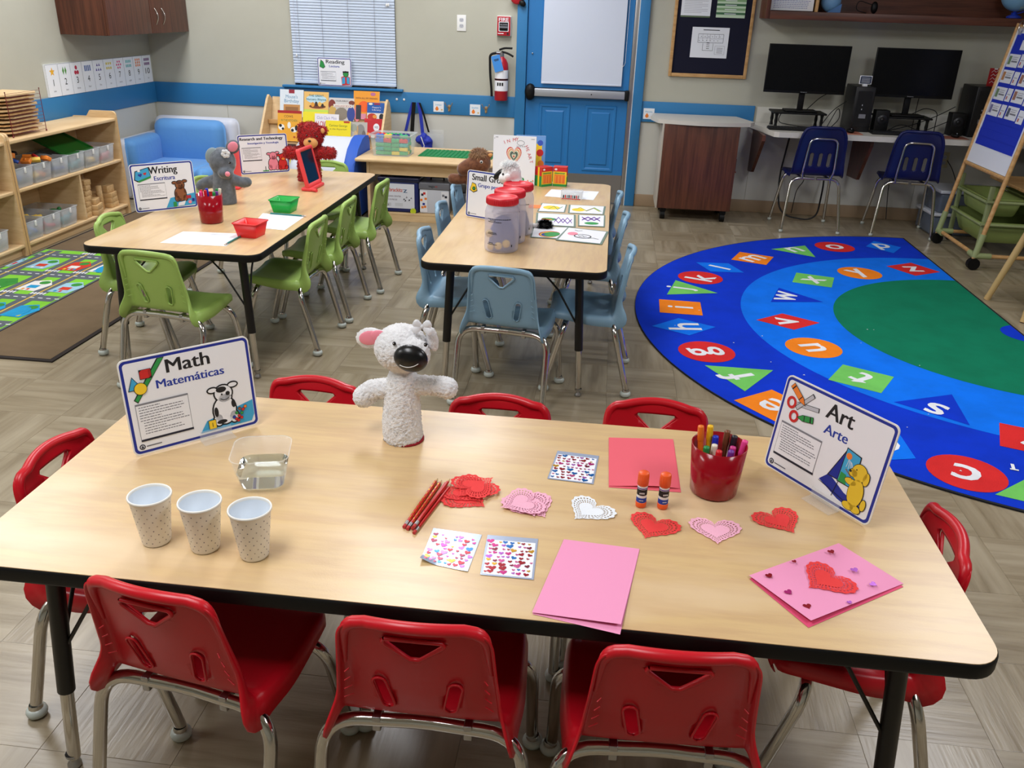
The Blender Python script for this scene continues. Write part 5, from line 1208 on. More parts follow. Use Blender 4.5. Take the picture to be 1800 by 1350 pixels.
# number cards on the left wall
WORDS = 'one two three four five six seven eight nine ten'.split()
CNM = ['yellow star', 'green diamonds', 'crimson dots', 'blue bars', 'violet triangles', 'yellow squares', 'magenta dots', 'teal bars', 'orange squares', 'purple bars']
SHC = [(240, 180, 40), (80, 150, 60), (190, 40, 70), (50, 90, 160), (80, 60, 150), (220, 200, 70), (220, 60, 120), (60, 180, 180), (240, 140, 80), (110, 40, 120)]
c0_, c1_ = 5.815, 7.262
for k in range(10):
    w = (c1_-c0_)/10; h = .215; t = thing('number_card', f'white number card with {WORDS[k]} {CNM[k]} on the wall above the shelf', 'card', (XL+.0155, c0_+w*k, .842), 0, 'number cards in a row on the left wall')
    Mx = Matrix(((0, 0, 1, 0), (1, 0, 0, 0), (0, 1, 0, 0), (0, 0, 0, 1)))
    g = G(); g.M = Mx; g.poly([(.001, 0), (w-.001, 0), (w-.001, h), (.001, h)], PAPER, -.0145, .0155); g.obj('card_sheet', t)
    g = G(); g.M = Mx; g.rect(.001, 0, .003, h, GREY, .0013); g.rect(0.001, h-.003, w-.001, h, GREY, .0013)
    g.text(str(k+1), w/2, h*.33, .045, INK, .0016, 'c', None if k < 9 else .07); g.text(WORDS[k], w/2, h*.14, .014, GREY, .0016, 'c')
    m = flat(SHC[k]); n = k+1; rows = {1: [1], 2: [2], 3: [1, 2], 4: [4], 5: [2, 3], 6: [3, 3], 7: [2, 3, 2], 8: [4, 4], 9: [3, 3, 3], 10: [5, 5]}[n]; nr = len(rows)
    for r, cnt in enumerate(rows):
        for c in range(cnt):
            x = w/2+(c-(cnt-1)/2)*(.075/max(cnt, 3)+.003); y = h*.80-(r-(nr-1)/2)*.066/nr-.008; s = .032 if n == 1 else (.022 if n < 4 else .0105)
            if n == 1: g.poly([(x+s*(1 if j % 2 == 0 else .42)*cos(pi/2+pi*j/5), y+s*(1 if j % 2 == 0 else .42)*sin(pi/2+pi*j/5)) for j in range(10)], m, .0016)
            elif n == 2: g.poly([(x-s*.5, y), (x, y-s*1.3), (x+s*.5, y), (x, y+s*1.3)], m, .0016)
            elif n in (4, 8, 10): g.rect(x-s*.6, y-s*(1.9 if n == 4 else 1), x+s*.6, y+s*(1.9 if n == 4 else 1), m, .0016)
            elif n == 5: g.poly([(x-s, y-s), (x+s, y-s), (x, y+s)], m, .0016)
            elif n == 3: g.circ(x, y-.004, s*.65, m, .0016)
            elif n in (6, 9): g.rect(x-s*.8, y-s*.8, x+s*.8, y+s*.8, m, .0016)
            else: g.circ(x, y, s*.8, m, .0016, n=10)
    g.obj('printed_face', t)

# wall cabinet in the corner
t = thing('wall_cabinet', 'dark walnut wall cabinet with two doors hanging in the left corner', 'cabinet', (XL+.18, 6.69, 1.245))
g = G(); g.box(-.178, .172, -.605, .605, 0, .95, WALNUT, .002); g.obj('body', t)
for s in (-1, 1):
    g = G(); g.box(.1725, .192, min(s*.003, s*.603), max(s*.003, s*.603), .002, .948, WALNUT, .002); d_ = g.obj('door', t)
    g = G(); yy = .125+s*.055-.0; g.tube([(.193+.022*sin(pi*k/10), yy, .065+.115*k/10) for k in range(11)], .0045, CHROME, 8); g.obj('handle', d_)

# soft armchairs
SB = mat('soft_blue', (92, 152, 214), .7, sheen=.3, bump=(18, .3), bd=.006); SW_ = mat('soft_white', (208, 212, 224), .55); SB2 = mat('soft_royal', (34, 88, 190), .6)
def pad(g, x0, x1, y0, y1, z0, z1, m, r=.05):
    n = 8; rings = []
    for k in range(n+1):
        a = -pi/2+pi*k/n; ins = r*(1-cos(a)); zz_ = (z0+r+r*sin(a)) if a < 0 else (z1-r+r*sin(a)); rings.append([(x, y, zz_) for x, y in rrect((x0+x1)/2, (y0+y1)/2, (x1-x0)/2-ins, (y1-y0)/2-ins, max(r*1.6-ins, .02), 5)])
    g.loft(rings, m, True)
t = thing('soft_armchair', 'light blue soft child armchair with pale shell in the corner under the cabinet', 'armchair', (-3.50, 6.82, 0), .0)
g = G(); pad(g, -.37, .37, .26, .40, .0, .585, SW_, .06); pad(g, -.40, -.28, -.36, .38, 0, .47, SW_, .05); pad(g, .26, .38, -.30, .38, 0, .24, SW_, .05); pad(g, -.38, .38, -.34, .30, 0, .14, SW_, .03); g.obj('shell', t)
g = G(); pad(g, -.305, .305, .10, .285, .18, .578, SB, .075); g.obj('back_cushion', t)
g = G(); pad(g, -.27, .27, -.34, .18, .14, .27, SB, .05); g.obj('seat_cushion', t)
for s, zt in ((-1, .47), (1, .27)): g = G(); pad(g, s*.30-.075, s*.30+.075, -.34, .16, .14, zt, SB, .055); g.obj('arm_cushion', t)
t = thing('soft_armchair', 'white and royal blue soft child armchair seen from behind, beside the book display', 'armchair', (-2.10, 6.40, 0), 0)
def prof(k, ins=0.0): return [(-.24+ins, .02), (-.24+ins, .36), (-.215+ins, .41), (-.10, .50*k), (.02, .555*k), (.10, .57*k), (.20-ins, .56*k), (.22-ins, .52), (.22-ins, .02)]
g = G(); g.loft([[(x, y, z*(1-d)) for y, z in prof(1, i_)] for x, i_, d in ((-.27, .06, .14), (-.255, .025, .06), (-.22, .005, .015), (-.16, 0, 0), (.165, 0, 0))], SW_, True); g.obj('shell', t)
g = G(); g.loft([[(x, y, z) for y, z in prof(1.03, i_)] for x, i_ in ((.166, .0), (.175, -.015), (.235, -.015), (.25, 0))], SB2, True); g.obj('side_cushion', t)
g = G(); pad(g, -.22, .16, .221, .31, .02, .28, SB2, .04); g.obj('seat_cushion', t)

# ---------------------------------------------------------------- book display
t = thing('book_display', 'maple book display rack filled with picture books under the window', 'rack', (-2.34, 7.02, 0))
for s in (-1, 1):
    g = G(); P = [(-.28, .0), (.20, .0), (.20, .70), (.17, .76), (.12, .79), (.08, .76), (-.28, .30)]
    g.loft([[(s*.505-.009, y, z+.001) for y, z in P], [(s*.505+.009, y, z+.001) for y, z in P]], PLY, False); g.obj('side_panel', t)
for k, (y, z) in enumerate(((.10, .58), (.00, .40), (-.10, .22), (-.2, .06))):
    g = G(); g.box(-.495, .495, y-.05, y+.03, z-.012, z, PLY, .003); g.obj('shelf_board', t)
    g = G(); g.add([(-.495, y+.012, z), (.495, y+.012, z), (.495, y+.085, z+.19), (-.495, y+.085, z+.19)], [(0, 1, 2, 3)], PLY); g.obj('back_board', t)
    g = G(); g.box(-.495, .495, y-.056, y-.05, z-.012, z+.022, PINE, .002); g.obj('lip', t)
def book(px0, px1, pyt, pyb, yd, base, lab, draw, h=None, tilt=.30):
    a = aty(px0, pyb, yd); b = aty(px1, pyb, yd); tp = aty((px0+px1)/2, pyt, yd+.05); w = b.x-a.x; h = tp.z-a.z
    t = thing('picture_book', lab, 'book', ((a.x+b.x)/2, yd, (a.z+b.z)/2), 0, 'picture books in the display rack')
    M = sheetM(tilt*.8, (-w/2, 0, 0)); g = G(); g.M = M; g.box(0, w, 0, h, -.006, 0, base); g.obj('cover', t)
    g = G(); g.M = M; draw(g, w, h); g.obj('cover_print', t); return t
def blobs(g, w, h, spec, z=.0012):
    for i, (x, y, rx, ry, c) in enumerate(spec): g.circ(x*w, y*h, rx*w, flat(c), z+i*.0002, ry*h, 14)
def fill(g, w, h, c, z=.0006): g.rect(0, 0, w, h, flat(c), z)
def b1(g, w, h): fill(g, w, h, (222, 232, 240)); g.rect(w*.38, h*.86, w*.62, h*1.0, flat((150, 30, 50)), .001); g.text('Mouse\'s', w*.5, h*.68, h*.13, flat((80, 140, 180)), .001, 'c', w*.5); g.text('Birthday', w*.5, h*.52, h*.13, flat((80, 140, 180)), .001, 'c', w*.62); g.rect(w*.16, .0, w*.86, h*.45, flat((196, 140, 80)), .001); g.rect(w*.24, .0, w*.78, h*.36, flat((150, 104, 60)), .0013); blobs(g, w, h, ((.55, .18, .09, .12, (130, 126, 130)), (.7, .08, .06, .08, (230, 226, 220)), (.4, .1, .05, .07, (200, 180, 160))))
def b2(g, w, h): fill(g, w, h, (240, 226, 60)); g.rect(0, h*.42, w, h, flat((236, 190, 110)), .0008); g.rect(0, h*.34, w, h*.66, flat((200, 224, 90)), .0007); blobs(g, w, h, ((.5, .76, .42, .14, (190, 222, 236)), (.55, .52, .34, .07, (120, 60, 30)), (.36, .58, .07, .08, (230, 160, 60)), (.5, .60, .06, .08, (60, 40, 30)), (.64, .60, .07, .08, (240, 190, 90)), (.76, .56, .05, .06, (40, 34, 34)))); g.text('THE GREAT', w*.5, h*.84, h*.07, flat((50, 110, 110)), .003, 'c', w*.6); g.text('Nursery Rhyme', w*.5, h*.72, h*.07, flat((50, 110, 110)), .003, 'c', w*.8)
def b3(g, w, h): fill(g, w, h, (210, 206, 204)); blobs(g, w, h, ((.12, .7, .14, .22, (130, 50, 40)), (.15, .35, .16, .3, (206, 170, 90)), (.5, .3, .26, .28, (140, 130, 116)), (.88, .3, .16, .34, (50, 70, 150)), (.9, .8, .12, .1, (120, 60, 50)))); g.text('OUR FIRST', w*.52, h*.84, h*.06, flat((90, 90, 100)), .003, 'c', w*.5); g.rect(w*.18, h*.58, w*.92, h*.72, flat((236, 230, 222)), .0032); g.text('LANGUAGE BOOK', w*.55, h*.60, h*.09, flat((150, 40, 40)), .0036, 'c', w*.7)
def b4(g, w, h): fill(g, w, h, (240, 158, 44)); blobs(g, w, h, ((.4, .45, .22, .20, (244, 100, 30)), (.15, .2, .12, .3, (230, 130, 140)), (.75, .9, .1, .06, (190, 110, 150)))); g.text('WITH ALL MY FRIENDS', w*.5, h*.72, h*.06, flat((110, 70, 60)), .003, 'c', w*.85); g.rect(w*.1, 0, w*.3, h*.5, flat((50, 50, 60)), .0034); g.rect(w*.3, 0, w*.5, h*.2, flat((220, 140, 160)), .0034)
def b5(g, w, h): fill(g, w, h, (30, 90, 170)); g.rect(0, 0, w, h*.42, flat((226, 220, 214)), .0008); blobs(g, w, h, ((.3, .2, .28, .2, (190, 50, 30)), (.45, .22, .12, .1, (230, 150, 60)), (.85, .2, .14, .2, (40, 36, 40)), (.2, .92, .12, .06, (240, 236, 220)))); g.rect(w*.4, h*.88, w*.75, h*.98, flat((150, 40, 70)), .002); g.text('Pepper\'s', w*.55, h*.70, h*.08, PW, .002, 'c', w*.5); g.text('Library', w*.55, h*.56, h*.08, PW, .002, 'c', w*.5)
def b6(g, w, h): fill(g, w, h, (238, 172, 50)); g.rect(0, h*.91, w, h, flat((170, 30, 30)), .001); g.text('COWS', w*.45, h*.77, h*.08, flat((70, 44, 24)), .001, 'c', w*.36); g.text('IN THE KITCHEN', w*.48, h*.64, h*.08, flat((110, 130, 50)), .001, 'c', w*.66); blobs(g, w, h, ((.16, .45, .13, .10, (240, 240, 236)), (.12, .50, .06, .05, (24, 24, 26)), (.22, .40, .05, .04, (24, 24, 26)), (.48, .52, .07, .11, (240, 240, 230)), (.68, .38, .14, .09, (240, 240, 236)), (.62, .36, .06, .05, (24, 24, 26)), (.78, .44, .06, .09, (24, 24, 26)), (.7, .14, .05, .03, (180, 80, 30)), (.3, .2, .04, .05, (200, 110, 40))))
def b7(g, w, h): fill(g, w, h, (236, 232, 238)); g.text('Click Clack Moo', w*.5, h*.76, h*.14, flat((150, 150, 190)), .001, 'c', w*.82); g.text('I LOVE YOU!', w*.5, h*.44, h*.24, flat((190, 30, 50)), .001, 'c', w*.88, .0008)
def b8(g, w, h): fill(g, w, h, (244, 224, 30)); g.rect(w*.72, h*.91, w*.95, h*.99, flat((190, 60, 30)), .001); g.text('Curious George', w*.5, h*.74, h*.10, flat((80, 110, 40)), .001, 'c', w*.72); g.text('at the Aquarium', w*.5, h*.60, h*.07, flat((80, 80, 60)), .001, 'c', w*.68); blobs(g, w, h, ((.14, .14, .07, .14, (24, 26, 30)), (.26, .14, .08, .16, (24, 26, 30)), (.30, .12, .05, .12, (236, 236, 232)), (.82, .12, .07, .13, (30, 30, 34)), (.84, .10, .04, .09, (236, 236, 232))))
def b9(g, w, h): fill(g, w, h, (190, 186, 178)); blobs(g, w, h, ((.2, .7, .2, .2, (160, 166, 150)), (.6, .6, .25, .3, (140, 140, 138)), (.3, .3, .12, .28, (206, 180, 140)), (.42, .62, .04, .22, (200, 160, 110)), (.8, .35, .12, .25, (110, 104, 104)), (.1, .2, .12, .1, (226, 220, 200))))
def b10(g, w, h): fill(g, w, h, (196, 28, 40)); g.circ(w*.68, h*.55, w*.17, PW, .001, h*.20); g.text('YIKES!', w*.68, h*.50, h*.11, INK, .0014, 'c', w*.22); blobs(g, w, h, ((.25, .15, .12, .12, (240, 150, 60)), (.5, .08, .12, .1, (236, 226, 216))), .001); g.rect(0, h*.90, w*.4, h, flat((210, 40, 50)), .001)
def b11(g, w, h):
    fill(g, w, h, (240, 170, 40)); g.rect(0, h*.85, w, h, flat((40, 30, 30)), .001)
    for k in range(8): g.rect(w*(.02+.125*k), h*.88, w*(.09+.125*k), h*.95, flat((230, 90, 40)), .0014)
    g.text('DOG\'S MORNING', w*.5, h*.70, h*.08, flat((60, 40, 30)), .001, 'c', w*.9); blobs(g, w, h, ((.3, .3, .14, .13, (40, 60, 160)), (.7, .2, .2, .1, (60, 50, 40))))
def b12(g, w, h): fill(g, w, h, (228, 228, 214)); g.text('Pete', w*.4, h*.75, h*.13, flat((100, 40, 40)), .001, 'c', w*.45)
def b13(g, w, h): fill(g, w, h, (226, 232, 230)); blobs(g, w, h, ((.2, .25, .2, .2, (110, 180, 110)), (.6, .3, .1, .2, (50, 50, 56)))); g.text('ABC', w*.8, h*.25, h*.25, INK, .0016, 'c', w*.25)
def b14(g, w, h): fill(g, w, h, (60, 30, 30)); g.rect(w*.5, 0, w*.9, h*.8, flat((110, 60, 40)), .001)
def b15(g, w, h): fill(g, w, h, (236, 220, 90)); blobs(g, w, h, ((.5, .4, .3, .3, (200, 190, 60)), (.4, .1, .5, .12, (120, 190, 120))))
book(492, 533, 157, 205, 7.125, PW, 'white picture book with a mouse in a brown room, top left of the display rack', b1)
book(534, 577, 161, 215, 7.125, PW, 'yellow and orange nursery book in the top row, second from the left', b2)
book(578, 622, 172, 212, 7.125, PW, 'grey and red language picture book in the middle of the top row', b3)
book(621, 666, 160, 210, 7.130, PW, 'orange picture book in the top row, second from the right', b4)
book(645, 675, 180, 212, 7.105, PW, 'blue topped picture book in front of the orange one, top right', b5)
book(488, 530, 194, 248, 7.025, PW, 'orange picture book with black and white cows, lower left of the display rack', b6)
book(532, 556, 196, 245, 7.03, flat((242, 226, 40)), 'plain yellow picture book behind the red bear puppet', lambda g, w, h: fill(g, w, h, (242, 226, 40)))
book(553, 595, 200, 240, 7.02, PW, 'white picture book with red I LOVE lettering in the middle row', b7)
book(572, 616, 212, 252, 6.99, PW, 'bright yellow picture book with black and white birds, middle row', b8)
book(616, 645, 214, 250, 7.01, PW, 'pale grey picture book with a rabbit, right of the bright yellow one', b9)
book(640, 671, 208, 242, 7.02, PW, 'red picture book with a white speech bubble at the right of the middle row', b10)
book(628, 645, 237, 252, 6.985, YEL, 'small yellow book leaning below the grey rabbit book', lambda g, w, h: g.text('aA', w*.5, h*.4, h*.3, BRN, .001, 'c'))
book(558, 591, 249, 284, 6.90, PW, 'orange picture book with dark checked top in the lower row', b11)
book(593, 622, 248, 290, 6.90, PW, 'cream picture book with dark red title in the lower row', b12)
book(560, 589, 285, 312, 6.80, PW, 'white picture book with green hill at the bottom of the display rack', b13)
book(505, 520, 252, 285, 6.90, PW, 'dark brown picture book showing between sign and bear puppet', b14)
book(509, 524, 276, 310, 6.80, PW, 'pale yellow and green picture book at the bottom of the display rack', b15)

p = aty(560, 147, 7.27); q = aty(620, 152, 7.27)
def d_read(g):
    g.poly([(.018, .150), (.030, .205), (.052, .190), (.068, .150), (.050, .135)], INK, .0014); g.poly([(.021, .152), (.031, .200), (.050, .187), (.064, .152), (.050, .139)], GRN, .0018)
    g.poly([(.205, .010), (.275, .014), (.275, .075), (.24, .085), (.20, .075)], RED, .0014); g.poly([(.205, .018), (.232, .024), (.232, .075), (.208, .070)], LBLUE, .0018); g.poly([(.246, .024), (.270, .020), (.270, .072), (.246, .075)], LBLUE, .0018)
    g.circ(.240, .098, .024, INK, .0018); g.circ(.240, .098, .021, GRN, .0022); g.rect(.215, .108, .265, .120, INK, .0026)
sign('reading_sign', 'reading sign standing on the blue window sill against the blind', (p.x, 7.263, WZ0+.0025), (p.x+.289, 7.263, WZ0+.0025), 'Reading', 'Lectura', d_read, .26, .54, .35, .30, .030, .03, (.025, .04, .155, .115), stand='none')

# ---------------------------------------------------------------- low building table with bins
t = thing('building_table', 'low maple play table with a green building plate on top', 'table', (-1.32, 6.50, 0)); bh = .472
g = G(); g.box(-.525, .53, -.33, .33, bh-.024, bh, PLY, .010); g.obj('tabletop', t)
for x in (-.45, .45): g = G(); g.box(x-.011, x+.011, -.24, .26, .001, bh-.0245, PLY); g.obj('side_panel', t)
g = G(); g.box(-.438, .438, -.235, -.215, bh-.125, bh-.0245, PLY); g.obj('apron', t)
g = G(); g.box(-.438, .438, .15, .17, bh-.125, bh-.0245, PLY); g.obj('apron', t)
g = G(); g.box(-.438, .438, -.235, .25, .048, .066, PLY, .003); g.box(-.438, .438, -.235, -.217, .0005, .0478, PLY); g.obj('bottom_panel', t)
g = G(); GP = mat('building_green', (10, 130, 70), .5); g.box(-.10, .46, -.11, .22, bh+.0005, bh+.004, GP)
for i in range(18):
    for j in range(10): g.lathe([(.009, bh+.004), (.009, bh+.008), (0, bh+.008)], GP, 6, (-.085+i*.0315, -.095+j*.0325, 0))
g.obj('green_building_plate', t)
t = thing('block_bin', 'clear plastic bin of coloured building blocks on the low play table', 'bin', (-1.61, 6.42, bh+.0008), 0)
R_ = lambda sx, sy, z: [(x, y, z) for x, y in rrect(0, 0, sx, sy, .015, 3)]
g = G(); g.loft([R_(.135, .100, .001), R_(.155, .115, .150), R_(.150, .110, .150), R_(.132, .097, .006)], mat('bin_clear', (220, 236, 236), .2, alpha=.16), True, False); g.poly(rrect(0, 0, .135, .1, .015, 3), FROST, .001, .002); g.obj('bin_wall', t)
g = G(); g.loft([R_(.155, .115, .143), R_(.163, .123, .150), R_(.163, .123, .155), R_(.152, .112, .155), R_(.150, .110, .150)], FROST, True, False); g.obj('rim', t)
BC = [('green', (40, 170, 100)), ('green', (60, 180, 120)), ('blue', (50, 110, 200)), ('yellow', (240, 210, 60)), ('teal', (40, 170, 160)), ('red', (220, 40, 50)), ('navy', (40, 40, 130))]
def brick(cname, c):
    g = G(); m = mat('brick_'+cname, c, .35); g.box(-.030, .030, -.015, .015, 0, .024, m, .002)
    for k in (-1, 1): g.lathe([(.008, .024), (.008, .029), (0, .029)], m, 10, (k*.015, 0, 0))
    return g.mesh('building_block')
bme = [(n, brick(n+str(i), c)) for i, (n, c) in enumerate(BC)]; rnd = random.Random(4)
for lay in range(5):
    for ix in range(4):
        for iy in range(3 if lay < 4 else 2):
            if lay == 4 and rnd.random() < .3: continue
            n, me = bme[rnd.choice([0, 1, 0, 2, 4, 3] if lay < 3 else [2, 5, 3, 6, 0, 1])]; o = bpy.data.objects.new('building_block', me); COL.objects.link(o)
            o.location = (-1.61-.090+ix*.060, 6.42-.055+iy*.055+(.0 if lay < 4 else .02), bh+.007+lay*.0295); o.rotation_euler = (rnd.uniform(-.04, .04), 0, rnd.uniform(-.2, .2))
            tag(o, f'{n} block in the clear bin, {("bottom", "second", "third", "fourth", "top")[lay]} layer, {("front", "middle", "back")[iy]} row, {("first", "second", "third", "fourth")[ix]} from the window side', 'building block', 'building blocks in the clear bin')
# bins on the lower level
NB = mat('bin_navy', (20, 34, 100), .35); LB_ = flat((222, 226, 236))
t = thing('toy_kit_bin', 'navy blue storage bin with a white lettered label under the low play table', 'bin', (-1.545, 6.42, .0668))
g = G(); g.box(-.150, .150, -.14, .14, .0, .235, NB, .014); g.obj('bin_body', t); g = G(); g.box(-.160, .160, -.150, .150, .228, .262, mat('lid_dark', (16, 22, 56), .3), .010); g.box(-.06, .05, -.09, .03, .262, .266, flat((70, 74, 84))); g.obj('lid', t)
g = G(); g.M = sheetM(0, (-.12, -.141, .030)); g.rect(0, 0, .24, .185, LB_, .0004); g.text('brackitz', .05, .125, .030, flat((200, 80, 50)), .001, 'l', .10, .0008); g.text('z', .155, .120, .038, flat((40, 90, 130)), .001, 'l', .03, .0008)
g.text('BUILDING CENTER', .012, .085, .011, flat((90, 60, 70)), .001, 'l', .125); g.text('110 PIECES', .042, .060, .011, flat((90, 60, 70)), .001, 'l', .065)
for k, (x, y) in enumerate(((.16, .07), (.18, .085), (.20, .065), (.215, .08), (.17, .06))): g.poly([(x-.007, y-.007), (x+.008, y-.002), (x, y+.009)], NAV if k % 2 == 0 else GREY, .001)
g.rect(.010, .015, .060, .040, flat((200, 204, 212)), .001); g.text('CE', .022, .018, .014, NAV, .0014); g.rect(.09, .015, .15, .04, flat((206, 210, 218)), .001); g.obj('printed_label', t)
g = G()
for x in (-.11, .11): g.tube([(x, -.150, .014), (x, -.138, .014)], .022, mat('wheel_lime', (200, 214, 40), .4), 18)
g.obj('lime_feet', t)
t = thing('toy_kit_bin', 'grey and white lidded kit box with orange pattern beside the navy bin', 'bin', (-1.275, 6.42, .0668))
g = G(); g.box(-.112, .112, -.13, .13, 0, .185, flat((206, 210, 220), .35), .008); g.obj('bin_body', t); g = G(); g.box(-.118, .118, -.137, .137, .180, .232, flat((110, 112, 120), .35), .008); g.tube(fillet([(-.05, 0, .232), (-.05, 0, .25), (.05, 0, .25), (.05, 0, .232)], .01), .006, BLACK, 8); g.obj('lid', t)
g = G(); g.M = sheetM(0, (-.112, -.138, 0)); g.text('tegu', .07, .200, .018, flat((30, 40, 40)), .001, 'l', .045); g.text('o', .120, .200, .018, flat((180, 50, 40)), .001, 'l', .018)
g.M = sheetM(0, (-.112, -.131, 0)); g.rect(.002, .01, .058, .17, PW, .0004); g.rect(.165, .01, .222, .17, PW, .0004)
for k, (x, y, c) in enumerate(((.02, .14, NAV), (.035, .15, RED), (.012, .10, ORG), (.03, .07, SIGNBLUE), (.02, .045, ORG), (.04, .05, ORG), (.045, .11, ORG), (.18, .14, GREY), (.2, .13, NAV), (.19, .09, GREY), (.205, .07, GREY), (.18, .05, NAV))): g.rect(x-.008, y-.008, x+.010, y+.009, c, .0008+.0001*k)
g.obj('printed_sides', t)
t = thing('toy_kit_bin', 'dark grey open tub at the right under the low play table', 'bin', (-1.03, 6.42, .0668)); g = G(); g.box(-.10, .10, -.13, .13, 0, .17, flat((70, 76, 86), .4), .012); g.obj('bin_body', t)
g = G(); g.box(-.106, .106, -.136, .136, .168, .182, BLACK, .006); g.obj('rim', t)
for k in range(3):
    g = G(); grid_sheet(g, quad_fn((-.10+.02*k, -.12, 0), (.12, -.11+.02*k, 0), (.13, .12, 0), (-.09, .10, 0), lambda u, v: .006*sin(3*u+k)), 4, 4, PAPER); o = g.obj('loose_paper'); o.location = (-1.50+.03*k, 6.43, .338+.010*k); tag(o, 'loose white sheet lying on the lid of the navy bin', 'paper', 'loose sheets on the navy bin')

# bags on hooks, cards and hooks on the band
BAGB = mat('bag_blue', (30, 50, 170), .7)
t = thing('hanging_bag', 'royal blue drawstring bag hanging by blue and black straps from the wall band', 'bag', (-1.62, D-.03, .40))
for k, (x0, x1, m, w) in enumerate(((-.03, -.095, BAGB, .012), (-.02, -.04, BLACK, .016), (.02, .055, BAGB, .014), (.03, .105, BLACK, .008))):
    g = G(); g.loft([[(x-w, -.004*k-.002, z), (x+w, -.004*k-.002, z), (x+w, -.004*k+.001, z), (x-w, -.004*k+.001, z)] for x, z in ((x0, .365), ((x0+x1)/2, .26), (x1, .13 if k != 2 else .08))], m, False); g.obj('strap', t)
bg = blob('bag_body', BAGB, [('c', [(.03, -.03, .07), (.10, -.035, .06)], [.035, .04]), ('c', [(.07, -.04, .10), (.08, -.04, -.01)], [.03, .035]), ('e', (.11, -.03, .03), (.03, .03, .06))], .007, t, 3, .006, 40)
g = G(); g.tube([(.05, -.075, .10), (.08, -.085, .03), (.06, -.075, -.03)], .004, WHITE, 6); g.obj('cord', t)
t = thing('acrylic_pocket', 'clear acrylic wall pocket behind the blue hanging bag', 'holder', (-1.50, D-.02, .36)); g = G(); g.box(-.09, .11, -.03, -.028, 0, .16, CLEAR); g.box(-.09, .11, -.004, -.002, 0, .19, CLEAR); g.box(-.09, .11, -.03, -.002, 0, .003, CLEAR); g.obj('clear_wall', t)
for k, (x, z, lab) in enumerate(((-1.435, .737, 'small white name card on the blue band, right of the hanging bag'), (-1.127, .725, 'small white name card on the blue band, below the fire extinguisher'), (.305, .755, 'small white name card on the band beside the door, next to the rolling cabinet'))):
    t = thing('name_card', lab, 'card', (x, D-.0145, z), 0, 'name cards on the blue band'); g = G(); g.box(-.044, .044, -.002, 0, -.042, .042, PAPER); g.obj('card_sheet', t)
    g = G(); g.M = sheetM(0, (-.044, -.0022, -.042)); g.text(('Grasshopper', 'Starfish', 'Panda')[k], .044, .052, .012, LBLUE, .0004, 'c', .055); g.circ(.030, .024, .014, ORG, .0004); g.circ(.030, .036, .008, ORG, .0006); g.rect(.064, .012, .078, .024, flat((226, 190, 120)), .0004); g.obj('printed_face', t)
for k, (x, z) in enumerate(((-1.345, .735), (-1.035, .735))):
    t = thing('coat_hook', ('small brass coat hook on the blue band, left of the two', 'small brass coat hook on the blue band, under the extinguisher')[k], 'hook', (x, D-.0145, z), 0, 'coat hooks on the blue band'); BR_ = mat('brass', (190, 160, 120), .3, .8)
    g = G(); g.box(-.010, .010, -.003, 0, -.03, .02, BR_, .001)
    for s in (-1, 1): g.tube(fillet([(0, -.003, .005), (s*.012, -.02, .0), (s*.03, -.028, .034)], .015), .003, BR_, 8); g.ell((s*.03, -.028, .036), .0045, BR_, 8, 6)
    g.tube(fillet([(0, -.003, -.018), (0, -.018, -.035), (0, -.03, -.022)], .01), .003, BR_, 8); g.obj('hook', t)
for x in (-1.79, -1.728): g = G(); g.ell((0, 0, 0), (.010, .004, .010), WHITE, 12, 6); o = g.obj('adhesive_dot'); o.location = (x, D-.016, .781); tag(o, 'small round white dot on the blue band beside the window sill', 'dot', 'white dots on the blue band')

def outlet(x, z, lab, m=WHITE, Y=None):
    t = thing('wall_outlet', lab, 'outlet', (x, (Y or D)-.0005, z)); g = G(); g.box(-.037, .037, -.006, 0, -.060, .060, m, .002); g.obj('cover_plate', t); g = G()
    for zz_ in (-.022, .022):
        g.M = sheetM(0, (0, -.0065, zz_)); g.poly(rrect(0, 0, .017, .014, .010, 4), LGREY, .0); 
        for s in (-1, 1): g.rect(s*.006-.001, -.002, s*.006+.001, .006, INK, .0004)
        g.circ(0, -.007, .002, INK, .0004, n=8)
    g.obj('socket', t)
outlet(-1.247, 1.386, 'white wall outlet to the left of the fire alarm')
outlet(2.678, .50, 'beige wall outlet low on the wall under the computer counter', flat((200, 190, 150)), D-.0045)
t = thing('fire_alarm', 'red fire alarm pull station with FIRE lettering on the wall', 'alarm', (-.900, D-.0005, 1.375)); FR = mat('alarm_red', (176, 22, 40), .35)
g = G(); g.box(-.057, .057, -.03, 0, -.075, .075, WHITE, .004); g.box(-.053, .053, -.045, -.030, -.071, .071, FR, .004); g.obj('housing', t)
g = G(); g.M = sheetM(0, (0, -.0456, 0)); g.text('FIRE', 0, .036, .026, PW, .0006, 'c', .078, .001); g.ring2(rrect(0, -.004, .040, .036, .006, 3), rrect(0, -.004, .035, .031, .004, 3), PW, .0006); g.poly(rrect(0, -.004, .035, .031, .004, 3), INK, .0004); g.text('PULL DOWN', 0, .006, .009, LGREY, .001, 'c', .055); g.rect(-.032, -.012, .032, -.002, GREY, .0008); g.circ(.034, -.055, .009, INK, .0006); g.rect(-.045, -.058, .0, -.052, PW, .0006); g.obj('printed_front', t)
g = G(); g.box(-.028, .028, -.058, -.046, -.026, -.014, BLACK, .003); g.obj('pull_bar', t)

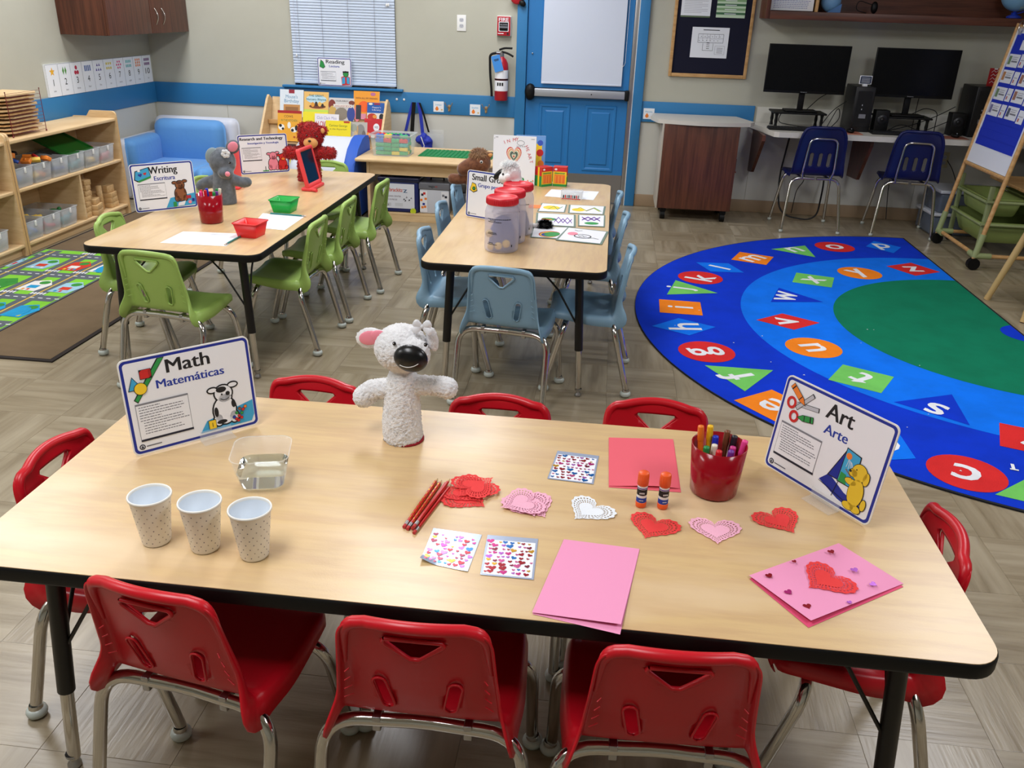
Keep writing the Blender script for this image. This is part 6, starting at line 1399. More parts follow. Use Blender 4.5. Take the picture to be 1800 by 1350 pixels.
t = thing('fire_extinguisher', 'red fire extinguisher with blue tag and black hose hanging beside the door', 'fire extinguisher', (-.905, D-.075, .815))
g = G(); g.lathe([(0, 0), (.050, 0), (.054, .006), (.054, .255), (.050, .285), (.036, .315), (.020, .328), (.018, .335)], FR, 32); g.obj('cylinder', t)
g = G(); g.lathe([(.0545, .075), (.0545, .155)], PW, 32); g.lathe([(.0545, .17), (.0545, .235)], PW, 32)
for a in (-2.1, -1.75, -1.4): g.add([(.055*cos(a+u), .055*sin(a+u), z) for u, z in ((0, .115), (.25, .115), (.25, .14), (0, .14))], [(0, 1, 2, 3)], INK)
for k in range(4): g.add([(.055*cos(a_), .055*sin(a_), .18+k*.012+dz) for a_, dz in ((-2.2, 0), (-1.2, 0), (-1.2, .003), (-2.2, .003))], [(0, 1, 2, 3)], GREY)
g.obj('label_band', t)
g = G(); g.lathe([(.0555, .158), (.0555, .168)], BLACK, 32); g.box(-.02, .02, .05, .074, .10, .24, BLACK); g.obj('strap_bracket', t)
g = G(); g.tube([(0, 0, .33), (0, 0, .372)], .018, STEEL, 14); g.tube([(0, 0, .360), (-.045, -.01, .362)], .012, STEEL, 10); g.obj('valve', t)
g = G(); g.tube(fillet([(-.02, -.01, .385), (.02, -.015, .400), (.085, -.02, .400)], .03), .008, BLACK, 8); g.obj('handle', t)
g = G(); g.tube(fillet([(.0, -.01, .372), (.05, -.02, .362), (.095, -.02, .338)], .03), .008, BLACK, 8); g.obj('lever', t)
g = G(); g.tube(fillet([(-.04, -.01, .362), (-.095, -.02, .35), (-.090, -.02, .20), (-.078, -.02, .10), (-.074, -.02, .03)], .06), .0095, BLACK, 10); g.obj('hose', t)
g = G(); g.M = Matrix.Translation((-.028, -.062, .285)) @ Matrix.Rotation(-.3, 4, 'Y') @ sheetM(0); g.poly(rrect(0, 0, .036, .062, .006, 3), mat('tag_blue', (60, 140, 220), .6), 0, .0008); g.rect(-.02, .028, .02, .034, NAV, .0012); g.rect(-.016, .02, .018, .025, NAV, .0012); g.obj('inspection_tag', t)
t = thing('paper_ladybug', 'red and black paper ladybug hanging beside the top of the door frame', 'decoration', (-.80, D-.05, 1.60)); g = G()
g.ell((0, 0, 0), (.055, .018, .065), FR, 20, 12); g.obj('body', t); g = G(); g.ell((.045, -.006, -.055), (.030, .016, .022), BLACK, 14, 10, Matrix.Rotation(.6, 3, 'Y')); g.ell((.02, -.018, .01), (.012, .004, .014), BLACK, 10, 6); g.ell((-.02, -.018, .03), (.010, .004, .012), BLACK, 10, 6); g.tube([(-.03, -.01, -.01), (-.085, -.012, -.03)], .005, BLACK, 6); g.tube([(-.02, -.01, .04), (-.12, -.012, .08)], .006, FR, 6); g.obj('head_and_legs', t)

# ---------------------------------------------------------------- rugs
def felt(name, c): return mat(name, c, .95, bump=(420, .5), bd=.002, var=((int(c[0]*.93), int(c[1]*.93), int(c[2]*.93)), (5, 5, 5), .4, .65), spec=.2)
RB, RLB, RG, RR, RO, RLG, RWH = felt('rug_royal', (0, 54, 206)), felt('rug_sky', (0, 118, 246)), felt('rug_green', (4, 122, 88)), felt('rug_red', (222, 44, 44)), felt('rug_orange', (250, 136, 28)), felt('rug_lime', (118, 204, 98)), felt('rug_white', (238, 240, 244))
RCX, RCY, RR_ = 2.275, 4.56, 2.062
t = thing('alphabet_rug', 'half round blue and green alphabet rug with white letters on coloured shapes', 'rug', (RCX, RCY, 0))
def half(r, n=72, ins=0.0): return [(-ins+r*cos(pi/2+pi*k/n) if 0 < k < n else -ins, r*sin(pi/2+pi*k/n)) for k in range(n+1)]
g = G(); P = half(RR_); g.loft([[(x, y, z) for x, y in P] for z in (.0006, .0075)], mat('rug_binding', (10, 14, 24), .8), False); g.obj('rug_binding', t)
g = G(); g.poly(half(RR_-.016, 72, .014), RB, .0082); g.obj('outer_band', t)
g = G(); g.poly(half(1.455, 72, .014), RLB, .0086); g.obj('middle_band', t)
g = G(); g.poly(half(.945, 60, .014), RG, .0090); g.obj('centre_field', t)
g = G(); g.poly([(min(x, -.014), y) for x, y in [(.03+.14*cos(2*pi*k/24), -.03+.14*sin(2*pi*k/24)) for k in range(24)]], RB, .0094); g.obj('centre_dot', t)
SHP = [('p', 1553, 434, 'd', RLB), ('o', 1467, 434, 'c', RR), ('n', 1400, 440, 't', RLG), ('m', 1323, 454, 's', RO), ('l', 1265, 470, 'd', RLB), ('k', 1231, 488, 'c', RR), ('j', 1205, 508, 't', RLG),
       ('i', 1196, 540, 's', RO), ('h', 1202, 574, 'd', RLB), ('g', 1242, 618, 'c', RR), ('f', 1300, 660, 't', RLG), ('e', 1360, 712, 's', RO), ('d', 1550, 785, 'd', RLB), ('c', 1699, 831, 'c', RR), ('b', 1835, 870, 't', RLG),
       ('z', 1605, 473, 's', RR), ('y', 1511, 480, 'c', RO), ('x', 1430, 492, 's', RLG), ('w', 1388, 522, 't', RB), ('v', 1385, 565, 'd', RR), ('u', 1430, 611, 'c', RO), ('t', 1514, 665, 's', RLG), ('s', 1648, 716, 't', RB), ('r', 1815, 775, 's', RR)]
for ch, px, py, kind, m in SHP:
    q = at(px, py, .009); a = atan2(q.y-RCY, q.x-RCX); g = G()
    up = Vector((cos(a), sin(a), 0)); rt = Vector((sin(a), -cos(a), 0))
    M = Matrix(((rt.x, up.x, 0, q.x-RCX), (rt.y, up.y, 0, q.y-RCY), (0, 0, 1, 0), (0, 0, 0, 1))); g.M = M; z = .0094
    if kind == 'c': g.circ(0, 0, .138, m, z, n=32)
    elif kind == 's':
        k = .4 if ch in 'mxzt' else .0; r = .165; g.poly([(r*cos(pi/4+k+pi/2*j), r*sin(pi/4+k+pi/2*j)) for j in range(4)], m, z)
    elif kind == 'd': g.poly([(0, .17), (-.13, 0), (0, -.17), (.13, 0)], m, z)
    else: g.poly([(-.155, .085), (.155, .085), (0, -.19)] if ch not in 'nw' else [(-.155, .085), (.155, .085), (0, -.19)], m, z)
    vs, fs = text_mesh(ch); xs = [v.x for v in vs]; ys = [v.y for v in vs]; cx_, cy_ = (min(xs)+max(xs))/2, (min(ys)+max(ys))/2; s = .215 if ch in 'ilj' else .25
    off = .0 if kind != 't' else .02
    for dx in (-.0035, .0035):
        for dy in (-.002, .002): g.add([((v.x-cx_)*s+dx, (v.y-cy_)*s+dy+off, z+.0006+dx*.01+dy*.01) for v in vs], fs, RWH)
    g.M = Matrix.Identity(4); g.obj({'c': 'letter_circle', 's': 'letter_square', 'd': 'letter_diamond', 't': 'letter_triangle'}[kind], t)
rnd = random.Random(31); g = G()
for k in range(26):
    q = at(rnd.uniform(1180, 1700), rnd.uniform(540, 830), .009); 
    if (q.x-RCX)**2+(q.y-RCY)**2 < 3.9 and q.x < RCX: s = rnd.uniform(.002, .005); g.poly([(q.x-s, q.y-s*.5), (q.x+s, q.y-s), (q.x+s*.6, q.y+s)], RWH, .0108, .0012)
o = g.obj('lint_specks'); tag(o, 'tiny white lint specks scattered over the blue band of the alphabet rug', 'lint', None, 'stuff')
q = at(1782, 826, .009); g = G(); g.line([(0, 0), (.012, .045)], .012, RWH, .001); g.line([(-.012, .004), (.016, -.004)], .010, RWH, .0014); o = g.obj('paper_scrap'); o.location = (q.x, q.y, .0096); tag(o, 'small white scrap lying on the rug near the letter c', 'scrap')

g = G(); BM = felt('mat_brown', (112, 94, 72)); BD2 = felt('mat_edge', (52, 46, 44))
g.box(-3.56, -2.413, 3.262, 6.15, .0006, .006, BD2); o = g.obj('floor_mat'); g2 = G(); g2.poly([(-3.54, 3.285), (-2.436, 3.285), (-2.436, 6.13), (-3.54, 6.13)], BM, .0068); g2.obj('pile', o); tag(o, 'plain brown floor mat with dark edge under the road map rug', 'mat')
ROAD = felt('rug_road', (92, 98, 106)); RGR = felt('rug_grass', (126, 196, 60)); RYL = felt('rug_line', (204, 170, 80)); 
t = thing('road_map_rug', 'green and grey road map play rug lying on the brown mat at the left', 'rug', (-3.205, 4.02, .0070))
hx, hy = .335, .925
g = G(); g.box(-hx, hx, -hy, hy, .0006, .005, ROAD); g.obj('rug_base', t)
g = G(); g.rect(-hx+.012, -hy+.012, hx-.012, hy-.012, RGR, .0056); g.obj('grass_field', t)
g = G(); z = .0060
for x in (-.245, -.01, .165): g.rect(x-.045, -hy+.03, x+.045, hy-.03, ROAD, z); g.rect(x-.006, -hy+.04, x+.006, hy-.04, RYL, z+.0006)
for y in (-.72, -.38, .02, .42, .80): g.rect(-hx+.02, y-.045, hx-.02, y+.045, ROAD, z+.0002); 
for y in (-.72, -.38, .02, .42, .80):
    for k in range(14): g.rect(-hx+.03+k*.047, y-.004, -hx+.055+k*.047, y+.004, RWH, z+.0008)
    for x in (-.01, .165):
        for j in range(5): g.rect(x-.04+j*.018, y+.055, x-.03+j*.018, y+.085, RWH, z+.0009)
g.obj('printed_roads', t)
g = G(); rnd = random.Random(9); CL = [felt('rug_p%d' % i, c) for i, c in enumerate(((40, 150, 200), (200, 60, 40), (230, 150, 50), (150, 190, 210), (60, 140, 60), (226, 224, 220), (220, 200, 60)))]
for bx in (-.13, .075, .265, -.31):
    for by in (-.86, -.55, -.18, .22, .61):
        g = G(); w = .075 if bx != -.31 else .022; m = rnd.choice(CL); g.poly([(bx-w, by-.09), (bx+w*.6, by-.10), (bx+w, by+.02), (bx+w*.3, by+.10), (bx-w*.8, by+.07)], m, z+.001)
        g.rect(bx-w*.5, by-.05, bx+w*.3, by+.0, rnd.choice(CL), z+.0014); g.circ(bx+w*.2, by+.05, w*.4, CL[4], z+.0016, n=12)
        for k in range(3): g.rect(bx-w*.6+k*w*.4, by-.085, bx-w*.4+k*w*.4, by-.06, rnd.choice(CL), z+.0018)
        g.obj('printed_building', t)
g = G()
g.circ(.265, .60, .05, CL[0], z+.0020, .09); g.circ(.26, -.2, .04, CL[0], z+.002, .07); g.obj('printed_ponds', t)['kind'] = 'stuff'

# ---------------------------------------------------------------- bulletin board
t = thing('bulletin_board', 'dark navy felt bulletin board in a light wood frame right of the door', 'board', (.735, D-.0005, 1.05))
g = G(); w, h = .305, 1.25; g.box(-w+.02, w-.02, -.012, 0, .02, h-.02, mat('navy_felt', (10, 12, 38), .95)); g.obj('felt_panel', t)
for b in ((-w, -w+.024, 0, h), (w-.024, w, 0, h), (-w+.0245, w-.0245, 0, .026), (-w+.0245, w-.0245, h-.026, h)): g = G(); g.box(b[0], b[1], -.024, -.0002, b[2], b[3], PINE, .003); g.obj('frame_rail', t)
def pinned(x0, x1, z0, z1, lab, draw):
    t = thing('notice', lab, 'paper', ((x0+x1)/2, D-.0135, z0), 0, 'papers on the bulletin board'); w = x1-x0; h = z1-z0
    g = G(); g.box(-w/2, w/2, -.0016, -.0002, 0, h, PAPER); g.obj('sheet', t); g = G(); g.M = sheetM(0, (-w/2, -.0018, 0)); draw(g, w, h); g.obj('printed_face', t)
def n1(g, w, h):
    g.rect(w*.30, h*.90, w*.74, h*.925, INK, .0004)
    g.line([(w*.18, h*.78), (w*.86, h*.78), (w*.86, h*.50), (w*.18, h*.50), (w*.18, h*.78)], .0022, INK, .0004); g.line([(w*.32, h*.48), (w*.32, h*.24), (w*.60, h*.24), (w*.60, h*.48)], .0022, INK, .0004)
    for x in (.3, .42, .5, .62, .74): g.line([(w*x, h*.78), (w*x, h*(.55+.1*(x > .5)))], .0016, GREY, .0005)
    g.line([(w*.18, h*.64), (w*.5, h*.66)], .0016, GREY, .0005); g.line([(w*.5, h*.62), (w*.86, h*.64)], .0016, GREY, .0005)
    for k in range(12): g.rect(w*(.2+.05*k), h*(.56+.13*(k % 2)), w*(.225+.05*k), h*(.575+.13*(k % 2)), INK, .0006)
    for k in range(4): g.rect(w*.42, h*(.3+.06*k), w*.50, h*(.315+.06*k), INK, .0006)
    g.line([(w*.66, h*.12), (w*.92, h*.12), (w*.92, h*.40), (w*.66, h*.40), (w*.66, h*.12)], .0014, GREY, .0004)
    for k in range(4): g.rect(w*.71, h*(.17+.05*k), w*.87, h*(.185+.05*k), GREY, .0005)
pinned(.583, .868, 1.196, 1.418, 'white floor plan sheet pinned in the middle of the bulletin board', n1)
pinned(.480, .705, 1.498, 1.76, 'white text sheet pinned at the top left of the bulletin board', lambda g, w, h: (g.rect(0, -.012, w, 0, flat((90, 110, 80)), .0), [g.rect(w*.1, h*(.08+.045*k), w*(.9-.2*(k % 3 == 0)), h*(.092+.045*k), LGREY, .0004) for k in range(18)]))
def n3(g, w, h):
    g.rect(0, 0, w, h, flat((196, 220, 190)), .0003)
    for k in range(8): g.rect(0, h*(.08+.115*k), w, h*(.14+.115*k), flat(((60, 110, 70), (130, 170, 120))[k % 2]), .0005); g.rect(w*.28, h*(.095+.115*k), w*.68, h*(.112+.115*k), PW, .0007)
pinned(.750, .969, 1.490, 1.76, 'green banded chart pinned at the top right of the bulletin board', n3)

# ---------------------------------------------------------------- rolling cabinet beside the door
t = thing('rolling_cabinet', 'walnut rolling cabinet with curved off-white top between door and computer counter', 'cabinet', (.702, 7.03, 0))
WT = mat('white_laminate', (214, 210, 200), .4)
g = G(); g.box(-.285, .285, -.20, .20, .090, .735, WALNUT, .002); b_ = g.obj('body', t); g = G(); g.box(-.300, -.286, -.20, .20, .090, .735, flat((190, 182, 168)), .001); g.obj('edge_strip', t)
g = G(); g.box(-.283, .283, -.214, -.2005, .094, .73, WALNUT, .002); d_ = g.obj('door', t); g = G(); g.box(.2825, .2855, -.214, -.2, .40, .50, flat((60, 34, 24))); g.box(.2855, .293, -.214, -.19, .395, .405, WALNUT); g.obj('finger_notch', d_)
P = [(-.36, .24), (-.372, -.06)] + [(-.34+.68*k/14, -.17-.075*sin(pi*k/14)) for k in range(15)] + [(.395, -.06), (.30, .24)]
P = [(.30, .24), (-.36, .24), (-.385, .02)] + [(-.34+.70*k/14, -.17-.075*sin(pi*k/14)) for k in range(15)] + [(.40, -.10)]
g = G(); g.loft([[(x, y, .7355) for x, y in P], [(x, y, .765) for x, y in P]], WT, False); g.obj('countertop', t)
for sx in (-1, 1):
    for sy in (-1, 1):
        g = G(); x, y = sx*.235, sy*.16; g.tube([(x-.018, y, .036), (x+.018, y, .036)], .0355, BLACK, 18); g.box(x-.024, x+.024, y-.02, y+.02, .06, .0898, BLACK, .004); g.obj('caster', t)

# ---------------------------------------------------------------- computer counter
DZ = .725
t = thing('computer_counter', 'off-white wall counter with clipped corner holding two computers', 'counter', (1.13, 7.30, 0))
P = [(0, -.001), (.015, -.02), (.06, -.50), (.10, -.55), (3.0, -.55), (3.0, -.001)]
P = [(-.01, -.005), (-.01, -.06), (.095, -.555), (.13, -.575), (3.4, -.575), (3.4, -.005)]
g = G(); g.loft([[(x, y, z) for x, y in P] for z in (DZ-.038, DZ)], WT, False); g.obj('countertop', t)
for x in (.035, .83, 2.2):
    g = G(); Q = [(-.006, DZ-.0385), (-.50, DZ-.0385), (-.50, DZ-.08), (-.30 if x > .1 else -.18, .36), (-.006, .34)]; g.loft([[(x-.012, y, z) for y, z in Q], [(x+.012, y, z) for y, z in Q]], WALNUT, False); g.obj('support_panel', t)

def monitor(x, y, rz, lab):
    t = thing('computer_monitor', lab, 'monitor', (x, y, DZ+.118), rz, 'computer monitors')
    g = G(); g.box(-.302, .302, -.018, .0, .135, .482, BLACK, .003); g.box(-.22, .22, .0, .03, .18, .42, BLACK, .008); g.obj('housing', t)
    g = G(); g.M = sheetM(0, (-.302, -.0185, .135)); g.rect(.006, .018, .598, .342, mat('monitor_glass', (2, 4, 9), .25, spec=.25), .0002); g.obj('screen', t)
    g = G(); g.M = sheetM(0, (0, -.0188, .1385)); g.text('Sceptre', 0, .003, .006, LGREY, .0002, 'c', .045); g.obj('maker_mark', t)
    g = G(); g.box(-.022, .022, .02, .045, .010, .20, BLACK, .003); g.obj('neck', t); g = G(); g.box(-.12, .12, -.06, .10, .0006, .012, BLACK, .003); g.obj('stand_foot', t)
def riser(x, y, rz, lab):
    t = thing('monitor_riser', lab, 'stand', (x, y, DZ+.0004), rz, 'black monitor risers'); g = G(); g.box(-.20, .20, -.12, .12, .104, .117, BLACK, .004); g.obj('top_board', t)
    for sx in (-1, 1):
        for sy in (-1, 1): g = G(); g.lathe([(.0, 0), (.016, 0), (.014, .004), (.010, .03), (.013, .05), (.010, .08), (.014, .10), (.014, .104)], BLACK, 12, (sx*.17, sy*.095, 0)); g.obj('leg', t)
riser(1.44, 7.10, 0, 'black monitor riser under the left computer screen'); riser(2.22, 7.10, -.03, 'black monitor riser under the right computer screen')
monitor(1.455, 7.08, 0, 'black computer screen at the left, next to the bulletin board'); monitor(2.245, 7.08, -.02, 'black computer screen at the right, near the easel')
for x, lab, r in ((1.42, 'left', 0), (2.18, 'right', -.03)):
    t = thing('keyboard', f'black keyboard in front of the {lab} computer screen', 'keyboard', (x, 6.90, DZ+.0004), r, 'black keyboards'); g = G(); g.box(-.22, .22, -.065, .065, 0, .016, BLACK, .004); g.obj('key_base', t); g = G()
    for i in range(18):
        for j in range(5): g.box(-.212+i*.0237, -.192+i*.0237, -.057+j*.023, -.038+j*.023, .016, .020, mat('key_black', (26, 26, 30), .5))
    g.obj('keys', t)
for x, y, lab in ((1.80, 6.86, 'left'), (2.56, 6.86, 'right')):
    t = thing('computer_mouse', f'black mouse beside the {lab} keyboard', 'mouse', (x, y, DZ+.004), 0, 'black computer mice'); g = G(); g.ell((0, 0, .014), (.030, .050, .018), BLACK, 16, 10); g.obj('mouse_shell', t)
    g = G(); g.ell((0, -.026, .028), (.004, .008, .006), GREY, 8, 6); g.obj('wheel', t)
    g = G(); P = rrect(0, 0, .10, .085, .02, 4); g.poly(P, mat('mouse_pad_'+lab, (196, 120, 96) if lab == 'left' else (150, 90, 70), .8), 0, .002); o = g.obj('mouse_pad'); o.location = (x-.02, y, DZ+.0005); tag(o, f'reddish mouse pad under the {lab} mouse', 'mouse pad', 'mouse pads')
def tower(x, y, lab, h=.36, w=.10, d=.30):
    t = thing('computer_tower', lab, 'computer', (x, y, DZ+.0006), 0, 'black computer towers'); g = G(); g.box(-w, w, -d/2, d/2, 0, h, mat('tower_black', (10, 10, 14), .45), .006); g.obj('case', t)
    g = G(); g.M = sheetM(0, (-w, -d/2-.001, 0)); g.rect(.02, .04, 2*w-.02, h-.03, mat('tower_front', (16, 17, 24), .3), .0004); g.rect(.05, .10, .10, .13, GREY, .0008); g.rect(.06, .16, .066, .17, LGREY, .0008); g.rect(.06, .19, .066, .2, LGREY, .0008); g.obj('front_bezel', t)
tower(1.885, 7.10, 'black computer tower between the two screens', .325, .072); tower(2.80, 7.08, 'black computer tower right of the right screen, partly behind the easel', .36, .13)
def speaker_(x, y, lab):
    t = thing('desk_speaker', lab, 'speaker', (x, y, DZ+.0006), 0, 'small black desk speakers'); g = G(); g.box(-.05, .05, -.05, .05, 0, .165, BLACK, .006); g.obj('cabinet', t); g = G(); g.lathe([(.036, 0), (.034, .006), (.012, -.004), (.008, .002), (0, .003)], mat('cone', (30, 30, 34), .4), 20, cap=False); o = g.obj('driver', t); o.location = (0, -.051, .10); o.rotation_euler = (pi/2, 0, 0)
speaker_(2.035, 6.98, 'small black desk speaker left of the right screen'); speaker_(2.60, 7.02, 'small black desk speaker right of the right screen')
CAB = mat('cable_black', (12, 12, 14), .5); rnd = random.Random(8)
cab = [((1.50, 7.12, .845), (1.62, 7.2, .95), (1.72, 7.2, 1.0)), ((1.35, 7.2, .84), (1.30, 7.15, .75), (1.45, 7.05, .735), (1.72, 7.0, .735), (1.80, 7.0, .75)), ((1.62, 7.05, .745), (1.70, 7.1, .86), (1.80, 7.12, .93)), ((1.66, 7.02, .74), (1.74, 7.08, .90), (1.78, 7.14, .80), (1.70, 7.05, .74)),
       ((2.28, 7.12, .845), (2.42, 7.2, .90), (2.50, 7.15, .88), (2.45, 7.0, .735)), ((2.1, 7.0, .735), (2.3, 7.05, .78), (2.5, 7.1, .86), (2.62, 7.15, .92)), ((2.35, 7.0, .735), (2.5, 7.02, .80), (2.66, 7.1, .86), (2.75, 7.2, .92)), ((2.08, 6.95, .735), (2.2, 7.0, .80), (2.35, 7.0, .74), (2.52, 6.97, .735)), ((2.35, 7.2, .7275), (2.36, 7.22, .95), (2.33, 7.10, 1.1))]
for k, c in enumerate(cab):
    g = G(); g.tube(fillet(c, .10, 8), .0032, CAB, 6); o = g.obj('cable'); tag(o, ('black cable from the screen neck to the tower', 'black cable drooping from the riser onto the counter', 'black cable rising beside the middle tower', 'tangled black cable behind the first keyboard', 'black cable arching off the second riser', 'black cable rising towards the small speaker', 'black cable running up to the wall behind the last tower', 'low black cable under the second screen', 'black cable hanging straight down from the second screen')[k], 'cable', f'cables behind the {"left" if k < 4 else "right"} screen')
for c, lab in ((((1.56, 7.25, .68), (1.54, 7.26, .45), (1.62, 7.24, .30), (1.56, 7.24, .22), (1.55, 7.25, .02)), 'thin black cable hanging behind the left navy chair'), (((1.44, 7.22, .68), (1.40, 7.22, .30), (1.42, 7.10, .03), (1.70, 7.0, .012), (1.76, 7.2, .3), (1.74, 7.27, .5)), 'thick black cable looping to the floor behind the left navy chair'), (((2.30, 7.25, .68), (2.28, 7.26, .30), (2.30, 7.2, .02)), 'black cable hanging behind the right navy chair'), (((2.70, 7.28, .50), (2.74, 7.24, .44), (2.80, 7.2, .30), (2.86, 7.2, .12)), 'black cable plugged into the beige outlet')):
    g = G(); g.tube(fillet(c, .12, 8), .007 if 'thick' in lab else .0035, CAB, 6); tag(g.obj('cable'), lab, 'cable')
t = thing('small_plaque', 'small dark framed plaque standing on top of the computer tower', 'sign', (1.885, 7.02, DZ+.326)); g = G(); g.box(-.045, .045, -.006, 0, 0.014, .075, PW, .002); g.box(-.015, .015, -.02, .02, 0, .0138, PW, .001); g.obj('plaque_board', t); g = G(); g.M = sheetM(0, (-.045, -.0065, .014)); g.poly(rrect(.045, .0305, .040, .026, .006, 3), flat((40, 54, 80)), .0002)
for k in range(4): g.rect(.014, .012+k*.010, .076, .016+k*.010, LGREY, .0006)
g.obj('printed_face', t)
q = aty(1753, 128, 7.02); t = thing('red_card', 'small red card with white script on top of the right computer tower', 'card', (q.x, 7.05, DZ+.3612)); g = G(); g.box(-.045, .045, -.004, 0, 0, .125, flat((176, 20, 30), .4)); g.obj('card_sheet', t); g = G(); g.M = sheetM(0, (-.045, -.0045, 0))
for k in range(4): g.line([(.015, .02+.025*k), (.03, .035+.025*k), (.045, .022+.025*k), (.065, .04+.025*k), (.075, .03+.025*k)], .003, PW, .0003)
g.rect(.03, .115, .055, .125, PW, .0003); g.obj('white_script', t)
# storage drawers on the floor under the counter
LIDW = mat('lid_white', (220, 224, 232), .4); GRB = mat('smoke_plastic', (120, 132, 150), .25, alpha=.7)
for k, (z, s, lab) in enumerate(((0.0008, 1.0, 'lower grey clear storage box with white lid on the floor behind the easel'), (.1735, .9, 'upper grey clear storage box with white lid, on top of the other one'))):
    t = thing('lidded_box', lab, 'storage box', (2.74, 6.97, z), .05, 'clear storage boxes under the counter'); g = G(); g.box(-.23*s, .23*s, -.16, .16, 0, .150, GRB, .02); g.obj('box_body', t); g = G(); g.box(-.245*s, .245*s, -.175, .175, .148, .172, LIDW, .008); g.obj('lid', t)

# ---------------------------------------------------------------- open wall shelf
t = thing('wall_shelf', 'dark walnut open wall shelf above the computers', 'shelf', (1.08, 7.30, 1.495)); SL = 3.2
g = G(); g.box(0, .03, -.30, -.002, 0, .75, WALNUT, .001); g.obj('side_panel', t); g = G(); g.box(.031, SL, -.30, -.002, 0.0, .055, WALNUT_H, .001); g.obj('bottom_board', t); g = G(); g.box(.031, SL, -.014, -.002, .056, .75, WALNUT_H); g.obj('back_panel', t); g = G(); g.box(0, SL, -.30, -.002, .751, .77, WALNUT_H); g.obj('top_board', t)
t = thing('document_stand', 'clear sheet holder with a printed page on the wall shelf', 'paper', (1.27, 7.06, 1.5512), .02); g = G(); g.box(-.155, .155, -.004, 0, 0.004, .23, PAPER); g.box(-.165, -.155, -.03, .01, 0, .012, WHITE); g.obj('sheet', t); g = G(); g.M = sheetM(0, (-.155, -.0045, 0))
for k in range(9):
    x = .02
    while x < .27: w = random.uniform(.008, .02); g.rect(x, .02+.012*k, x+w, .023+.012*k, flat((90, 100, 170)), .0004); x += w+.004
g.obj('printed_lines', t)
g = G(); g.box(-.012, .0, -.10, .06, 0, .20, PINE, .001); o = g.obj('wooden_divider'); o.location = (1.45, 7.10, 1.5512); tag(o, 'thin pink-tan board edge right of the printed page on the wall shelf', 'board')
t = thing('blue_disc_toy', 'pale blue round plastic toy on the wall shelf', 'toy', (1.555, 7.10, 1.5512)); g = G(); g.ell((0, 0, .072), (.072, .05, .072), flat((120, 170, 215), .4), 24, 14); g.obj('round_body', t); g = G(); g.poly([(-.03, 0), (.065, 0), (.068, .06)], flat((70, 120, 180), .4), 0, .01); o = g.obj('darker_wedge', t); o.rotation_euler = (pi/2, 0, 0); o.location = (0, -.045, 0)
t = thing('black_headset', 'small black rounded device on the wall shelf', 'device', (1.865, 7.08, 1.5512)); g = G(); g.ell((0, 0, .042), (.024, .03, .042), BLACK, 16, 10); g.obj('device_shell', t); g = G(); g.tube(fillet([(-.02, 0, .06), (-.12, .01, .09), (-.13, .01, .02), (-.05, .0, .003)], .05), .003, BLACK, 6); g.obj('cord', t)
t = thing('globe', 'pale blue globe on a blue stand at the right end of the wall shelf', 'globe', (2.86, 7.10, 1.5512)); g = G(); g.ell((0, 0, .16), .115, mat('globe_blue', (130, 180, 214), .3, var=((170, 200, 190), (6, 6, 6), .52, .56)), 32, 20); g.obj('ball', t); g = G(); SBL = flat((30, 60, 180), .4); g.lathe([(0, 0), (.05, 0), (.05, .012), (.012, .03), (.012, .045), (0, .045)], SBL, 20); g.tube([(.128*cos(a), 0, .16+.128*sin(a)) for a in [radians(-100+k*12) for k in range(16)]], .005, SBL, 8); g.obj('stand', t)

# ---------------------------------------------------------------- pocket chart easel
FW = mat('olive_bracket', (150, 162, 112), .45); 
y0, y1 = 6.55, 5.84      # far and near post
def EP(s, z, off=0.0): return Vector((2.47+.142*z+off, y0+(y1-y0)*s, z))
t = thing('chart_easel', 'wooden rolling easel with a blue pocket chart near the computer counter', 'easel', (2.47, 6.2, 0)); O = Vector((2.47, 6.2, 0))
def tb(name, a, b, r, m, par=None): g = G(); g.tube([Vector(a)-O, Vector(b)-O], r, m, 12); return g.obj(name, par or t)
for s in (0, 1): tb('post', EP(s, .075), EP(s, 1.52), .0145, PINE)
tb('cross_rail', EP(0, .60), EP(1, .60), .013, PINE); tb('cross_rail', EP(0, .10), EP(1, .10), .013, PINE); tb('cross_rail', EP(0, 1.50), EP(1, 1.50), .013, PINE)
for s in (0, 1):
    a = EP(s, .095); tb('base_rail', a, a+Vector((.75, 0, 0)), .013, PINE); tb('rear_post', a+Vector((.72, 0, -.02)), EP(s, 1.50)+Vector((.03, 0, 0)), .013, PINE)
    tb('bracket', EP(s, .085), EP(s, .24), .020, FW); tb('bracket', a, a+Vector((.10, 0, 0)), .020, FW); tb('bracket', a, a+Vector((0, .09 if s else -.09, 0)), .020, FW)
    for dx in (0, .72):
        g = G(); c = a-O+Vector((dx, 0, 0)); c.z = .040; g.tube([c+Vector((0, -.020, 0)), c+Vector((0, .020, 0))], .0395, BLACK, 16); g.tube([c, c+Vector((0, 0, .055))], .010, BLACK, 8); g.obj('caster', t)
EZ = lambda s, z, off: EP(s, z, off)-O
g = G(); vs = [EZ(.02, .615, -.002), EZ(.98, .615, -.002), EZ(.98, 1.50, -.002), EZ(.02, 1.50, -.002)]; g.loft([vs, [v+Vector((.010, 0, 0)) for v in vs]], PAPER, False); g.obj('white_board', t)
CH = mat('chart_blue', (20, 50, 190), .75, bump=(12, .4), bd=.006)
ct = thing('pocket_chart', 'blue pocket chart with white word cards clipped to the wooden easel', 'chart', (2.47, 6.2, 0))
g = G(); P = [(.07, .74), (.93, .74), (.93, 1.46), (.07, 1.46)]
g.loft([[EZ(s, z, -.005) for s, z in P], [EZ(s, z, -.003) for s, z in P]], CH, False); g.obj('cloth', ct)
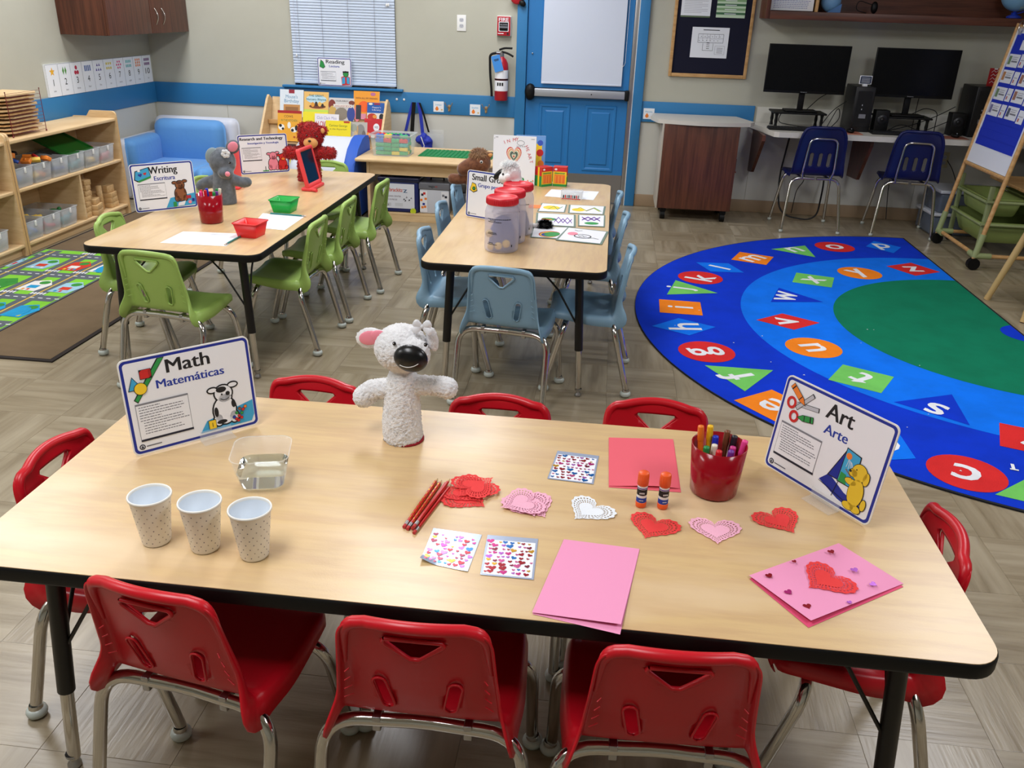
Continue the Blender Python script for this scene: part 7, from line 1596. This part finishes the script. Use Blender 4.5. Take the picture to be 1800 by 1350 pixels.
for z in (.80, .905, 1.01, 1.115, 1.22, 1.33):
    g = G(); g.loft([[EZ(s, z+dz, -.0075) for s, dz in ((.075, 0), (.925, 0), (.925, .05), (.075, .05))], [EZ(s, z+dz, -.0055) for s, dz in ((.075, 0), (.925, 0), (.925, .05), (.075, .05))]], CH, False); g.obj('pocket', ct)
rnd = random.Random(5); n_ = 0
rown = {.905: 'lowest', 1.01: 'second from the bottom', 1.115: 'second from the top', 1.22: 'top', 1.35: 'title'}
for z in (.905, 1.01, 1.115, 1.22):
    for k, (s0, s1) in enumerate(((.09, .33), (.35, .46), (.49, .73), (.75, .88))):
        dz = .03+rnd.uniform(-.004, .006); pos = ('leftmost', 'second', 'third', 'rightmost')[k]
        a, b, c, d = EZ(s0, z+dz, -.0095), EZ(s1, z+dz, -.0095), EZ(s1, z+dz+.082, -.0085), EZ(s0, z+dz+.082, -.0085)
        g = G(); g.add([a, b, c, d], [(0, 1, 2, 3)], PAPER); f = quad_fn(a, b, c, d, lambda u, v: 0); nn = Vector((-.0006, 0, 0))
        q = lambda u0, v0, u1, v1, m: g.add([f(u0, v0)+nn, f(u1, v0)+nn, f(u1, v1)+nn, f(u0, v1)+nn], [(0, 1, 2, 3)], m)
        if k % 2 == 0: q(.06, .2, .30, .85, flat(rnd.choice([(170, 120, 100), (120, 150, 110), (130, 130, 170), (196, 140, 90), (90, 100, 120)]))); q(.36, .38, .88, .50, GREY); q(.36, .58, .80, .66, LGREY); q(.36, .74, .86, .80, LGREY)
        else: q(.15, .15, .4, .4, flat((200, 120, 120))); q(.15, .5, .8, .58, LGREY)
        o = g.obj('word_card'); o.location = O; tag(o, f'{"large" if k % 2 == 0 else "small"} white card, {pos} in the {rown[z]} row of the blue pocket chart', 'card', 'cards in the pocket chart')
g = G(); a, b, c, d = EZ(.25, 1.36, -.0095), EZ(.75, 1.36, -.0095), EZ(.75, 1.42, -.009), EZ(.25, 1.42, -.009); g.add([a, b, c, d], [(0, 1, 2, 3)], PAPER); f = quad_fn(a, b, c, d)
for k in range(4): g.add([f(.15+.18*k, .3)+Vector((-.0006, 0, 0)), f(.28+.18*k, .3)+Vector((-.0006, 0, 0)), f(.28+.18*k, .7)+Vector((-.0006, 0, 0)), f(.15+.18*k, .7)+Vector((-.0006, 0, 0))], [(0, 1, 2, 3)], flat((110, 130, 110)))
o = g.obj('word_card'); o.location = O; tag(o, 'white title strip at the top of the blue pocket chart', 'card', 'cards in the pocket chart')
t = thing('ring_clip', 'metal ring clip holding the top corner of the blue pocket chart', 'clip', EP(.12, 1.47, -.006)); g = G(); g.tube([(-.004, .035*cos(a), .030+.035*sin(a)) for a in [2*pi*k/20 for k in range(21)]], .0035, CHROME, 8, False); g.obj('ring', t); g = G(); g.box(-.010, .002, -.018, .018, -.02, .030, FROST, .003); g.obj('clip_pad', t)

# ---------------------------------------------------------------- green tub rack
GT2 = mat('tub_green', (132, 148, 82), .4); 
t = thing('tub_rack', 'light wood and green rack carrying olive tubs behind the easel', 'rack', (2.92, 6.42, 0))
g = G(); g.box(-.10, .42, -.30, .30, .47, .49, PINE, .004); g.obj('top_board', t)
for x in (-.30, .40):
    for y in (-.27, .27):
        g = G(); g.box(x-.014, x+.014, y-.014, y+.014, .06, .47 if x > 0 else .50, FW, .003); g.tube([(x-.012, y, .028), (x+.012, y, .028)], .027, BLACK, 14); g.obj('post', t)
for z in (.40, .245):
    g = G(); g.tube(fillet([(-.33, -.30, z), (.42, -.30, z), (.42, .30, z), (-.33, .30, z), (-.33, -.30, z)], .05), .010, FW, 8); g.obj('frame_rail', t)
def tub(x, y, z, w, d, h, lab):
    t = thing('storage_tub', lab, 'tub', (x, y, z), 0, 'olive green tubs on the rack'); R_ = lambda k, zz_, e=0: [(a, b, zz_) for a, b in rrect(0, 0, w/2*k+e, d/2*k+e, .03, 4)]
    g = G(); g.loft([R_(.80, 0), R_(.84, .012), R_(1, h), R_(1, h, -.006), R_(.82, .014)], GT2, True, False); g.poly(rrect(0, 0, w/2*.8, d/2*.8, .03, 4), GT2, .001, .006); g.obj('tub_wall', t)
    g = G(); g.loft([R_(1, h-.012), R_(1, h-.010, .014), R_(1, h, .016), R_(1, h+.004, .010), R_(1, h, -.004)], GT2, True, False); g.obj('rim', t)
tub(2.74, 6.42, .288, .24, .50, .125, 'olive green tub in the upper level of the rack, left'); tub(3.05, 6.42, .288, .24, .50, .125, 'olive green tub in the upper level of the rack, right')
tub(2.90, 6.42, .105, .60, .54, .150, 'large olive green tub in the lower level of the rack')
t = thing('black_device', 'small black device on the top board of the tub rack', 'device', (3.03, 6.33, .4906)); g = G(); g.box(-.07, .07, -.05, .05, 0, .05, BLACK, .012); g.obj('device_shell', t)
g = G(); g.box(-.08, .08, -.06, .06, 0, .03, flat((150, 30, 36)), .006); o = g.obj('red_book'); o.location = (3.12, 6.22, .4906); tag(o, 'dark red book lying on the top board of the tub rack', 'book')

# wooden stool at the right edge
t = thing('wooden_stool', 'light wood stool leg and seat at the right edge beside the alphabet rug', 'stool', (2.56, 4.98, 0), .1); BW = mat('beech', (196, 164, 110), .5)
g = G(); g.lathe([(0, .43), (.17, .43), (.175, .44), (.175, .455), (.17, .462), (0, .462)], BW, 32); g.obj('seat', t)
for sx in (-1, 1):
    for sy in (-1, 1): g = G(); g.tube([(sx*.21, sy*.20, .022), (sx*.13, sy*.12, .43)], .017, BW, 14, True, .021); l_ = g.obj('leg', t); g = G(); g.tube([(sx*.214, sy*.204, .0015), (sx*.210, sy*.200, .024)], .018, BW, 14); g.obj('foot_cap', l_)
